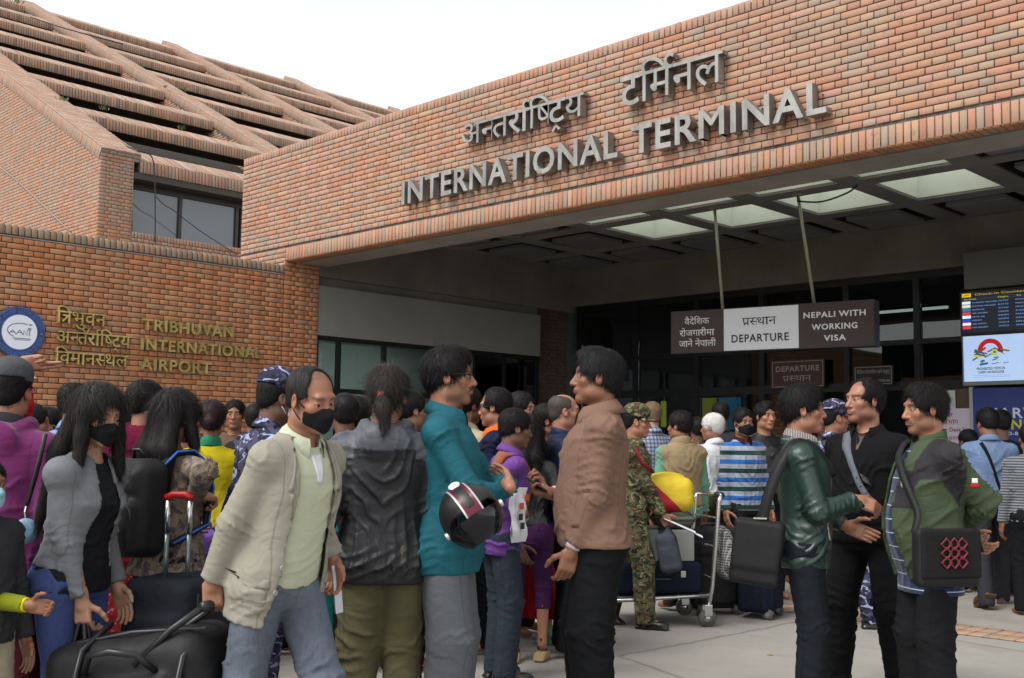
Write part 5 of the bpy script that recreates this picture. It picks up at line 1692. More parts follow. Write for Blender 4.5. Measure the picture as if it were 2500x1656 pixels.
def make_top(B, g, parent, hi, mat, name='jacket', cols=None):
    off = g.get('off', 0.020) * 0.72
    hem = g.get('hem', 0.88)
    h = g.get('h', 0.0088 if hi else 0.0125)
    slv = g.get('sleeve', 1.0)
    st = g.get('sl_off', 0.0)
    lo = np.min([B.wr[0], B.wr[1], B.el[0], B.el[1], B.sho[0], B.sho[1], B.up(V3(-.2, -.2, hem)), B.up(V3(.2, -.2, hem)), B.up(V3(0, .2, hem))], 0) - .11 - g.get('flare', 0) - B.belly * .5
    hi_ = np.max([B.wr[0], B.wr[1], B.el[0], B.el[1], B.sho[0], B.sho[1], B.neck, B.up(V3(0, .2, 1.2)), B.up(V3(0, .2, hem)), B.up(V3(-.2, 0, hem)), B.up(V3(.2, 0, hem)), B.up(V3(0,0,1.47))], 0) + .11 + g.get('flare', 0) + B.belly
    F = Field(lo, hi_, h)
    z1 = g.get('top', 1.458 if B.sex == 'm' else 1.44)
    F.add(B.torso(off, hem, z1, flare=g.get('flare', 0.0)))
    ends = []
    segs = []
    pad = g.get('pad', 0.0)
    for i in range(2):
        S, E, Wr = B.sho[i], B.el[i], B.wr[i]
        rs_ = .050 + off * .62 + st
        F.add(ell(S + B.U @ V3((1 if i == 0 else -1) * -.012, 0, -.004 + pad), (rs_ * .92 + pad, rs_, rs_ * .9)), 0.04)
        F.add(rcone(B.up(V3((.035 if i == 0 else -.035), -.018, z1 - .045)), S + B.U @ V3(0, 0, .006 + pad), .030 + off * .5, .044 + off * .6), 0.05)
        if slv <= 0: continue
        if slv <= 0.5:
            e = S + (E - S) * (slv * 2)
            ax = unit(E - S)
            prim = rcone(S, e + ax * .05, rs_ * .95, rs_ * .86)
            segs.append((S, e, [(0.1, .2, .7)]))
            fn = prim[0]
            F.add((lambda P, fn=fn, e=e, ax=ax: np.maximum(fn(P), (P - e) @ ax), prim[1], prim[2]), 0.02)
        else:
            fr = (slv - 0.5) * 2
            e = E + (Wr - E) * fr
            ax = unit(Wr - E)
            F.add(rcone(S, E, rs_ * .95, .044 + off * .7 + st), 0.03)
            prim = rcone(E, e + ax * .04, .044 + off * .7 + st, g.get('cuff', .033 + off * .6 + st))
            fn = prim[0]
            F.add((lambda P, fn=fn, e=e, ax=ax: np.maximum(fn(P), (P - e) @ ax), prim[1], prim[2]), 0.016)
            segs += [(S, E, [(0.08, .18, .6), (1.0, .28, 1.0)]), (E, e, [(0, .3, 1.0), (1.0, .2, .7)])]
        ends.append((e, ax))
    if g.get('shell'):
        F.cut(B.torso(off - g['shell'], hem - .2, z1 + .2, flare=g.get('flare', 0.0)))
        for i in range(2):
            F.cut(ell(B.sho[i], (.045, .045, .045)), 0.0)
    if g.get('open'):
        xo, w0, w1 = g['open']  # centre, half width at neck, half width at hem
        zt = g.get('open_to', hem - .1)
        def op(P):
            q = B.loc(P)
            s = np.clip((1.45 - q[..., 2]) / (1.45 - hem), 0, 1)
            wd = np.where(s < .33, w0 * (1 - s / .33) + .012, .012 + (w1 - .012) * np.clip((s - .33) / .67, 0, 1)) if g.get('vshape') else w0 + (w1 - w0) * s
            return np.maximum(np.maximum(np.abs(q[..., 0] - xo) - wd, -(q[..., 1] - .02)), zt - q[..., 2])
        a = B.up(V3(-.3, 0, hem - .05)); b = B.up(V3(.3, .35, 1.55))
        F.cut((op, np.minimum(a, b) - .1, np.maximum(a, b) + .1), 0.004)
    if g.get('hood'):
        for a0, a1 in zip(range(-130, 130, 26), range(-104, 156, 26)):
            def hp_(a): return B.up(V3(.080 * sin(radians(a)) * 1.15, -.045 - .055 * cos(radians(a)) * 1.0 + .035, 1.455 - .018 * cos(radians(a)) + .006))
            F.add(rcone(hp_(a0), hp_(a1), .036, .036), 0.02)
        F.add(ell(B.up(V3(0, -.125, 1.40)), (.115, .045, .085), B.U), 0.035)
        F.cut(ell(B.up(V3(0, .01, 1.49)), (.066, .070, .09), B.U), 0.012)
    if g.get('puff'):
        for i in range(2):
            F.add(ell(B.sho[i] + B.U @ V3(0, 0, .008), (.078, .075, .07)), 0.03)
    if not g.get('hood'):
        F.cut(rcone(B.up(V3(0, -.004, z1 - .018)), B.up(V3(0, .045, z1 + .08)), .050, .075), 0.008)
    v, f = F.mesh()
    v = relax(v, f, 1, 0.4)
    n = vnormals(v, f)
    q = B.loc(v)
    amp = g.get('amp', 0.0075) * 0.95
    fold, dist = limb_folds(v, segs, amp * 1.25) if segs else (np.zeros(len(v)), np.full(len(v), 9.))
    tor = torso_folds(q, amp * 1.25, hem, g.get('vert', 5), g.get('seed', 0) + _pc[0] * 3.7, g.get('bunch', hem + .09))
    m = np.clip((dist - .075) / .05, 0, 1)
    v = v + n * (fold * (1 - m) + tor * m)[:, None]
    if cols is not None: cols = cols(B.loc(v), v)
    o = finish(name, v, f, mat, B, parent, cols=cols)
    o_data = dict(v=v, f=f, n=n, obj=o, F=F, ends=ends)
    return o_data
def make_legs(B, g, parent, hi, mat, name='trousers', cols=None):
    off = g.get('off', 0.012)
    h = 0.0098 if hi else 0.014
    hem = g.get('hem', 0.045)
    top = g.get('top', 1.0)
    lo = np.min([B.an[0], B.an[1], B.kn[0], B.kn[1], V3(-.2, -.16, .5)], 0) - .13
    hi_ = np.max([B.an[0], B.an[1], B.kn[0], B.kn[1], V3(.2, .16, top)], 0) + .13
    F = Field(lo, hi_, h)
    F.add(B.torso(off * .45, 0.80, top)).add(ell(V3(0, -.01, .84), (.10, .085, .055)), 0.04)
    segs = []
    kw, aw = g.get('knee', .062) + (.008 if B.sex == 'm' else .002), g.get('ankle', .058) + (.008 if B.sex == 'm' else .002)
    for i in range(2):
        a = B.an[i] - V3(0, 0, .05)
        F.add(rcone(B.hip[i] + V3(0, -.008, .0), B.kn[i], .092 + off * .6, kw + off * .4), 0.035)
        F.add(ell(B.hip[i] + V3(-.012 if i == 0 else .012, -.045, .0), (.085 + off * .5, .080 + off * .5, .10)), 0.04)
        F.add(rcone(B.kn[i], a, kw + off * .4, aw), 0.02)
        segs += [(B.hip[i], B.kn[i], [(0.05, .2, .8), (1.0, .22, 1.0)]), (B.kn[i], a, [(0, .22, 1.0), (1.0, .28, g.get('stack', 1.3))])]
    if hem > 0:
        F.clip(lambda P: hem - P[..., 2] + 0 * P[..., 0])
    v, f = F.mesh()
    v = relax(v, f, 1, 0.4)
    n = vnormals(v, f)
    amp = g.get('amp', 0.007) * 0.9
    fold, d = limb_folds(v, segs, amp, freq=15)
    v = v + n * fold[:, None]
    return dict(v=v, f=f, obj=finish(name, v, f, mat, B, parent), F=F)
def make_skirt(B, parent, mat, prof, amp=0.02, name='skirt', nfold=18, seed=0):
    v, f = [], []
    n = 64
    for z, a, b in prof:
        for k in range(n):
            t = 2 * pi * k / n
            r = 1 + amp * (prof[0][0] - z) * sin(nfold * t + 2 * sin(3 * t + seed)) / 0.3
            v.append((a * r * cos(t), b * r * sin(t), z))
    for i in range(len(prof) - 1):
        for k in range(n):
            f.append((i * n + k, i * n + (k + 1) % n, (i + 1) * n + (k + 1) % n, (i + 1) * n + k))
    return finish(name, np.array(v, float), np.array(f), mat, B, parent)
def make_shoes(B, parent, mat, boot=0.0, hi=True, sole=None):
    for i in range(2):
        a, t = B.an[i], B.toe[i]
        g = a - V3(0, 0, .09) if B.an[i][2] < .12 else a + t * 0 - V3(0, 0, .075)
        up = V3(0, 0, 1) if B.an[i][2] < .12 else unit(V3(0, .6, .8))
        s = np.cross(t, up)
        M = np.column_stack([s, t, up])
        P = lambda x, y, z: g + M @ V3(x, y, z)
        F = Field(g - .24, g + .26, 0.007 if hi else 0.011)
        F.add(rbox(P(0, .055, .012), (.040, .130, .012), .010, M))
        F.add(ell(P(0, .115, .035), (.043, .075, .034), M), 0.012).add(ell(P(0, -.02, .05), (.037, .055, .048), M), 0.02).add(rcone(P(0, .05, .055), P(0, .0, .085 + boot), .036, .040), 0.02)
        F.clip(lambda Q: -((Q - P(0, 0, 0)) @ up))
        v, f = F.mesh()
        put(bpy.data.objects.new('shoe', npmesh('shoe', v * B.k, f, mat, True)), parent)
def make_collar(B, parent, mat, kind='shirt', h=0.038, r=(0.066, 0.068), gap=18, tip=0.05, name='collar', z=1.452, out=0.020, y0=-.012):
    """stand-and-fall collar swept round the neck; gap is the half opening at the front, degrees"""
    sc = 1.0 if B.sex == 'm' else 0.86
    rows, n = [], 40
    for i in range(n + 1):
        a = radians(gap + (360 - 2 * gap) * i / n)
        fr = max(0.0, cos(a)) ** 3
        dx, dy = sin(a), cos(a)
        dz = -.030 * (0.5 + 0.5 * dy) + .012 * (0.5 - 0.5 * dy)
        def P(rad, zz): return B.up(V3(dx * (r[0] + rad) * sc, dy * (r[1] + rad) * sc + y0, z + dz + zz))
        if kind == 'shirt':
            rows.append([P(.006, -.012), P(.0, h), P(.003, h + .003), P(.007, h), P(.012 + out * .6, h * .35), P(.014 + out, -.012 - tip * fr), P(.010 + out, -.014 - tip * fr), P(.012, .004)])
        elif kind == 'stand':
            rows.append([P(.010, -.02), P(.004 + .0, h * .5), P(.002, h), P(.006, h + .003), P(.011, h), P(.015, h * .5), P(.022, -.02), P(.018, -.03)])
        else:  # crew band
            rows.append([P(.006, -.008), P(.002, h * .5), P(.002, h), P(.006, h + .002), P(.010, h), P(.012, h * .5), P(.014, -.008), P(.010, -.012)])
    m = len(rows[0])
    v = np.array([p for rw_ in rows for p in rw_])
    f = [(i * m + k, i * m + (k + 1) % m, (i + 1) * m + (k + 1) % m, (i + 1) * m + k) for i in range(n) for k in range(m)]
    f += [(0, 1, m - 2, m - 1), (1, 2, 3, m - 2)]
    b = n * m
    f += [(b + m - 1, b + m - 2, b + 1, b + 0), (b + m - 2, b + 3, b + 2, b + 1)]
    return finish(name, v, np.array(f), mat, B, parent)
# ---- things laid onto the cloth: lapels, pockets, straps, plackets
def bvh_of(*ds):
    vs, fs, n = [], [], 0
    for d in ds:
        vs.append(d['v']); fs.append(d['f'] + n); n += len(d['v'])
    return BVHTree.FromPolygons(np.concatenate(vs).tolist(), np.concatenate(fs).tolist())
def patch(B, bvh, grid, inward, parent, mat, off=0.004, name='patch', thick=0.004, smooth_n=True):
    """project a grid of outside points onto the cloth; leaves a thin lifted sheet with a rim"""
    G = np.array(grid, float)
    r, c, _ = G.shape
    top = np.zeros_like(G); bot = np.zeros_like(G)
    for i in range(r):
        for j in range(c):
            p = G[i, j]
            iv = inward(p) if callable(inward) else inward
            iv = unit(iv)
            hit = bvh.ray_cast(Vector(p - iv * 0.25), Vector(iv), 0.8)
            q = np.array(hit[0]) if hit[0] is not None else np.array(bvh.find_nearest(Vector(p + iv * .12))[0])
            top[i, j] = q - iv * (off + thick)
            bot[i, j] = q + iv * 0.004
    # soften so that the sheet does not copy every crease
    for _ in range(2):
        t2 = top.copy()
        if r > 2: t2[1:-1] = 0.5 * top[1:-1] + 0.25 * (top[:-2] + top[2:])
        if c > 2: t2[:, 1:-1] = 0.5 * t2[:, 1:-1] + 0.25 * (t2[:, :-2] + t2[:, 2:])
        top = t2
    v = np.concatenate([top.reshape(-1, 3), bot.reshape(-1, 3)])
    n = r * c
    f = [(i * c + j, i * c + j + 1, (i + 1) * c + j + 1, (i + 1) * c + j) for i in range(r - 1) for j in range(c - 1)]
    rim = [i * c for i in range(r)] + [(r - 1) * c + j for j in range(1, c)] + [i * c + c - 1 for i in range(r - 2, -1, -1)] + [j for j in range(c - 2, 0, -1)]
    for a, b in zip(rim, rim[1:] + rim[:1]):
        f.append((a, b, b + n, a + n))
    return finish(name, v, np.array(f), mat, B, parent)
def quadgrid(p00, p10, p11, p01, nu, nv):
    p00, p10, p11, p01 = (np.asarray(q, float) for q in (p00, p10, p11, p01))
    return [[(p00 * (1 - s) + p10 * s) * (1 - t) + (p01 * (1 - s) + p11 * s) * t for s in np.linspace(0, 1, nu)] for t in np.linspace(0, 1, nv)]
def front_patch(B, bvh, pts, parent, mat, nu=8, nv=10, name='patch', off=0.003, thick=0.004, back=False):
    """pts: four (x, z) corners on the chest (or back), in unleaned body coordinates"""
    y = -0.35 if back else 0.35
    g = quadgrid(*[V3(x, y, z) for x, z in pts], nu, nv)
    g = [[B.up(p) for p in row] for row in g]
    return patch(B, bvh, g, B.U @ V3(0, 1 if back else -1, 0), parent, mat, off, name, thick)
def strap(B, bvh, pts, w, parent, mat, name='strap', thick=0.005, off=0.004, axis=None):
    """a band over the shoulder: pts in unleaned body coordinates, projected towards the body axis"""
    P = np.array([B.up(V3(*p)) for p in pts])
    t = np.concatenate([[0], np.cumsum(np.linalg.norm(np.diff(P, axis=0), axis=1))])
    n = max(int(t[-1] / .02), 4)
    s = np.linspace(0, t[-1], n)
    Q = np.stack([np.interp(s, t, P[:, k]) for k in range(3)], -1)
    Q[1:-1] = 0.5 * Q[1:-1] + 0.25 * (Q[:-2] + Q[2:])
    tg = np.gradient(Q, axis=0)
    ctr = lambda p: B.up(V3(0, -.01, np.clip(B.loc(p[None])[0][2] - .04, .85, 1.36)))
    def inw(p): return ctr(p) - p
    rows = []
    for q, d in zip(Q, tg):
        side = unit(np.cross(d, inw(q)))
        rows.append([q + side * w * u for u in (-.5, 0, .5)])
    return patch(B, bvh, rows, inw, parent, mat, off, name, thick)
def free_strap(B, pts, w, nrm, parent, mat, name='strap', th=0.004, smooth=8):
    P = np.array([np.asarray(p, float) for p in pts])
    t = np.linspace(0, 1, len(P))
    s = np.linspace(0, 1, len(P) * smooth)
    Q = np.stack([np.interp(s, t, P[:, k]) for k in range(3)], -1)
    for _ in range(smooth): Q[1:-1] = 0.5 * Q[1:-1] + 0.25 * (Q[:-2] + Q[2:])
    tg = unit_rows(np.gradient(Q, axis=0))
    nn = np.tile(unit(nrm), (len(Q), 1))
    sd = unit_rows(np.cross(tg, nn)); nn = np.cross(sd, tg)
    v = np.stack([Q - sd * w / 2 - nn * th / 2, Q + sd * w / 2 - nn * th / 2, Q + sd * w / 2 + nn * th / 2, Q - sd * w / 2 + nn * th / 2], 1).reshape(-1, 3)
    f = [(i * 4 + k, i * 4 + (k + 1) % 4, (i + 1) * 4 + (k + 1) % 4, (i + 1) * 4 + k) for i in range(len(Q) - 1) for k in range(4)]
    e = (len(Q) - 1) * 4
    f += [(0, 3, 2, 1), (e, e + 1, e + 2, e + 3)]
    return finish(name, v, np.array(f), mat, B, parent)
def disc_on(B, bvh, x, z, r, parent, mat, name='button', back=False, th=0.004):
    p = B.up(V3(x, -0.35 if back else 0.35, z)); iv = B.U @ V3(0, 1 if back else -1, 0)
    hit = bvh.ray_cast(Vector(p), Vector(iv), 0.9)
    if hit[0] is None: return
    q, n = np.array(hit[0]), np.array(hit[1])
    if n @ iv > 0: n = -n
    n = unit(n - iv * 1.0)
    a = unit(np.cross(n, (0, 0, 1))); b = np.cross(n, a)
    v, f = [], []
    k = 14
    for rr, zz in ((r, 0), (r, th), (r * .75, th * 1.2), (r * .6, th * .8)):
        v += [q + n * zz + rr * (a * cos(2 * pi * i / k) + b * sin(2 * pi * i / k)) for i in range(k)]
    for j in range(3):
        f += [(j * k + i, j * k + (i + 1) % k, (j + 1) * k + (i + 1) % k, (j + 1) * k + i) for i in range(k)]
    c0 = 3 * k
    f += [(c0 + i, c0 + i + 1, c0 + k - 2 - i, c0 + k - 1 - i) for i in range(k // 2 - 1)]
    finish(name, np.array(v), np.array(f), mat, B, parent)
def sdf_obj(B, name, F, parent, mat, amp=0.0, freq=20, smooth=1, cols=None):
    v, f = F.mesh()
    v = relax(v, f, smooth, 0.5)
    if amp:
        v = v + vnormals(v, f) * ((fbm(v * freq, 2) - .5) * 2 * amp)[:, None]
    return dict(v=v, f=f, obj=finish(name, v, f, mat, B, parent, cols=cols(v) if cols else None))

# ================================================================ cloth materials
def _weave(t, scale=900, s=0.15):
    a = t.noise(scale, 2, 0.6)
    b = t.noise(38, 4, 0.6)
    w = t.noise(7, 1.5, 0.5, t.mapr(t.coord(), (1, 1, 1.6)), 0.9)
    cr = t.math('ABSOLUTE', t.math('SUBTRACT', w.outputs[0], 0.5))
    p = t.bump(t.math('POWER', cr, 0.8), 0.16, 0.05)
    t.bump(t.math('ADD', t.math('MULTIPLY', a.outputs[0], 0.35), b.outputs[0]), s * 2.2, 0.004, p)
    return b.outputs[0]
@cached
def cloth(name, col, rough=0.85, var=0.16, sheen=0.0, weave=0.15, scale=14):
    t = NT(name)
    b = _weave(t, 900, weave)
    n = t.noise(scale, 4, 0.6)
    c = t.mix(n.outputs[0], tuple(v * (1 - var) for v in col), tuple(min(1, v * (1 + var)) for v in col))
    q = t.sep(t.attr('loc', 'Vector'))
    s1 = t.math('LESS_THAN', t.math('ABSOLUTE', t.math('SUBTRACT', t.math('ABSOLUTE', q[0]), .160)), .0022)
    s2 = t.math('MULTIPLY', t.math('LESS_THAN', t.math('ABSOLUTE', t.math('SUBTRACT', q[2], 1.33)), .002), t.math('LESS_THAN', q[1], -.02))
    c = t.mix(t.math('MULTIPLY', t.math('MAXIMUM', s1, s2), .45), c, tuple(v * .45 for v in col))
    return t.set(c, rough, spec=0.12 if sum(col) < .2 else 0.2, Sheen__Weight=sheen * .6 if sum(col) > .1 else 0.0, Sheen__Roughness=0.5)
@cached
def leather(name, col, rough=0.38):
    t = NT(name)
    v = t.node('ShaderNodeTexVoronoi', Scale=260.0)
    t.link(t.coord(), v.inputs['Vector'])
    n = t.noise(26, 5, 0.65)
    c = t.mix(n.outputs[0], tuple(q * 0.8 for q in col), tuple(min(1, q * 1.25) for q in col))
    t.bump(t.math('ADD', t.math('MULTIPLY', v.outputs['Distance'], 0.25), n.outputs[0]), 0.35, 0.005)
    return t.set(c, t.math('MULTIPLY_ADD', n.outputs[0], 0.25, rough - 0.12), spec=0.5 if rough < .5 else 0.22)
@cached
def denim(name, col, fade=0.35):
    t = NT(name)
    b = _weave(t, 700, 0.25)
    f = t.noise(7, 5, 0.65)
    s = t.noise(120, 2, 0.5, t.mapr(t.coord(), (1, 1, 0.1)))
    c = t.mix(t.math('MULTIPLY', t.ramp(f.outputs[0], [(0.35, (0, 0, 0)), (0.7, (1, 1, 1))]), fade), col, tuple(min(1, v * 1.9 + 0.04) for v in col))
    c = t.mix(0.25, c, t.ramp(s.outputs[0], [(0.3, tuple(v * 0.6 for v in col)), (0.7, tuple(min(1, v * 1.5) for v in col))]))
    return t.set(c, 0.9, spec=0.18)
@cached
def camo(name, cols, scale=9.0):
    t = NT(name)
    _weave(t, 900, 0.12)
    p = t.mapr(t.attr('loc', 'Vector'), (1, 1, 1.5))
    c = cols[0]
    for i, cc in enumerate(cols[1:]):
        n = t.noise(scale * (1 + 0.25 * i), 2.5, 0.5, t.mapr(p, (1, 1, 1), (0, 0, 0), (3.1 * i, 1.7 * i, 0)), 1.6)
        k = t.ramp(n.outputs[0], [(0.0, (0, 0, 0)), (0.515 + 0.035 * i, (1, 1, 1))], 'CONSTANT')
        c = t.mix(k, c, cc)
    return t.set(c, 0.9, spec=0.25)
@cached
def striped(name, stops, scale, offset=0.0, rough=0.9, axis='Z'):
    """horizontal bands by height on the body; stops: (position 0..1, colour)"""
    t = NT(name)
    _weave(t, 500, 0.3)
    z = t.sep(t.attr('loc', 'Vector'))[axis]
    k = t.math('FRACT', t.math('MULTIPLY_ADD', z, scale, offset))
    return t.set(t.ramp(k, list(stops), 'CONSTANT'), rough, spec=0.25, Sheen__Weight=0.2)
@cached
def plaid(name, base, line, scale=28.0):
    t = NT(name)
    _weave(t)
    s = t.sep(t.attr('loc', 'Vector'))
    c = base
    for ax, w in ((2, 0.4), (0, 0.4)):
        k = t.math('GREATER_THAN', t.math('FRACT', t.math('MULTIPLY', s[ax], scale)), 1 - w)
        c = t.mix(t.math('MULTIPLY', k, 0.6), c, line)
    return t.set(c, 0.9)
@cached
def printed(name, cols, scale=30.0):
    t = NT(name)
    _weave(t)
    v = t.node('ShaderNodeTexVoronoi', Scale=scale)
    t.link(t.attr('loc', 'Vector'), v.inputs['Vector'])
    n = t.noise(scale * 1.4, 3, 0.6, None, 1.0)
    c = t.ramp(t.math('ADD', t.math('MULTIPLY', t.sep(v.outputs['Color'])[0], 0.6), t.math('MULTIPLY', n.outputs[0], 0.4)), [(i / len(cols), q) for i, q in enumerate(cols)], 'CONSTANT')
    return t.set(c, 0.9)
@cached
def colored(name, rough=0.85):
    t = NT(name)
    b = _weave(t)
    return t.set(t.mix(t.math('MULTIPLY', b, 0.25), t.attr('Col'), (0.02, 0.02, 0.02)), rough, spec=0.3)
# ================================================================ people
SK1, SK2, SK3, SK4 = srgb(150, 105, 82), srgb(128, 88, 66), srgb(92, 61, 46), srgb(172, 131, 108)
BLK = (0.007, 0.006, 0.006)
def person(label, px, d, phi, ytop=None, H=None, sex='m', lean=0.0, side=0.0, twist=0.0, head=(0, 0, 0), R=None, L=None, legs=None, fat=0.0, wide=1.0, belly=0.0,
           face=None, skin=SK2, hair=None, hi=True, eyes=None, gaze=(0, 0), group=None, z0=0.0, dy=0.0):
    """px: pixel column of the hips; d: distance along the view axis; phi: 0 faces the camera, 90 faces the right of the picture, 180 away"""
    _pc[0] += 1
    fwd = Vector((-sin(YAW), cos(YAW), 0)); rgt = Vector((cos(YAW), sin(YAW), 0))
    g = atd(px, 1090, d)
    if H is None:
        H = (atd(px, ytop, d).z - z0) * (1.0 if not lean else 1.0)
    fd = -fwd * cos(radians(phi)) + rgt * sin(radians(phi))
    rz = math.atan2(-fd.x, fd.y)
    Mi = Matrix.LocRotScale(Vector((g.x, g.y, z0)), Matrix.Rotation(rz, 3, 'Z').to_euler(), None).inverted()
    for a in (R, L):
        if a and 'px' in a:
            a['at'] = np.array(Mi @ atd(*a['px'])) / (H / 1.72)
            a['abs'] = True
    B = Body(H, sex, lean, side, twist, head, R, L, legs, fat, wide, belly)
    fp = dict(lids=hi)
    fp.update(face or {})
    if hair and 'haircol' not in fp: fp['haircol'] = hair.get('col', BLK)
    v, f, tag, HF = build_skin(B, fp, hi)
    o = bpy.data.objects.new('person', npmesh('person', v * B.k, f, skin_mat(), True, cols=skin_colors(B, v, tag, fp, skin)))
    o.location = (g.x, g.y, z0)
    o.rotation_euler = (0, 0, rz)
    put(o, label=label, cat='person', group=group)
    if eyes if eyes is not None else hi:
        make_eyes(B, fp, o, gaze)
    if hair is not None:
        make_hair(B, fp, hair, o, hi, _pc[0])
    B.o, B.hi, B.fp = o, hi, fp
    return B
def top(B, mat, **g):
    nm = g.pop('name', 'jacket'); cols = g.pop('cols', None)
    return make_top(B, g, B.o, B.hi, mat, nm, cols)
def legs(B, mat, **g):
    nm = g.pop('name', 'trousers')
    return make_legs(B, g, B.o, B.hi, mat, nm)
def cuffs(B, data, mat, w=0.02, r=0.034, name='cuff'):
    for e, ax in data['ends']:
        m = MB().tube([(e - ax * .004) * B.k, (e + ax * w) * B.k], r * B.k, 16)
        m.obj(name, mat, B.o, smooth=True)
def mask(B, mat, strapmat=None):
    """cloth face mask with ear loops"""
    R, c, w = B.HR, B.headc, B.fp.get('w', 1)
    F = Field(c - .15, c + .15, 0.0046 if B.hi else 0.007)
    hp, at = head_prims(B, dict(B.fp, lids=False))
    for op, p, k in hp[:4]: F.add((lambda P, fn=p[0]: fn(P) - .0105, p[1] - .012, p[2] + .012), k)
    F.add(rcone(at(0, .090, .000), at(0, .116, -.034), .0175, .0185), 0.02).add(ell(at(0, .092, -.060), (.036, .022, .04), R), 0.02)
    def reg(P):
        q = (P - c) @ R
        ax = np.abs(q[..., 0]) / w
        zt = -.004 - ax * .42
        zb = -.112 + ax * .55
        return np.maximum(np.maximum(q[..., 2] - zt, zb - q[..., 2]), .038 - q[..., 1])
    F.clip(reg)
    sdf_obj(B, 'face_mask', F, B.o, mat, 0.0012, 60)
    for sx in (-1, 1):
        for a, b in (((.058, .046, -.022), (.0745, .006, .012)), ((.050, .044, -.085), (.0755, -.004, -.036))):
            P0, P1 = at(sx * a[0], a[1], a[2]), at(sx * b[0], b[1], b[2])
            m = (P0 + P1) / 2 + R @ V3(sx * .006, 0, 0)
            MB().tube([P0 * B.k, m * B.k, P1 * B.k], .0024 * B.k, 6).obj('ear_loop', strapmat or mat, B.o, smooth=True)
def specs(B, mat):
    R, c, w = B.HR, B.headc, B.fp.get('w', 1)
    at = lambda x, y, z: (c + R @ V3(x * w, y, z)) * B.k
    m = MB()
    for sx in (-1, 1):
        pts = [at(sx * (.032 + .023 * cos(t)), .094, .004 + .0155 * sin(t)) for t in np.linspace(0, 2 * pi, 17)]
        m.tube(pts, .0021 * B.k, 6)
        m.tube([at(sx * .055, .093, .009), at(sx * .074, .080, .010), at(sx * .0815, .02, .010), at(sx * .083, -.012, .004)], .0026 * B.k, 6)
    m.tube([at(-.010, .098, .008), at(0, .101, .010), at(.010, .098, .008)], .002 * B.k, 6)
    m.obj('spectacles', mat, B.o, smooth=True)
def cap(B, mat, brim=0.075, high=0.05, name='cap', bmat=None, back=False):
    R, c, w = B.HR, B.headc, B.fp.get('w', 1)
    at = lambda x, y, z: c + R @ V3(x * w, y, z)
    F = Field(c - .2, c + .2, 0.005 if B.hi else 0.007)
    F.add(ell(at(0, -.012, .050), (.088 * w, .110, .085 + high * .5), R))
    F.add(ell(at(0, -.010, .075 + high * .3), (.088 * w, .108, .05 + high * .3), R), 0.02)
    def reg(P):
        q = (P - c) @ R
        return (.046 - .10 * np.clip(q[..., 1], -.1, .12)) * 1.0 - q[..., 2] + .012 * (q[..., 1] < -.05)
    F.clip(reg)
    o = sdf_obj(B, name, F, B.o, mat, 0.0025, 40)
    if brim:
        s = -1 if back else 1
        v, f = [], []
        n = 16
        for i in range(n + 1):
            t = (i / n - .5) * 2.3
            for rr in (0, .5, 1):
                x = (.084 + .004 * rr) * sin(t)
                y = (.088 + brim * rr * cos(t * .95)) * cos(t * .98) if abs(t) < 1.5 else .0
                y = .088 * cos(t) + brim * rr * max(cos(t), 0.02)
                v.append(at(x, s * y - .004, .043 - .02 * rr - .014 * abs(sin(t)) * 0 - .028 * (sin(t) ** 2) * (1) + .012))
        v2 = [p - R[:, 2] * .004 for p in v]
        m = len(v)
        for i in range(n):
            for j in range(2):
                a = i * 3 + j
                f += [(a, a + 1, a + 4, a + 3), (m + a, m + a + 3, m + a + 4, m + a + 1)]
            f.append((i * 3 + 2, m + i * 3 + 2, m + i * 3 + 5, i * 3 + 5))
        finish('cap_brim', np.array(v + v2), np.array(f), bmat or mat, B, B.o)
    return o
def w2l(B, p):
    """photograph-measured world point to this person's own modelling units"""
    bpy_m = Matrix.LocRotScale(B.o.location, B.o.rotation_euler, None)
    return np.array(bpy_m.inverted() @ Vector(p)) / B.k
def l2w(B, p):
    return Matrix.LocRotScale(B.o.location, B.o.rotation_euler, None) @ Vector(np.asarray(p) * B.k)
# ================================================================ the crowd, nearest people first
K_BLACK = cloth('black_cotton', (0.006, 0.006, 0.007), 0.9)
K_BLKTR = cloth('black_trouser_cloth', (0.007, 0.0075, 0.009), 0.85)
K_SHOE = leather('black_shoe_leather', (0.012, 0.011, 0.011), 0.3)
K_MASK = cloth('black_mask_cloth', (0.010, 0.011, 0.013), 0.95)
K_WHITE = cloth('white_cotton', (0.58, 0.59, 0.62), 0.85)
M_BTN = plain('button_horn', (0.30, 0.29, 0.27), 0.3)
M_ZIP = plain('zip_metal', (0.45, 0.43, 0.38), 0.3, 0.9)
M_PAPER = plain('white_paper_sheet', (0.70, 0.71, 0.76), 0.6, var=0.03)
SHORT = dict(kind='short', th=.016, mess=.004)

# --- man in khaki blazer with black mask, walking
B = person('man in open khaki blazer, cream polo and black mask pulling a bag', 692, 4.2, 58, ytop=893, lean=.22, head=(-4, 16, 6), skin=SK1, face=dict(w=1.03, stubble=.25, fuzz=.6), gaze=(.35, -.2),
           hair=dict(kind='short', th=.006, bald=.55, mess=.002, strands=500, col=(.018, .016, .016)), R=dict(px=(500, 1462, 4.1), dir=(.0, .1, -1), palm=(-.6, -.6, 0), curl=1.15, hint=(.6, -.6, 0)),
           L=dict(px=(812, 1365, 4.45), dir=(0, .2, -1), curl=.6), legs=dict(R=(.10, -.20, .16), L=(.10, .22, .09)), wide=.98, belly=.015)
K_POLO = cloth('cream_polo_knit', srgb(178, 182, 158), 0.9, var=0.06)
K_KHAKI = cloth('khaki_blazer_cotton', srgb(142, 138, 126), 0.9, var=0.10)
a = top(B, K_POLO, off=.012, hem=.885, sleeve=.3, amp=.005, name='polo_shirt')
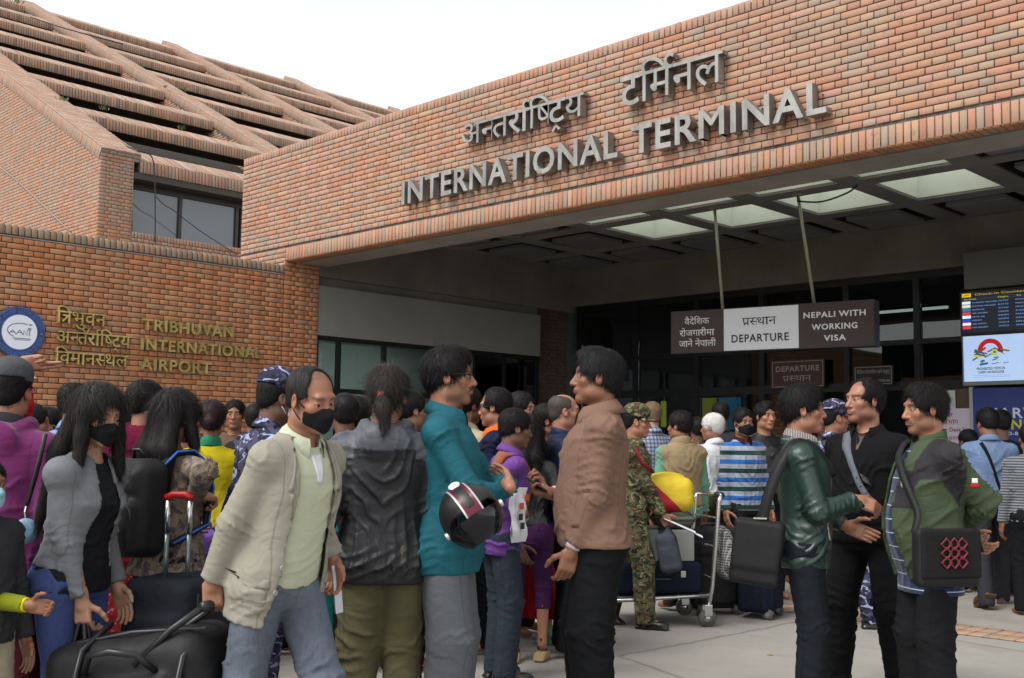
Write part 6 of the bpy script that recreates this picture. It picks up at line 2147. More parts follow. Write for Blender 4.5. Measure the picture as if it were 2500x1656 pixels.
b = top(B, K_KHAKI, off=.040, hem=.735, shell=.020, open=(.01, .085, .125), flare=.014, amp=.007, name='blazer', vert=3, sleeve=.98)
legs(B, denim('faded_grey_denim', srgb(82, 89, 100), .45), top=.90, knee=.072, ankle=.066, amp=.010)
make_collar(B, B.o, K_POLO, 'shirt', .030, (.064, .066), 26, .05, 'polo_collar')
make_collar(B, B.o, K_WHITE, 'crew', .018, (.060, .062), 30, name='inner_collar', z=1.437)
bv = bvh_of(b); bva = bvh_of(a)
front_patch(B, bva, [(-.03, 1.40), (.03, 1.40), (.012, 1.30), (-.004, 1.30)], B.o, K_WHITE, 6, 8, 'polo_placket')
for sx in (-1, 1):
    front_patch(B, bv, [(sx * .078, 1.44), (sx * .108, 1.42), (sx * .150, 1.27), (sx * .088, 1.27)], B.o, K_KHAKI, 6, 9, 'lapel', .004, .006)
    front_patch(B, bv, [(sx * .088, 1.262), (sx * .142, 1.258), (sx * .112, 1.10), (sx * .106, 1.09)], B.o, K_KHAKI, 6, 10, 'lapel', .004, .006)
    front_patch(B, bv, [(sx * .125, .935), (sx * .205, .925), (sx * .202, .89), (sx * .122, .90)], B.o, K_KHAKI, 7, 4, 'pocket_flap', .003, .006)
    front_patch(B, bv, [(sx * .126, .897), (sx * .200, .887), (sx * .196, .785), (sx * .128, .79)], B.o, K_KHAKI, 7, 7, 'pocket', .001, .003)
for z in (1.08, .98, .885):
    disc_on(B, bv, .118 + (1.08 - z) * .10, z, .0115, B.o, M_BTN)
mask(B, K_MASK)
make_shoes(B, B.o, K_SHOE)
PN = B
# --- woman in grey blazer, black mask, blue jeans
B = person('long-haired woman in grey puff-sleeve blazer, black mask and blue jeans', 192, 4.4, 70, ytop=943, sex='f', lean=.16, head=(-14, 14, 0), skin=SK4, face=dict(), gaze=(-.1, -.25),
           hair=dict(kind='long', len=.44, th=.030, side=1.3, line=-.004, mess=.006, strands=2200, sw=.0014, col=(.016, .013, .013)), R=dict(px=(205, 1500, 4.25), dir=(0, .15, -1), palm=(-.8, 0, -.1), curl=.8, hint=(.3, -.9, 0)),
           L=dict(at=(.22, .06, .84)), wide=1.0)
K_GREY = cloth('grey_jersey_blazer', srgb(106, 108, 112), 0.9, var=0.12)
K_BTEE = cloth('black_tee_cotton', (0.012, 0.013, 0.016), 0.9)
a = top(B, K_BTEE, off=.014, hem=.86, sleeve=.3, name='tee_shirt', flare=.012)
b = top(B, K_GREY, off=.030, hem=.955, shell=.018, open=(.0, .03, .10), puff=1, amp=.007, name='blazer', sleeve=.96)
legs(B, denim('blue_jeans_denim', srgb(56, 68, 112), .12), top=.90, knee=.056, ankle=.046, amp=.006, off=.010)
bv = bvh_of(b)
disc_on(B, bv, .085, 1.06, .014, B.o, plain('silver_button', (.6, .6, .6), .25, .8))
mask(B, K_MASK)
PE = B
# --- back-turned woman with backpack
B = person('long-haired woman with backpack and printed sleeves holding a suitcase handle', 425, 5.0, 150, ytop=958, sex='f', head=(-8, 6, 0), skin=SK1, face=dict(),
           hair=dict(kind='long', len=.42, th=.028, side=.6, mess=.006, strands=2000, sw=.0014, col=(.014, .012, .012)), R=dict(px=(480, 1210, 4.85), dir=(.3, 1, -.1), palm=(-.3, 0, -1), curl=1.1, hint=(.8, -.5, -.6)), L=dict(at=(.18, .2, 1.05)))
K_PRINT = printed('floral_print_blouse', [srgb(70, 62, 56), srgb(120, 106, 92), srgb(86, 74, 78), srgb(136, 122, 104), srgb(60, 54, 58)], 34)
a = top(B, K_PRINT, off=.022, hem=.84, name='blouse', flare=.02, amp=.009)
legs(B, cloth('dark_brown_trousers', (.020, .016, .014)), top=.92, knee=.058, ankle=.05)
PF = B
# --- bearded back: purple fleece man with grey cap
B = person('man in purple hooded fleece and grey cap with blue rim, seen from behind', 22, 4.7, 172, ytop=892, head=(10, 0, 0), skin=SK1, face=dict(), hair=dict(kind='short', th=.008, strands=400), wide=1.08,
           R=dict(at=(.24, .06, .86)), L=dict(at=(.30, .0, .84)), fat=.15)
K_PUR = cloth('purple_fleece', srgb(98, 32, 84), 0.95, sheen=.4, var=.14)
top(B, K_PUR, off=.034, hem=.84, hood=1, amp=.010, name='fleece')
make_collar(B, B.o, cloth('charcoal_fleece', srgb(52, 48, 52), .95), 'stand', .055, (.072, .076), 12, name='fleece_collar', z=1.447)
legs(B, cloth('maroon_trousers', srgb(58, 14, 26), .85), top=.9)
cap(B, cloth('grey_cap_cotton', srgb(72, 74, 78), .9), .06, .05, bmat=cloth('blue_cap_rim', srgb(40, 74, 170), .8))
PA = B
# --- pointing arm in red
B = person('person in red jacket raising an arm to point at the lettering', -40, 5.1, 150, ytop=925, skin=SK1, face=dict(), hair=SHORT, hi=True, eyes=False, R=dict(px=(52, 890, 5.05), dir=(.8, .6, .15), palm=(.3, -1, -.3), curl=[.05, .12, .9, 1.0], thumb=.8, hint=(.6, -.4, -.8)))
K_REDJ = cloth('red_jacket_nylon', srgb(176, 18, 34), .6)
a = top(B, K_REDJ, off=.03, hem=.86, name='jacket', sleeve=.93)
cuffs(B, a, leather('watch_strap', (.012, .012, .014)), .018, .033, 'wrist_band')
legs(B, K_BLKTR)
# --- child with pale blue mask at the edge
B = person('child in dark jacket with pale blue face mask at the picture edge', -28, 4.1, 60, ytop=1128, skin=SK2, face=dict(w=1.04), hair=dict(kind='short', th=.014), wide=.9)
top(B, cloth('dark_grey_child_jacket', (.03, .03, .034)), off=.03, hem=.84, name='jacket')
legs(B, cloth('cream_camouflage_cotton', srgb(150, 140, 118)), knee=.07, ankle=.066)
mask(B, cloth('pale_blue_mask', srgb(130, 176, 190), .9), K_WHITE)
# --- lime sleeve
B = person('child in lime green top reaching an arm into the picture', -105, 4.0, 88, H=1.22, sex='f', skin=SK2, face=dict(), hair=dict(kind='long', len=.3, strands=600), L=dict(px=(72, 1478, 4.0), dir=(0, 1, -.1), palm=(-1, 0, 0), curl=.6, hint=(.2, -.3, -1)))
a = top(B, cloth('lime_green_knit', srgb(128, 136, 30), .9), off=.026, hem=.8, name='blouse', sleeve=.95)
cuffs(B, a, cloth('yellow_cuff_trim', srgb(210, 200, 20), .9), .010, .038)
legs(B, K_BLKTR)
B = person('short woman in black trousers with pink swirls, upper body hidden by the crowd', 88, 5.3, 150, ytop=1105, sex='f', skin=SK2, face=dict(), hair=dict(kind='bun', strands=300), hi=False)
top(B, cloth('dull_purple_kurta', srgb(70, 34, 66)), off=.03, hem=.72, flare=.03, name='kurta')
legs(B, printed('black_pink_swirl_print', [(.010, .008, .010), (.012, .010, .012), srgb(120, 24, 62), (.012, .008, .010)], 26), knee=.075, ankle=.07)
# --- policeman in blue camouflage, back turned
C_BLUE = (srgb(44, 42, 62), srgb(70, 68, 92), srgb(26, 24, 38), srgb(148, 158, 186))
K_CAMB = camo('blue_camouflage_cotton', C_BLUE, 8.0)
B = person('policeman in blue camouflage and cap with white mask, seen from behind', 628, 5.3, 128, ytop=910, lean=.16, head=(-6, 8, 0), skin=SK3, face=dict(stubble=.2), hair=dict(kind='short', th=.006, strands=300, mess=.002), wide=1.1, R=dict(px=(545, 1300, 5.2), curl=.8), L=dict(at=(.22, .2, .9)))
a = top(B, K_CAMB, off=.034, hem=.84, amp=.012, name='shirt', sleeve=.98)
make_collar(B, B.o, K_CAMB, 'shirt', .036, gap=20)
legs(B, K_CAMB, off=.02)
cap(B, K_CAMB, .07, .05)
mask(B, K_WHITE, K_WHITE)
bv = bvh_of(a)
g = quadgrid(*[B.sho[0] + (B.el[0] - B.sho[0]) * t + V3(.25, -.10 + y, 0) for t, y in ((.35, -.03), (.35, .05), (.62, .05), (.62, -.03))], 6, 6)
patch(B, bv, g, V3(-1, .35, 0), B.o, cloth('tan_rank_patch', srgb(176, 160, 112), .9), .003, 'rank_badge')
# --- ponytailed man in black rain jacket
B = person('person with ponytail in black hooded rain jacket and olive trousers, seen from behind', 940, 4.9, 186, ytop=900, head=(-12, 4, 2), skin=SK2, face=dict(), wide=1.02,
           hair=dict(kind='pony', th=.022, mess=.009, strands=2200, jit=.55, slen=1.7, stick=.5, col=(.028, .024, .022)), L=dict(at=(.285, -.02, .86), curl=.4), R=dict(at=(.24, .05, .84)))
K_RAIN = leather('black_rain_nylon', (.018, .019, .022), .42)
def rain_cols(q, v):
    c = np.tile(np.array((.016, .017, .020)), (len(q), 1))
    g_ = (q[:, 2] > 1.315) & (np.abs(q[:, 0]) < .30) & ((q[:, 2] > 1.36) | (np.abs(q[:, 0]) > .135))
    c[g_] = srgb(84, 86, 94)
    return c
K_RAIN2 = colored('black_grey_rain_nylon', .45)
a = top(B, K_RAIN2, off=.040, hem=.775, hood=1, amp=.012, name='rain_jacket', sleeve=.84, cols=rain_cols, flare=.015)
legs(B, cloth('olive_cargo_cotton', srgb(84, 80, 58), .9), knee=.080, ankle=.072, amp=.013, top=.92, off=.02)
make_shoes(B, B.o, K_SHOE)
disc = MB().tube([B.headc * B.k + B.HR @ (V3(-.012, -.128, -.018) * B.k), B.headc * B.k + B.HR @ (V3(.012, -.128, -.018) * B.k)], .024 * B.k, 12)
disc.obj('hair_tie', cloth('brown_hair_tie', srgb(120, 60, 44)), B.o, smooth=True)
# --- teal shirt, arms folded
B = person('man with glasses in teal shirt standing with folded arms and a helmet', 1095, 5.0, 84, ytop=855, head=(4, -2, 0), skin=SK1, face=dict(mustache=1.0, stubble=.55, goatee=.5, nose=1.1, w=.98), gaze=(0, 0),
           hair=dict(kind='short', th=.020, mess=.006, top=.008, strands=1700, slen=1.3, jit=.45, line=.0), R=dict(at=(-.02, .235, 1.10), abs=1, dir=(-1, .1, .15), palm=(.2, -1, .2), curl=.3, hint=(.9, .1, -.8)),
           L=dict(at=(.05, .27, 1.145), abs=1, dir=(1, -.35, .45), palm=(-.2, -1, .1), curl=.3, hint=(.9, .2, -.8)), belly=.04, wide=1.0)
K_TEAL = cloth('teal_shirt_cotton', srgb(26, 86, 98), .75, var=.2)
a = top(B, K_TEAL, off=.032, hem=.770, flare=.022, amp=.012, name='shirt', vert=3, sleeve=.97)
make_collar(B, B.o, K_TEAL, 'shirt', .038, gap=14, tip=.055)
legs(B, cloth('grey_trouser_wool', srgb(92, 95, 100), .9, var=.08, scale=60), knee=.084, ankle=.082, top=.86, off=.024, amp=.007)
make_shoes(B, B.o, K_SHOE)
specs(B, plain('black_spectacle_frame', (.012, .012, .014), .3))
PQ = B
# --- taupe jacket man
B = person('stout man in taupe zip jacket and black trousers facing the man in teal', 1455, 5.2, 273, ytop=858, head=(-2, -2, 0), skin=SK2, face=dict(w=1.05, jaw=1.12, stubble=.12, nose=1.05), hair=dict(kind='short', th=.018, mess=.006, top=.010, strands=1800, slen=1.4, jit=.45, line=-.004, col=(.012, .0115, .012)),
           L=dict(px=(1395, 1345, 5.0), dir=(0, .25, -1), palm=(-.9, .2, 0), curl=.65, hint=(.5, -.8, -.2)), R=dict(px=(1345, 1205, 5.35), dir=(-.25, 1, .25), palm=(-.6, .1, 1), curl=.9, hint=(.4, -.3, -1)), belly=.045, fat=.10, wide=1.03)
K_TAUPE = cloth('taupe_jacket_cotton', srgb(116, 90, 76), .8, var=.07)
a = top(B, K_TAUPE, off=.036, hem=.862, amp=.009, name='jacket', bunch=.91, sleeve=.93, flare=.012)
make_collar(B, B.o, K_TAUPE, 'shirt', .046, (.070, .074), 22, .04, out=.03)
legs(B, K_BLKTR, knee=.086, ankle=.078, top=.94, off=.024, amp=.008)
cuffs(B, a, cloth('white_pink_cuff', srgb(196, 180, 184), .9), .022, .034)
bv = bvh_of(a)
front_patch(B, bv, [(-.235, 1.10), (-.215, 1.10), (-.185, .955), (-.205, .955)], B.o, K_TAUPE, 4, 9, 'pocket_welt', .003, .006)
PY = B
# --- green leather jacket man
B = person('man in dark green leather jacket and striped collar gesturing with one hand', 1962, 5.6, 76, ytop=946, head=(2, 0, 0), skin=SK1, face=dict(w=1.0, nose=.95, jaw=1.05), gaze=(.0, 0), hair=dict(kind='short', th=.020, top=.012, mess=.006, strands=1500, slen=1.3, jit=.45),
           R=dict(px=(2092, 1222, 5.45), dir=(0, 1, -.35), palm=(-.7, -.1, -.6), curl=.75, hint=(.6, -.4, -.9)), L=dict(at=(.20, .22, 1.0)), wide=1.02)
K_GLEA = leather('dark_green_leather', srgb(30, 50, 44), .36)
a = top(B, K_GLEA, off=.036, hem=.80, amp=.014, name='leather_jacket', sleeve=.97)
K_STRP = striped('grey_pinstripe_shirt', ((0, srgb(52, 50, 52)), (.55, srgb(168, 162, 160))), 120.0, axis='Y')
make_collar(B, B.o, K_STRP, 'shirt', .044, gap=12, tip=.04, name='shirt_collar')
make_collar(B, B.o, K_GLEA, 'stand', .024, (.080, .084), 34, name='jacket_collar', z=1.44)
legs(B, cloth('dark_navy_trousers', (.011, .013, .018), .9), knee=.068, ankle=.062, top=.92)
bv = bvh_of(a)
front_patch(B, bv, [(.128, 1.085), (.134, 1.085), (.126, .945), (.120, .945)], B.o, M_ZIP, 3, 10, 'pocket_zip', .003, .003)
front_patch(B, bv, [(.116, 1.10), (.148, 1.10), (.138, .93), (.108, .93)], B.o, K_GLEA, 4, 10, 'pocket_welt', .0, .003)
front_patch(B, bv, [(-.004, 1.40), (.006, 1.40), (.006, .86), (-.004, .86)], B.o, M_ZIP, 3, 24, 'front_zip', .001, .003)
PH = B
# --- man in black shirt with grey strap
B = person('heavy man in black polo shirt with grey strap across the chest', 2116, 6.2, 318, ytop=928, head=(-30, -2, 0), skin=SK1, face=dict(w=1.07, jaw=1.12, stubble=.45, nose=1.12, fuzz=.5), gaze=(0, 0), hair=dict(kind='short', th=.014, bald=.15, line=-.012, mess=.006, strands=1100), fat=.22, belly=.075, wide=1.06,
           R=dict(at=(.35, -.06, .82), curl=.7), L=dict(at=(.30, .0, .86)), legs=dict(R=(.20, .02, .09), L=(.19, .0, .09)))
a = top(B, K_BLACK, off=.022, hem=.84, amp=.010, name='polo_shirt', sleeve=.36, flare=.01)
make_collar(B, B.o, K_BLACK, 'shirt', .03, (.068, .070), 32, .05)
legs(B, K_BLACK, knee=.082, ankle=.076, top=.9, off=.02, amp=.012, stack=2.0)
bv = bvh_of(a)
front_patch(B, bv, [(-.024, 1.425), (.024, 1.425), (.004, 1.33), (-.004, 1.33)], B.o, skin_mat(), 5, 6, 'open_neck', .0005, .001)
strap(B, bv, [(.11, .05, 1.445), (.095, .16, 1.38), (.02, .24, 1.27), (-.06, .30, 1.17), (-.16, .26, 1.06), (-.25, .10, .97)], .042, B.o, cloth('grey_webbing', srgb(92, 96, 104), .6), 'sling_strap', .004)
front_patch(B, bv, [(-.035, 1.215), (-.075, 1.19), (-.10, 1.145), (-.06, 1.17)], B.o, plain('black_buckle', (.02, .02, .022), .35), 4, 5, 'buckle', .006, .008)
make_shoes(B, B.o, leather('tan_suede_shoe', srgb(120, 92, 66), .8))
# --- green and black softshell man
B = person('man in green and black softshell over blue striped polo, hands behind his back', 2262, 5.4, 279, ytop=942, head=(-4, 4, 0), skin=SK1, face=dict(w=1.03, stubble=.5, mustache=.7, nose=1.08), hair=dict(kind='short', th=.018, top=.008, mess=.006, strands=1700, slen=1.2, jit=.5), belly=.085, fat=.08, wide=1.02,
           L=dict(px=(2345, 1300, 5.42), dir=(-.3, -.8, -.5), palm=(.2, -1, .1), curl=.6, hint=(.9, -.6, .2)), R=dict(px=(2355, 1318, 5.55), dir=(-.6, -.4, -.3), palm=(-.2, -1, 0), curl=.6, hint=(.9, -.4, 0)))
K_SOFT = colored('green_black_softshell', .75)
GRN, CHA = srgb(60, 74, 50), srgb(34, 32, 36)
def soft_cols(q, v):
    c = np.tile(np.array(GRN), (len(q), 1))
    x, y, z = q[:, 0], q[:, 1], q[:, 2]
    el = B.loc(B.el[1][None])[0]; sh_ = B.loc(B.sho[1][None])[0]
    t = ((q - sh_) @ (el - sh_)) / ((el - sh_) @ (el - sh_))
    arm = np.linalg.norm(q - sh_ - np.clip(t, 0, 1)[:, None] * (el - sh_), axis=1) < .115
    ch = ((x < -.10) & (arm | (z > 1.26)) & (t < 1.02) & (t > -1.0) & (y > -.045 - .03 * (t > .2))) | ((np.abs(x) < .17) & (z > 1.30) & (y < -.02) & (z < 1.43)) | ((y > .06) & (x < -.035) & (z > 1.12) & (z < 1.30) & (x > -.14))
    c[ch] = CHA
    return c
def navy_stripes():
    return striped('navy_white_striped_polo', ((0, srgb(26, 40, 74)), (.88, srgb(170, 178, 196)), (.95, srgb(26, 40, 74))), 15.0)
a = top(B, navy_stripes(), off=.018, hem=.705, sleeve=.3, amp=.006, name='polo_shirt', flare=.014)
b = top(B, K_SOFT, off=.044, hem=.772, shell=.022, open=(.03, .035, .085), amp=.011, name='softshell', cols=soft_cols, flare=.012, sleeve=.97)
make_collar(B, B.o, cloth('green_softshell_collar', GRN, .8), 'stand', .052, (.070, .074), 34, name='softshell_collar', z=1.440)
legs(B, cloth('dark_grey_jeans', (.010, .0105, .012), .9), knee=.076, ankle=.07, top=.9, off=.016)
bv = bvh_of(b)
g = quadgrid(*[B.sho[1] * .46 + B.el[1] * .54 + V3(-.28, y, z) for y, z in ((-.016, .020), (.016, .020), (.016, -.004), (-.016, -.004))], 5, 5)
patch(B, bv, g, V3(1, 0, 0), B.o, plain('white_logo_thread', (.75, .75, .75), .8), .002, 'sleeve_logo', .002)
g = quadgrid(*[B.sho[1] * .46 + B.el[1] * .54 + V3(-.28, y, z) for y, z in ((-.020, -.008), (.020, -.008), (.020, -.024), (-.020, -.024))], 5, 4)
patch(B, bv, g, V3(1, 0, 0), B.o, plain('red_logo_thread', srgb(190, 20, 30), .8), .002, 'sleeve_logo', .002)
front_patch(B, bv, [(-.052, 1.285), (-.058, 1.285), (-.066, 1.215), (-.060, 1.215)], B.o, M_ZIP, 3, 8, 'chest_zip', .002, .003)
PK = B
# --- purple shirt man with towel
B = person('dark-skinned man in purple shirt with an orange towel on his shoulder', 1226, 6.6, 108, ytop=1000, lean=.14, head=(-4, 8, 0), skin=SK3, face=dict(w=.98), hair=dict(kind='short', th=.016, strands=900), wide=.96,
           R=dict(px=(1258, 1245, 6.3), dir=(-.3, 1, -.1), palm=(-.8, 0, -.5), curl=1.0, hint=(.5, -.6, -.7)), L=dict(px=(1268, 1350, 6.7), curl=.6))
K_PSH = cloth('purple_shirt_cotton', srgb(98, 58, 128), .7)
a = top(B, K_PSH, off=.026, hem=.785, amp=.011, name='shirt', flare=.012, sleeve=.96)
make_collar(B, B.o, K_PSH, 'shirt', .034, gap=16)
legs(B, cloth('dark_slate_trousers', srgb(44, 52, 62), .8), knee=.070, ankle=.066, top=.9)
make_shoes(B, B.o, K_SHOE)
bv = bvh_of(a)
K_TOW = cloth('rust_orange_towel', srgb(132, 72, 44), .98, sheen=.4)
strap(B, bv, [(.12, .20, 1.14), (.105, .20, 1.24), (.095, .16, 1.36), (.085, .04, 1.47), (.085, -.10, 1.44), (.10, -.20, 1.30), (.115, -.23, 1.12), (.12, -.22, 1.02)], .125, B.o, K_TOW, 'towel', .012, .006)
PT = B
# --- curly-haired woman in leather jacket and purple capris
B = person('curly-haired woman in black leather jacket, purple cropped trousers and wedge sandals', 1292, 7.2, 168, ytop=1020, sex='f', skin=SK1, face=dict(), hair=dict(kind='long', len=.30, th=.028, side=.4, mess=.014, strands=1200, jit=.8), R=dict(at=(.2, .18, 1.05)), legs=dict(R=(.10, .05, .14), L=(.08, -.06, .14)))
K_BLEA = leather('black_leather', (.012, .012, .013), .3)
top(B, K_BLEA, off=.024, hem=.95, name='leather_jacket')
top(B, cloth('blue_hem_top', srgb(38, 44, 120)), off=.016, hem=.90, sleeve=.2, name='tee_shirt')
legs(B, cloth('purple_capri_cotton', srgb(56, 26, 62), .8), knee=.058, ankle=.050, hem=.36, top=.95)
for i in range(2):
    a = B.an[i]; t = B.toe[i]
    F = Field(a - V3(.12, .16, .16), a + V3(.12, .24, .06), .008)
    s = np.cross(t, (0, 0, 1)); Mx = np.column_stack([s, t, V3(0, 0, 1)])
    q = a - V3(0, 0, .14)
    F.add(rbox(q + t * -.01 + V3(0, 0, .03), (.034, .06, .03), .012, Mx)).add(rbox(q + t * .11 + V3(0, 0, .012), (.040, .07, .012), .010, Mx), .03)
    sdf_obj(B, 'wedge_sole', F, B.o, cloth('woven_cork', srgb(150, 128, 96), .9))
    MB().tube([(a + s * .045 - V3(0, 0, .05)) * B.k, (a + t * .09 - V3(0, 0, .055)) * B.k, (a - s * .045 - V3(0, 0, .05)) * B.k], .008, 6).obj('sandal_strap', K_BLEA, B.o)
    MB().tube([(a + s * .04 - V3(0, 0, .03)) * B.k, (a - t * .045 - V3(0, 0, .01)) * B.k, (a - s * .04 - V3(0, 0, .03)) * B.k], .006, 6).obj('sandal_strap', K_BLEA, B.o)
# --- soldier
K_CAMG = camo('green_camouflage_cotton', (srgb(92, 92, 66), srgb(50, 58, 40), srgb(78, 60, 44), srgb(34, 34, 28), srgb(132, 124, 92)), 8.5)
B = person('soldier in green camouflage and peaked cap walking with papers in hand', 1545, 8.6, 82, ytop=995, lean=.05, head=(0, 4, 0), skin=SK1, face=dict(w=.98), hair=dict(kind='short', th=.005, strands=200), R=dict(px=(1618, 1260, 8.4), curl=1.0, hint=(.4, -.6, -.7)), L=dict(at=(.24, -.05, .86)), legs=dict(R=(.09, .10, .09), L=(.09, -.22, .13)))
a = top(B, K_CAMG, off=.030, hem=.82, amp=.011, name='shirt', flare=.01)
make_collar(B, B.o, K_CAMG, 'shirt', .032)
legs(B, K_CAMG, off=.022, knee=.076, ankle=.070)
make_shoes(B, B.o, K_SHOE, .08)
cap(B, K_CAMG, .085, .05)
bv = bvh_of(a)
K_LAN = cloth('dark_red_lanyard', srgb(120, 16, 30), .7)
MB().tube([(B.sho[0] + V3(.07, .02, .04)) * B.k, (B.sho[0] * .7 + B.el[0] * .3 + V3(.085, .03, 0)) * B.k, (B.sho[0] * .5 + B.el[0] * .5 + V3(.04, .09, -.0)) * B.k, (B.up(V3(.12, .15, 1.22))) * B.k], .012, 6).obj('lanyard', K_LAN, B.o, smooth=True)
PZ = B

# ================================================================ the crowd further back
def simple(label, px, d, phi, ytop, mat, **kw):
    g = {k: kw.pop(k) for k in ('off', 'hem', 'flare', 'hood', 'sleeve', 'amp', 'puff') if k in kw}
    nm = kw.pop('wear', 'shirt'); lm = kw.pop('lower', K_BLKTR); collar = kw.pop('collar', None); ck = kw.pop('ckind', 'shirt')
    mk = kw.pop('maskmat', None); lk = kw.pop('legkw', {}); sh = kw.pop('shoes', None)
    kw.setdefault('hi', False); kw.setdefault('eyes', kw['hi']); kw.setdefault('face', {}); kw.setdefault('hair', SHORT)
    B = person(label, px, d, phi, ytop, **kw)
    g.setdefault('off', .026); g.setdefault('hem', .84); g.setdefault('amp', .010)
    a = top(B, mat, name=nm, **g)
    if collar is not None: make_collar(B, B.o, collar, ck)
    if lm is not None: legs(B, lm, top=g['hem'] + .05, **lk)
    if mk is not None: mask(B, mk, K_WHITE)
    if sh is not None: make_shoes(B, B.o, sh, hi=False)
    B.top_ = a
    return B
simple('man in maroon hooded sweatshirt behind the masked woman', 350, 6.3, 165, 935, cloth('maroon_fleece', srgb(96, 22, 52), .95), wear='hoodie', hood=1, head=(-25, 0, 0), skin=SK1, hair=dict(kind='short', th=.022, mess=.006, strands=700))
simple('young man in light blue shirt by the brass lettering, back turned', 178, 7.0, 160, 942, cloth('light_blue_shirt', srgb(120, 140, 178), .8), head=(-30, 6, 0), skin=SK1, collar=cloth('light_blue_shirt', srgb(120, 140, 178), .8), hair=dict(kind='short', th=.022, mess=.008, strands=700, jit=.6))
simple('dark-haired person in the crowd beside the purple fleece', 78, 6.6, 110, 992, cloth('white_collared_top', srgb(190, 196, 206)), sex='f', skin=SK2, hair=dict(kind='bun', th=.022, strands=300))
simple('woman with white face mask in olive jacket near the wall', 120, 7.2, 120, 1000, cloth('olive_jacket', srgb(86, 82, 48)), sex='f', skin=SK2, maskmat=K_WHITE, hair=dict(kind='bun', th=.020, strands=300))
simple('woman with reddish bun and purple hair clip in yellow shawl', 515, 6.9, 190, 984, cloth('bright_yellow_shawl', srgb(186, 168, 20), .8), sex='f', skin=SK2, collar=cloth('green_neck_scarf', srgb(40, 120, 92)), ckind='stand', wear='shawl', flare=.05, hair=dict(kind='bun', th=.026, strands=500, col=(.020, .008, .010)))
simple('man looking out over the crowd beside the brick wall', 570, 9.4, 8, 980, cloth('brown_shirt', srgb(92, 70, 54)), skin=SK2, hi=True, hair=dict(kind='short', th=.014), face=dict(brow=1.0))
simple('dark-haired person half hidden behind the policeman', 622, 8.6, 180, 990, cloth('black_jacket_cloth', (.02, .02, .024)), skin=SK2)
simple('person in black coat behind the khaki blazer', 838, 6.7, 200, 966, cloth('black_coat_wool', (.016, .016, .018)), skin=SK3, lower=cloth('teal_salwar', srgb(10, 110, 104)))
simple('person with curly black hair behind the rain jacket', 873, 7.2, 170, 976, cloth('charcoal_top', (.03, .03, .032)), sex='f', skin=SK2, hair=dict(kind='bun', th=.024, mess=.008, strands=400))
simple('man in dark shirt between the rain jacket and the teal shirt', 1003, 6.9, 120, 958, cloth('dark_brown_shirt', (.03, .022, .02)), skin=SK2)
simple('dark-skinned man glimpsed under the chin of the man in teal', 1095, 7.6, 70, 962, cloth('dark_blue_shirt', srgb(30, 34, 52)), skin=SK3, hi=True, eyes=True)
simple('bearded man with glasses in cream jacket, turned away', 1140, 7.7, 130, 948, cloth('cream_jacket_cotton', srgb(166, 152, 124), .9), wear='jacket', collar=cloth('cream_jacket_cotton', srgb(166, 152, 124), .9), skin=SK1, face=dict(stubble=.9), hair=dict(kind='short', th=.022, mess=.007, strands=700))
B = simple('man with glasses in navy shirt with orange collar', 1208, 7.5, 262, 952, cloth('navy_shirt_cotton', srgb(28, 30, 56), .8), skin=SK1, hi=True, collar=cloth('orange_collar_cotton', srgb(214, 92, 30), .8), head=(-6, 4, 0), face=dict(stubble=.2), hair=dict(kind='short', th=.020, bald=.2, strands=900))
specs(B, plain('black_spectacle_frame', (.012, .012, .014), .3))
simple('bearded man glancing sideways in the middle of the crowd', 1272, 8.2, 62, 962, cloth('dark_green_shirt', srgb(36, 42, 36)), skin=SK1, hi=True, gaze=(.3, 0), face=dict(stubble=.95, mustache=.8), hair=dict(kind='short', th=.022, mess=.006, strands=700))
B = simple('woman in red top and dress with yellow scarf, dark hair tied back', 1338, 7.9, 84, 990, cloth('red_blouse_cotton', srgb(172, 20, 28), .8), sex='f', skin=SK2, hi=True, sleeve=.34, lower=None, hem=.80, wear='blouse', hair=dict(kind='bun', th=.018, strands=700))
make_skirt(B, B.o, cloth('red_dress_cotton', srgb(150, 16, 30), .8), ((.98, .16, .115), (.85, .19, .14), (.5, .24, .19), (.20, .27, .22)), .03)
strap(B, bvh_of(B.top_), [(-.10, .20, 1.36), (-.02, .22, 1.22), (.10, .20, 1.12), (.20, .10, 1.06), (.20, -.10, 1.05)], .10, B.o, cloth('yellow_orange_scarf', srgb(206, 120, 60), .9), 'scarf', .010, .006)
make_shoes(B, B.o, cloth('green_sandal_rubber', srgb(110, 150, 130), .6), hi=False)
simple('balding man in quilted navy jacket behind the taupe jacket', 1378, 7.4, 95, 964, cloth('navy_quilted_nylon', srgb(30, 38, 62), .45), wear='jacket', off=.045, skin=SK1, collar=cloth('navy_quilted_nylon', srgb(30, 38, 62), .45), ckind='stand', face=dict(stubble=.4), hair=dict(kind='short', th=.004, bald=.9, strands=120, col=(.05, .04, .035)))
simple('fair-haired man in blue checked shirt behind the soldier', 1590, 10.6, 205, 984, plaid('blue_white_check', srgb(150, 158, 180), srgb(40, 48, 80)), skin=SK4, collar=plaid('blue_white_check', srgb(150, 158, 180), srgb(40, 48, 80)), hair=dict(kind='short', th=.012, col=(.12, .085, .05), strands=300))
K_MINT = cloth('mint_green_shirt', srgb(96, 146, 122), .8)
B = simple('man in beige padded vest over mint green shirt, back turned', 1662, 9.5, 195, 1008, K_MINT, skin=SK2, head=(40, 0, 0), hair=dict(kind='short', th=.024, mess=.006, strands=700), sleeve=.98, hem=.80, flare=.01, lower=cloth('grey_brown_trousers', srgb(60, 56, 50)))
K_VEST = cloth('beige_vest_cotton', srgb(138, 120, 92), .9, var=.08)
top(B, K_VEST, off=.048, hem=.90, sleeve=0, name='padded_vest', amp=.008)
make_collar(B, B.o, K_VEST, 'stand', .05, (.074, .078), 24, name='vest_collar')
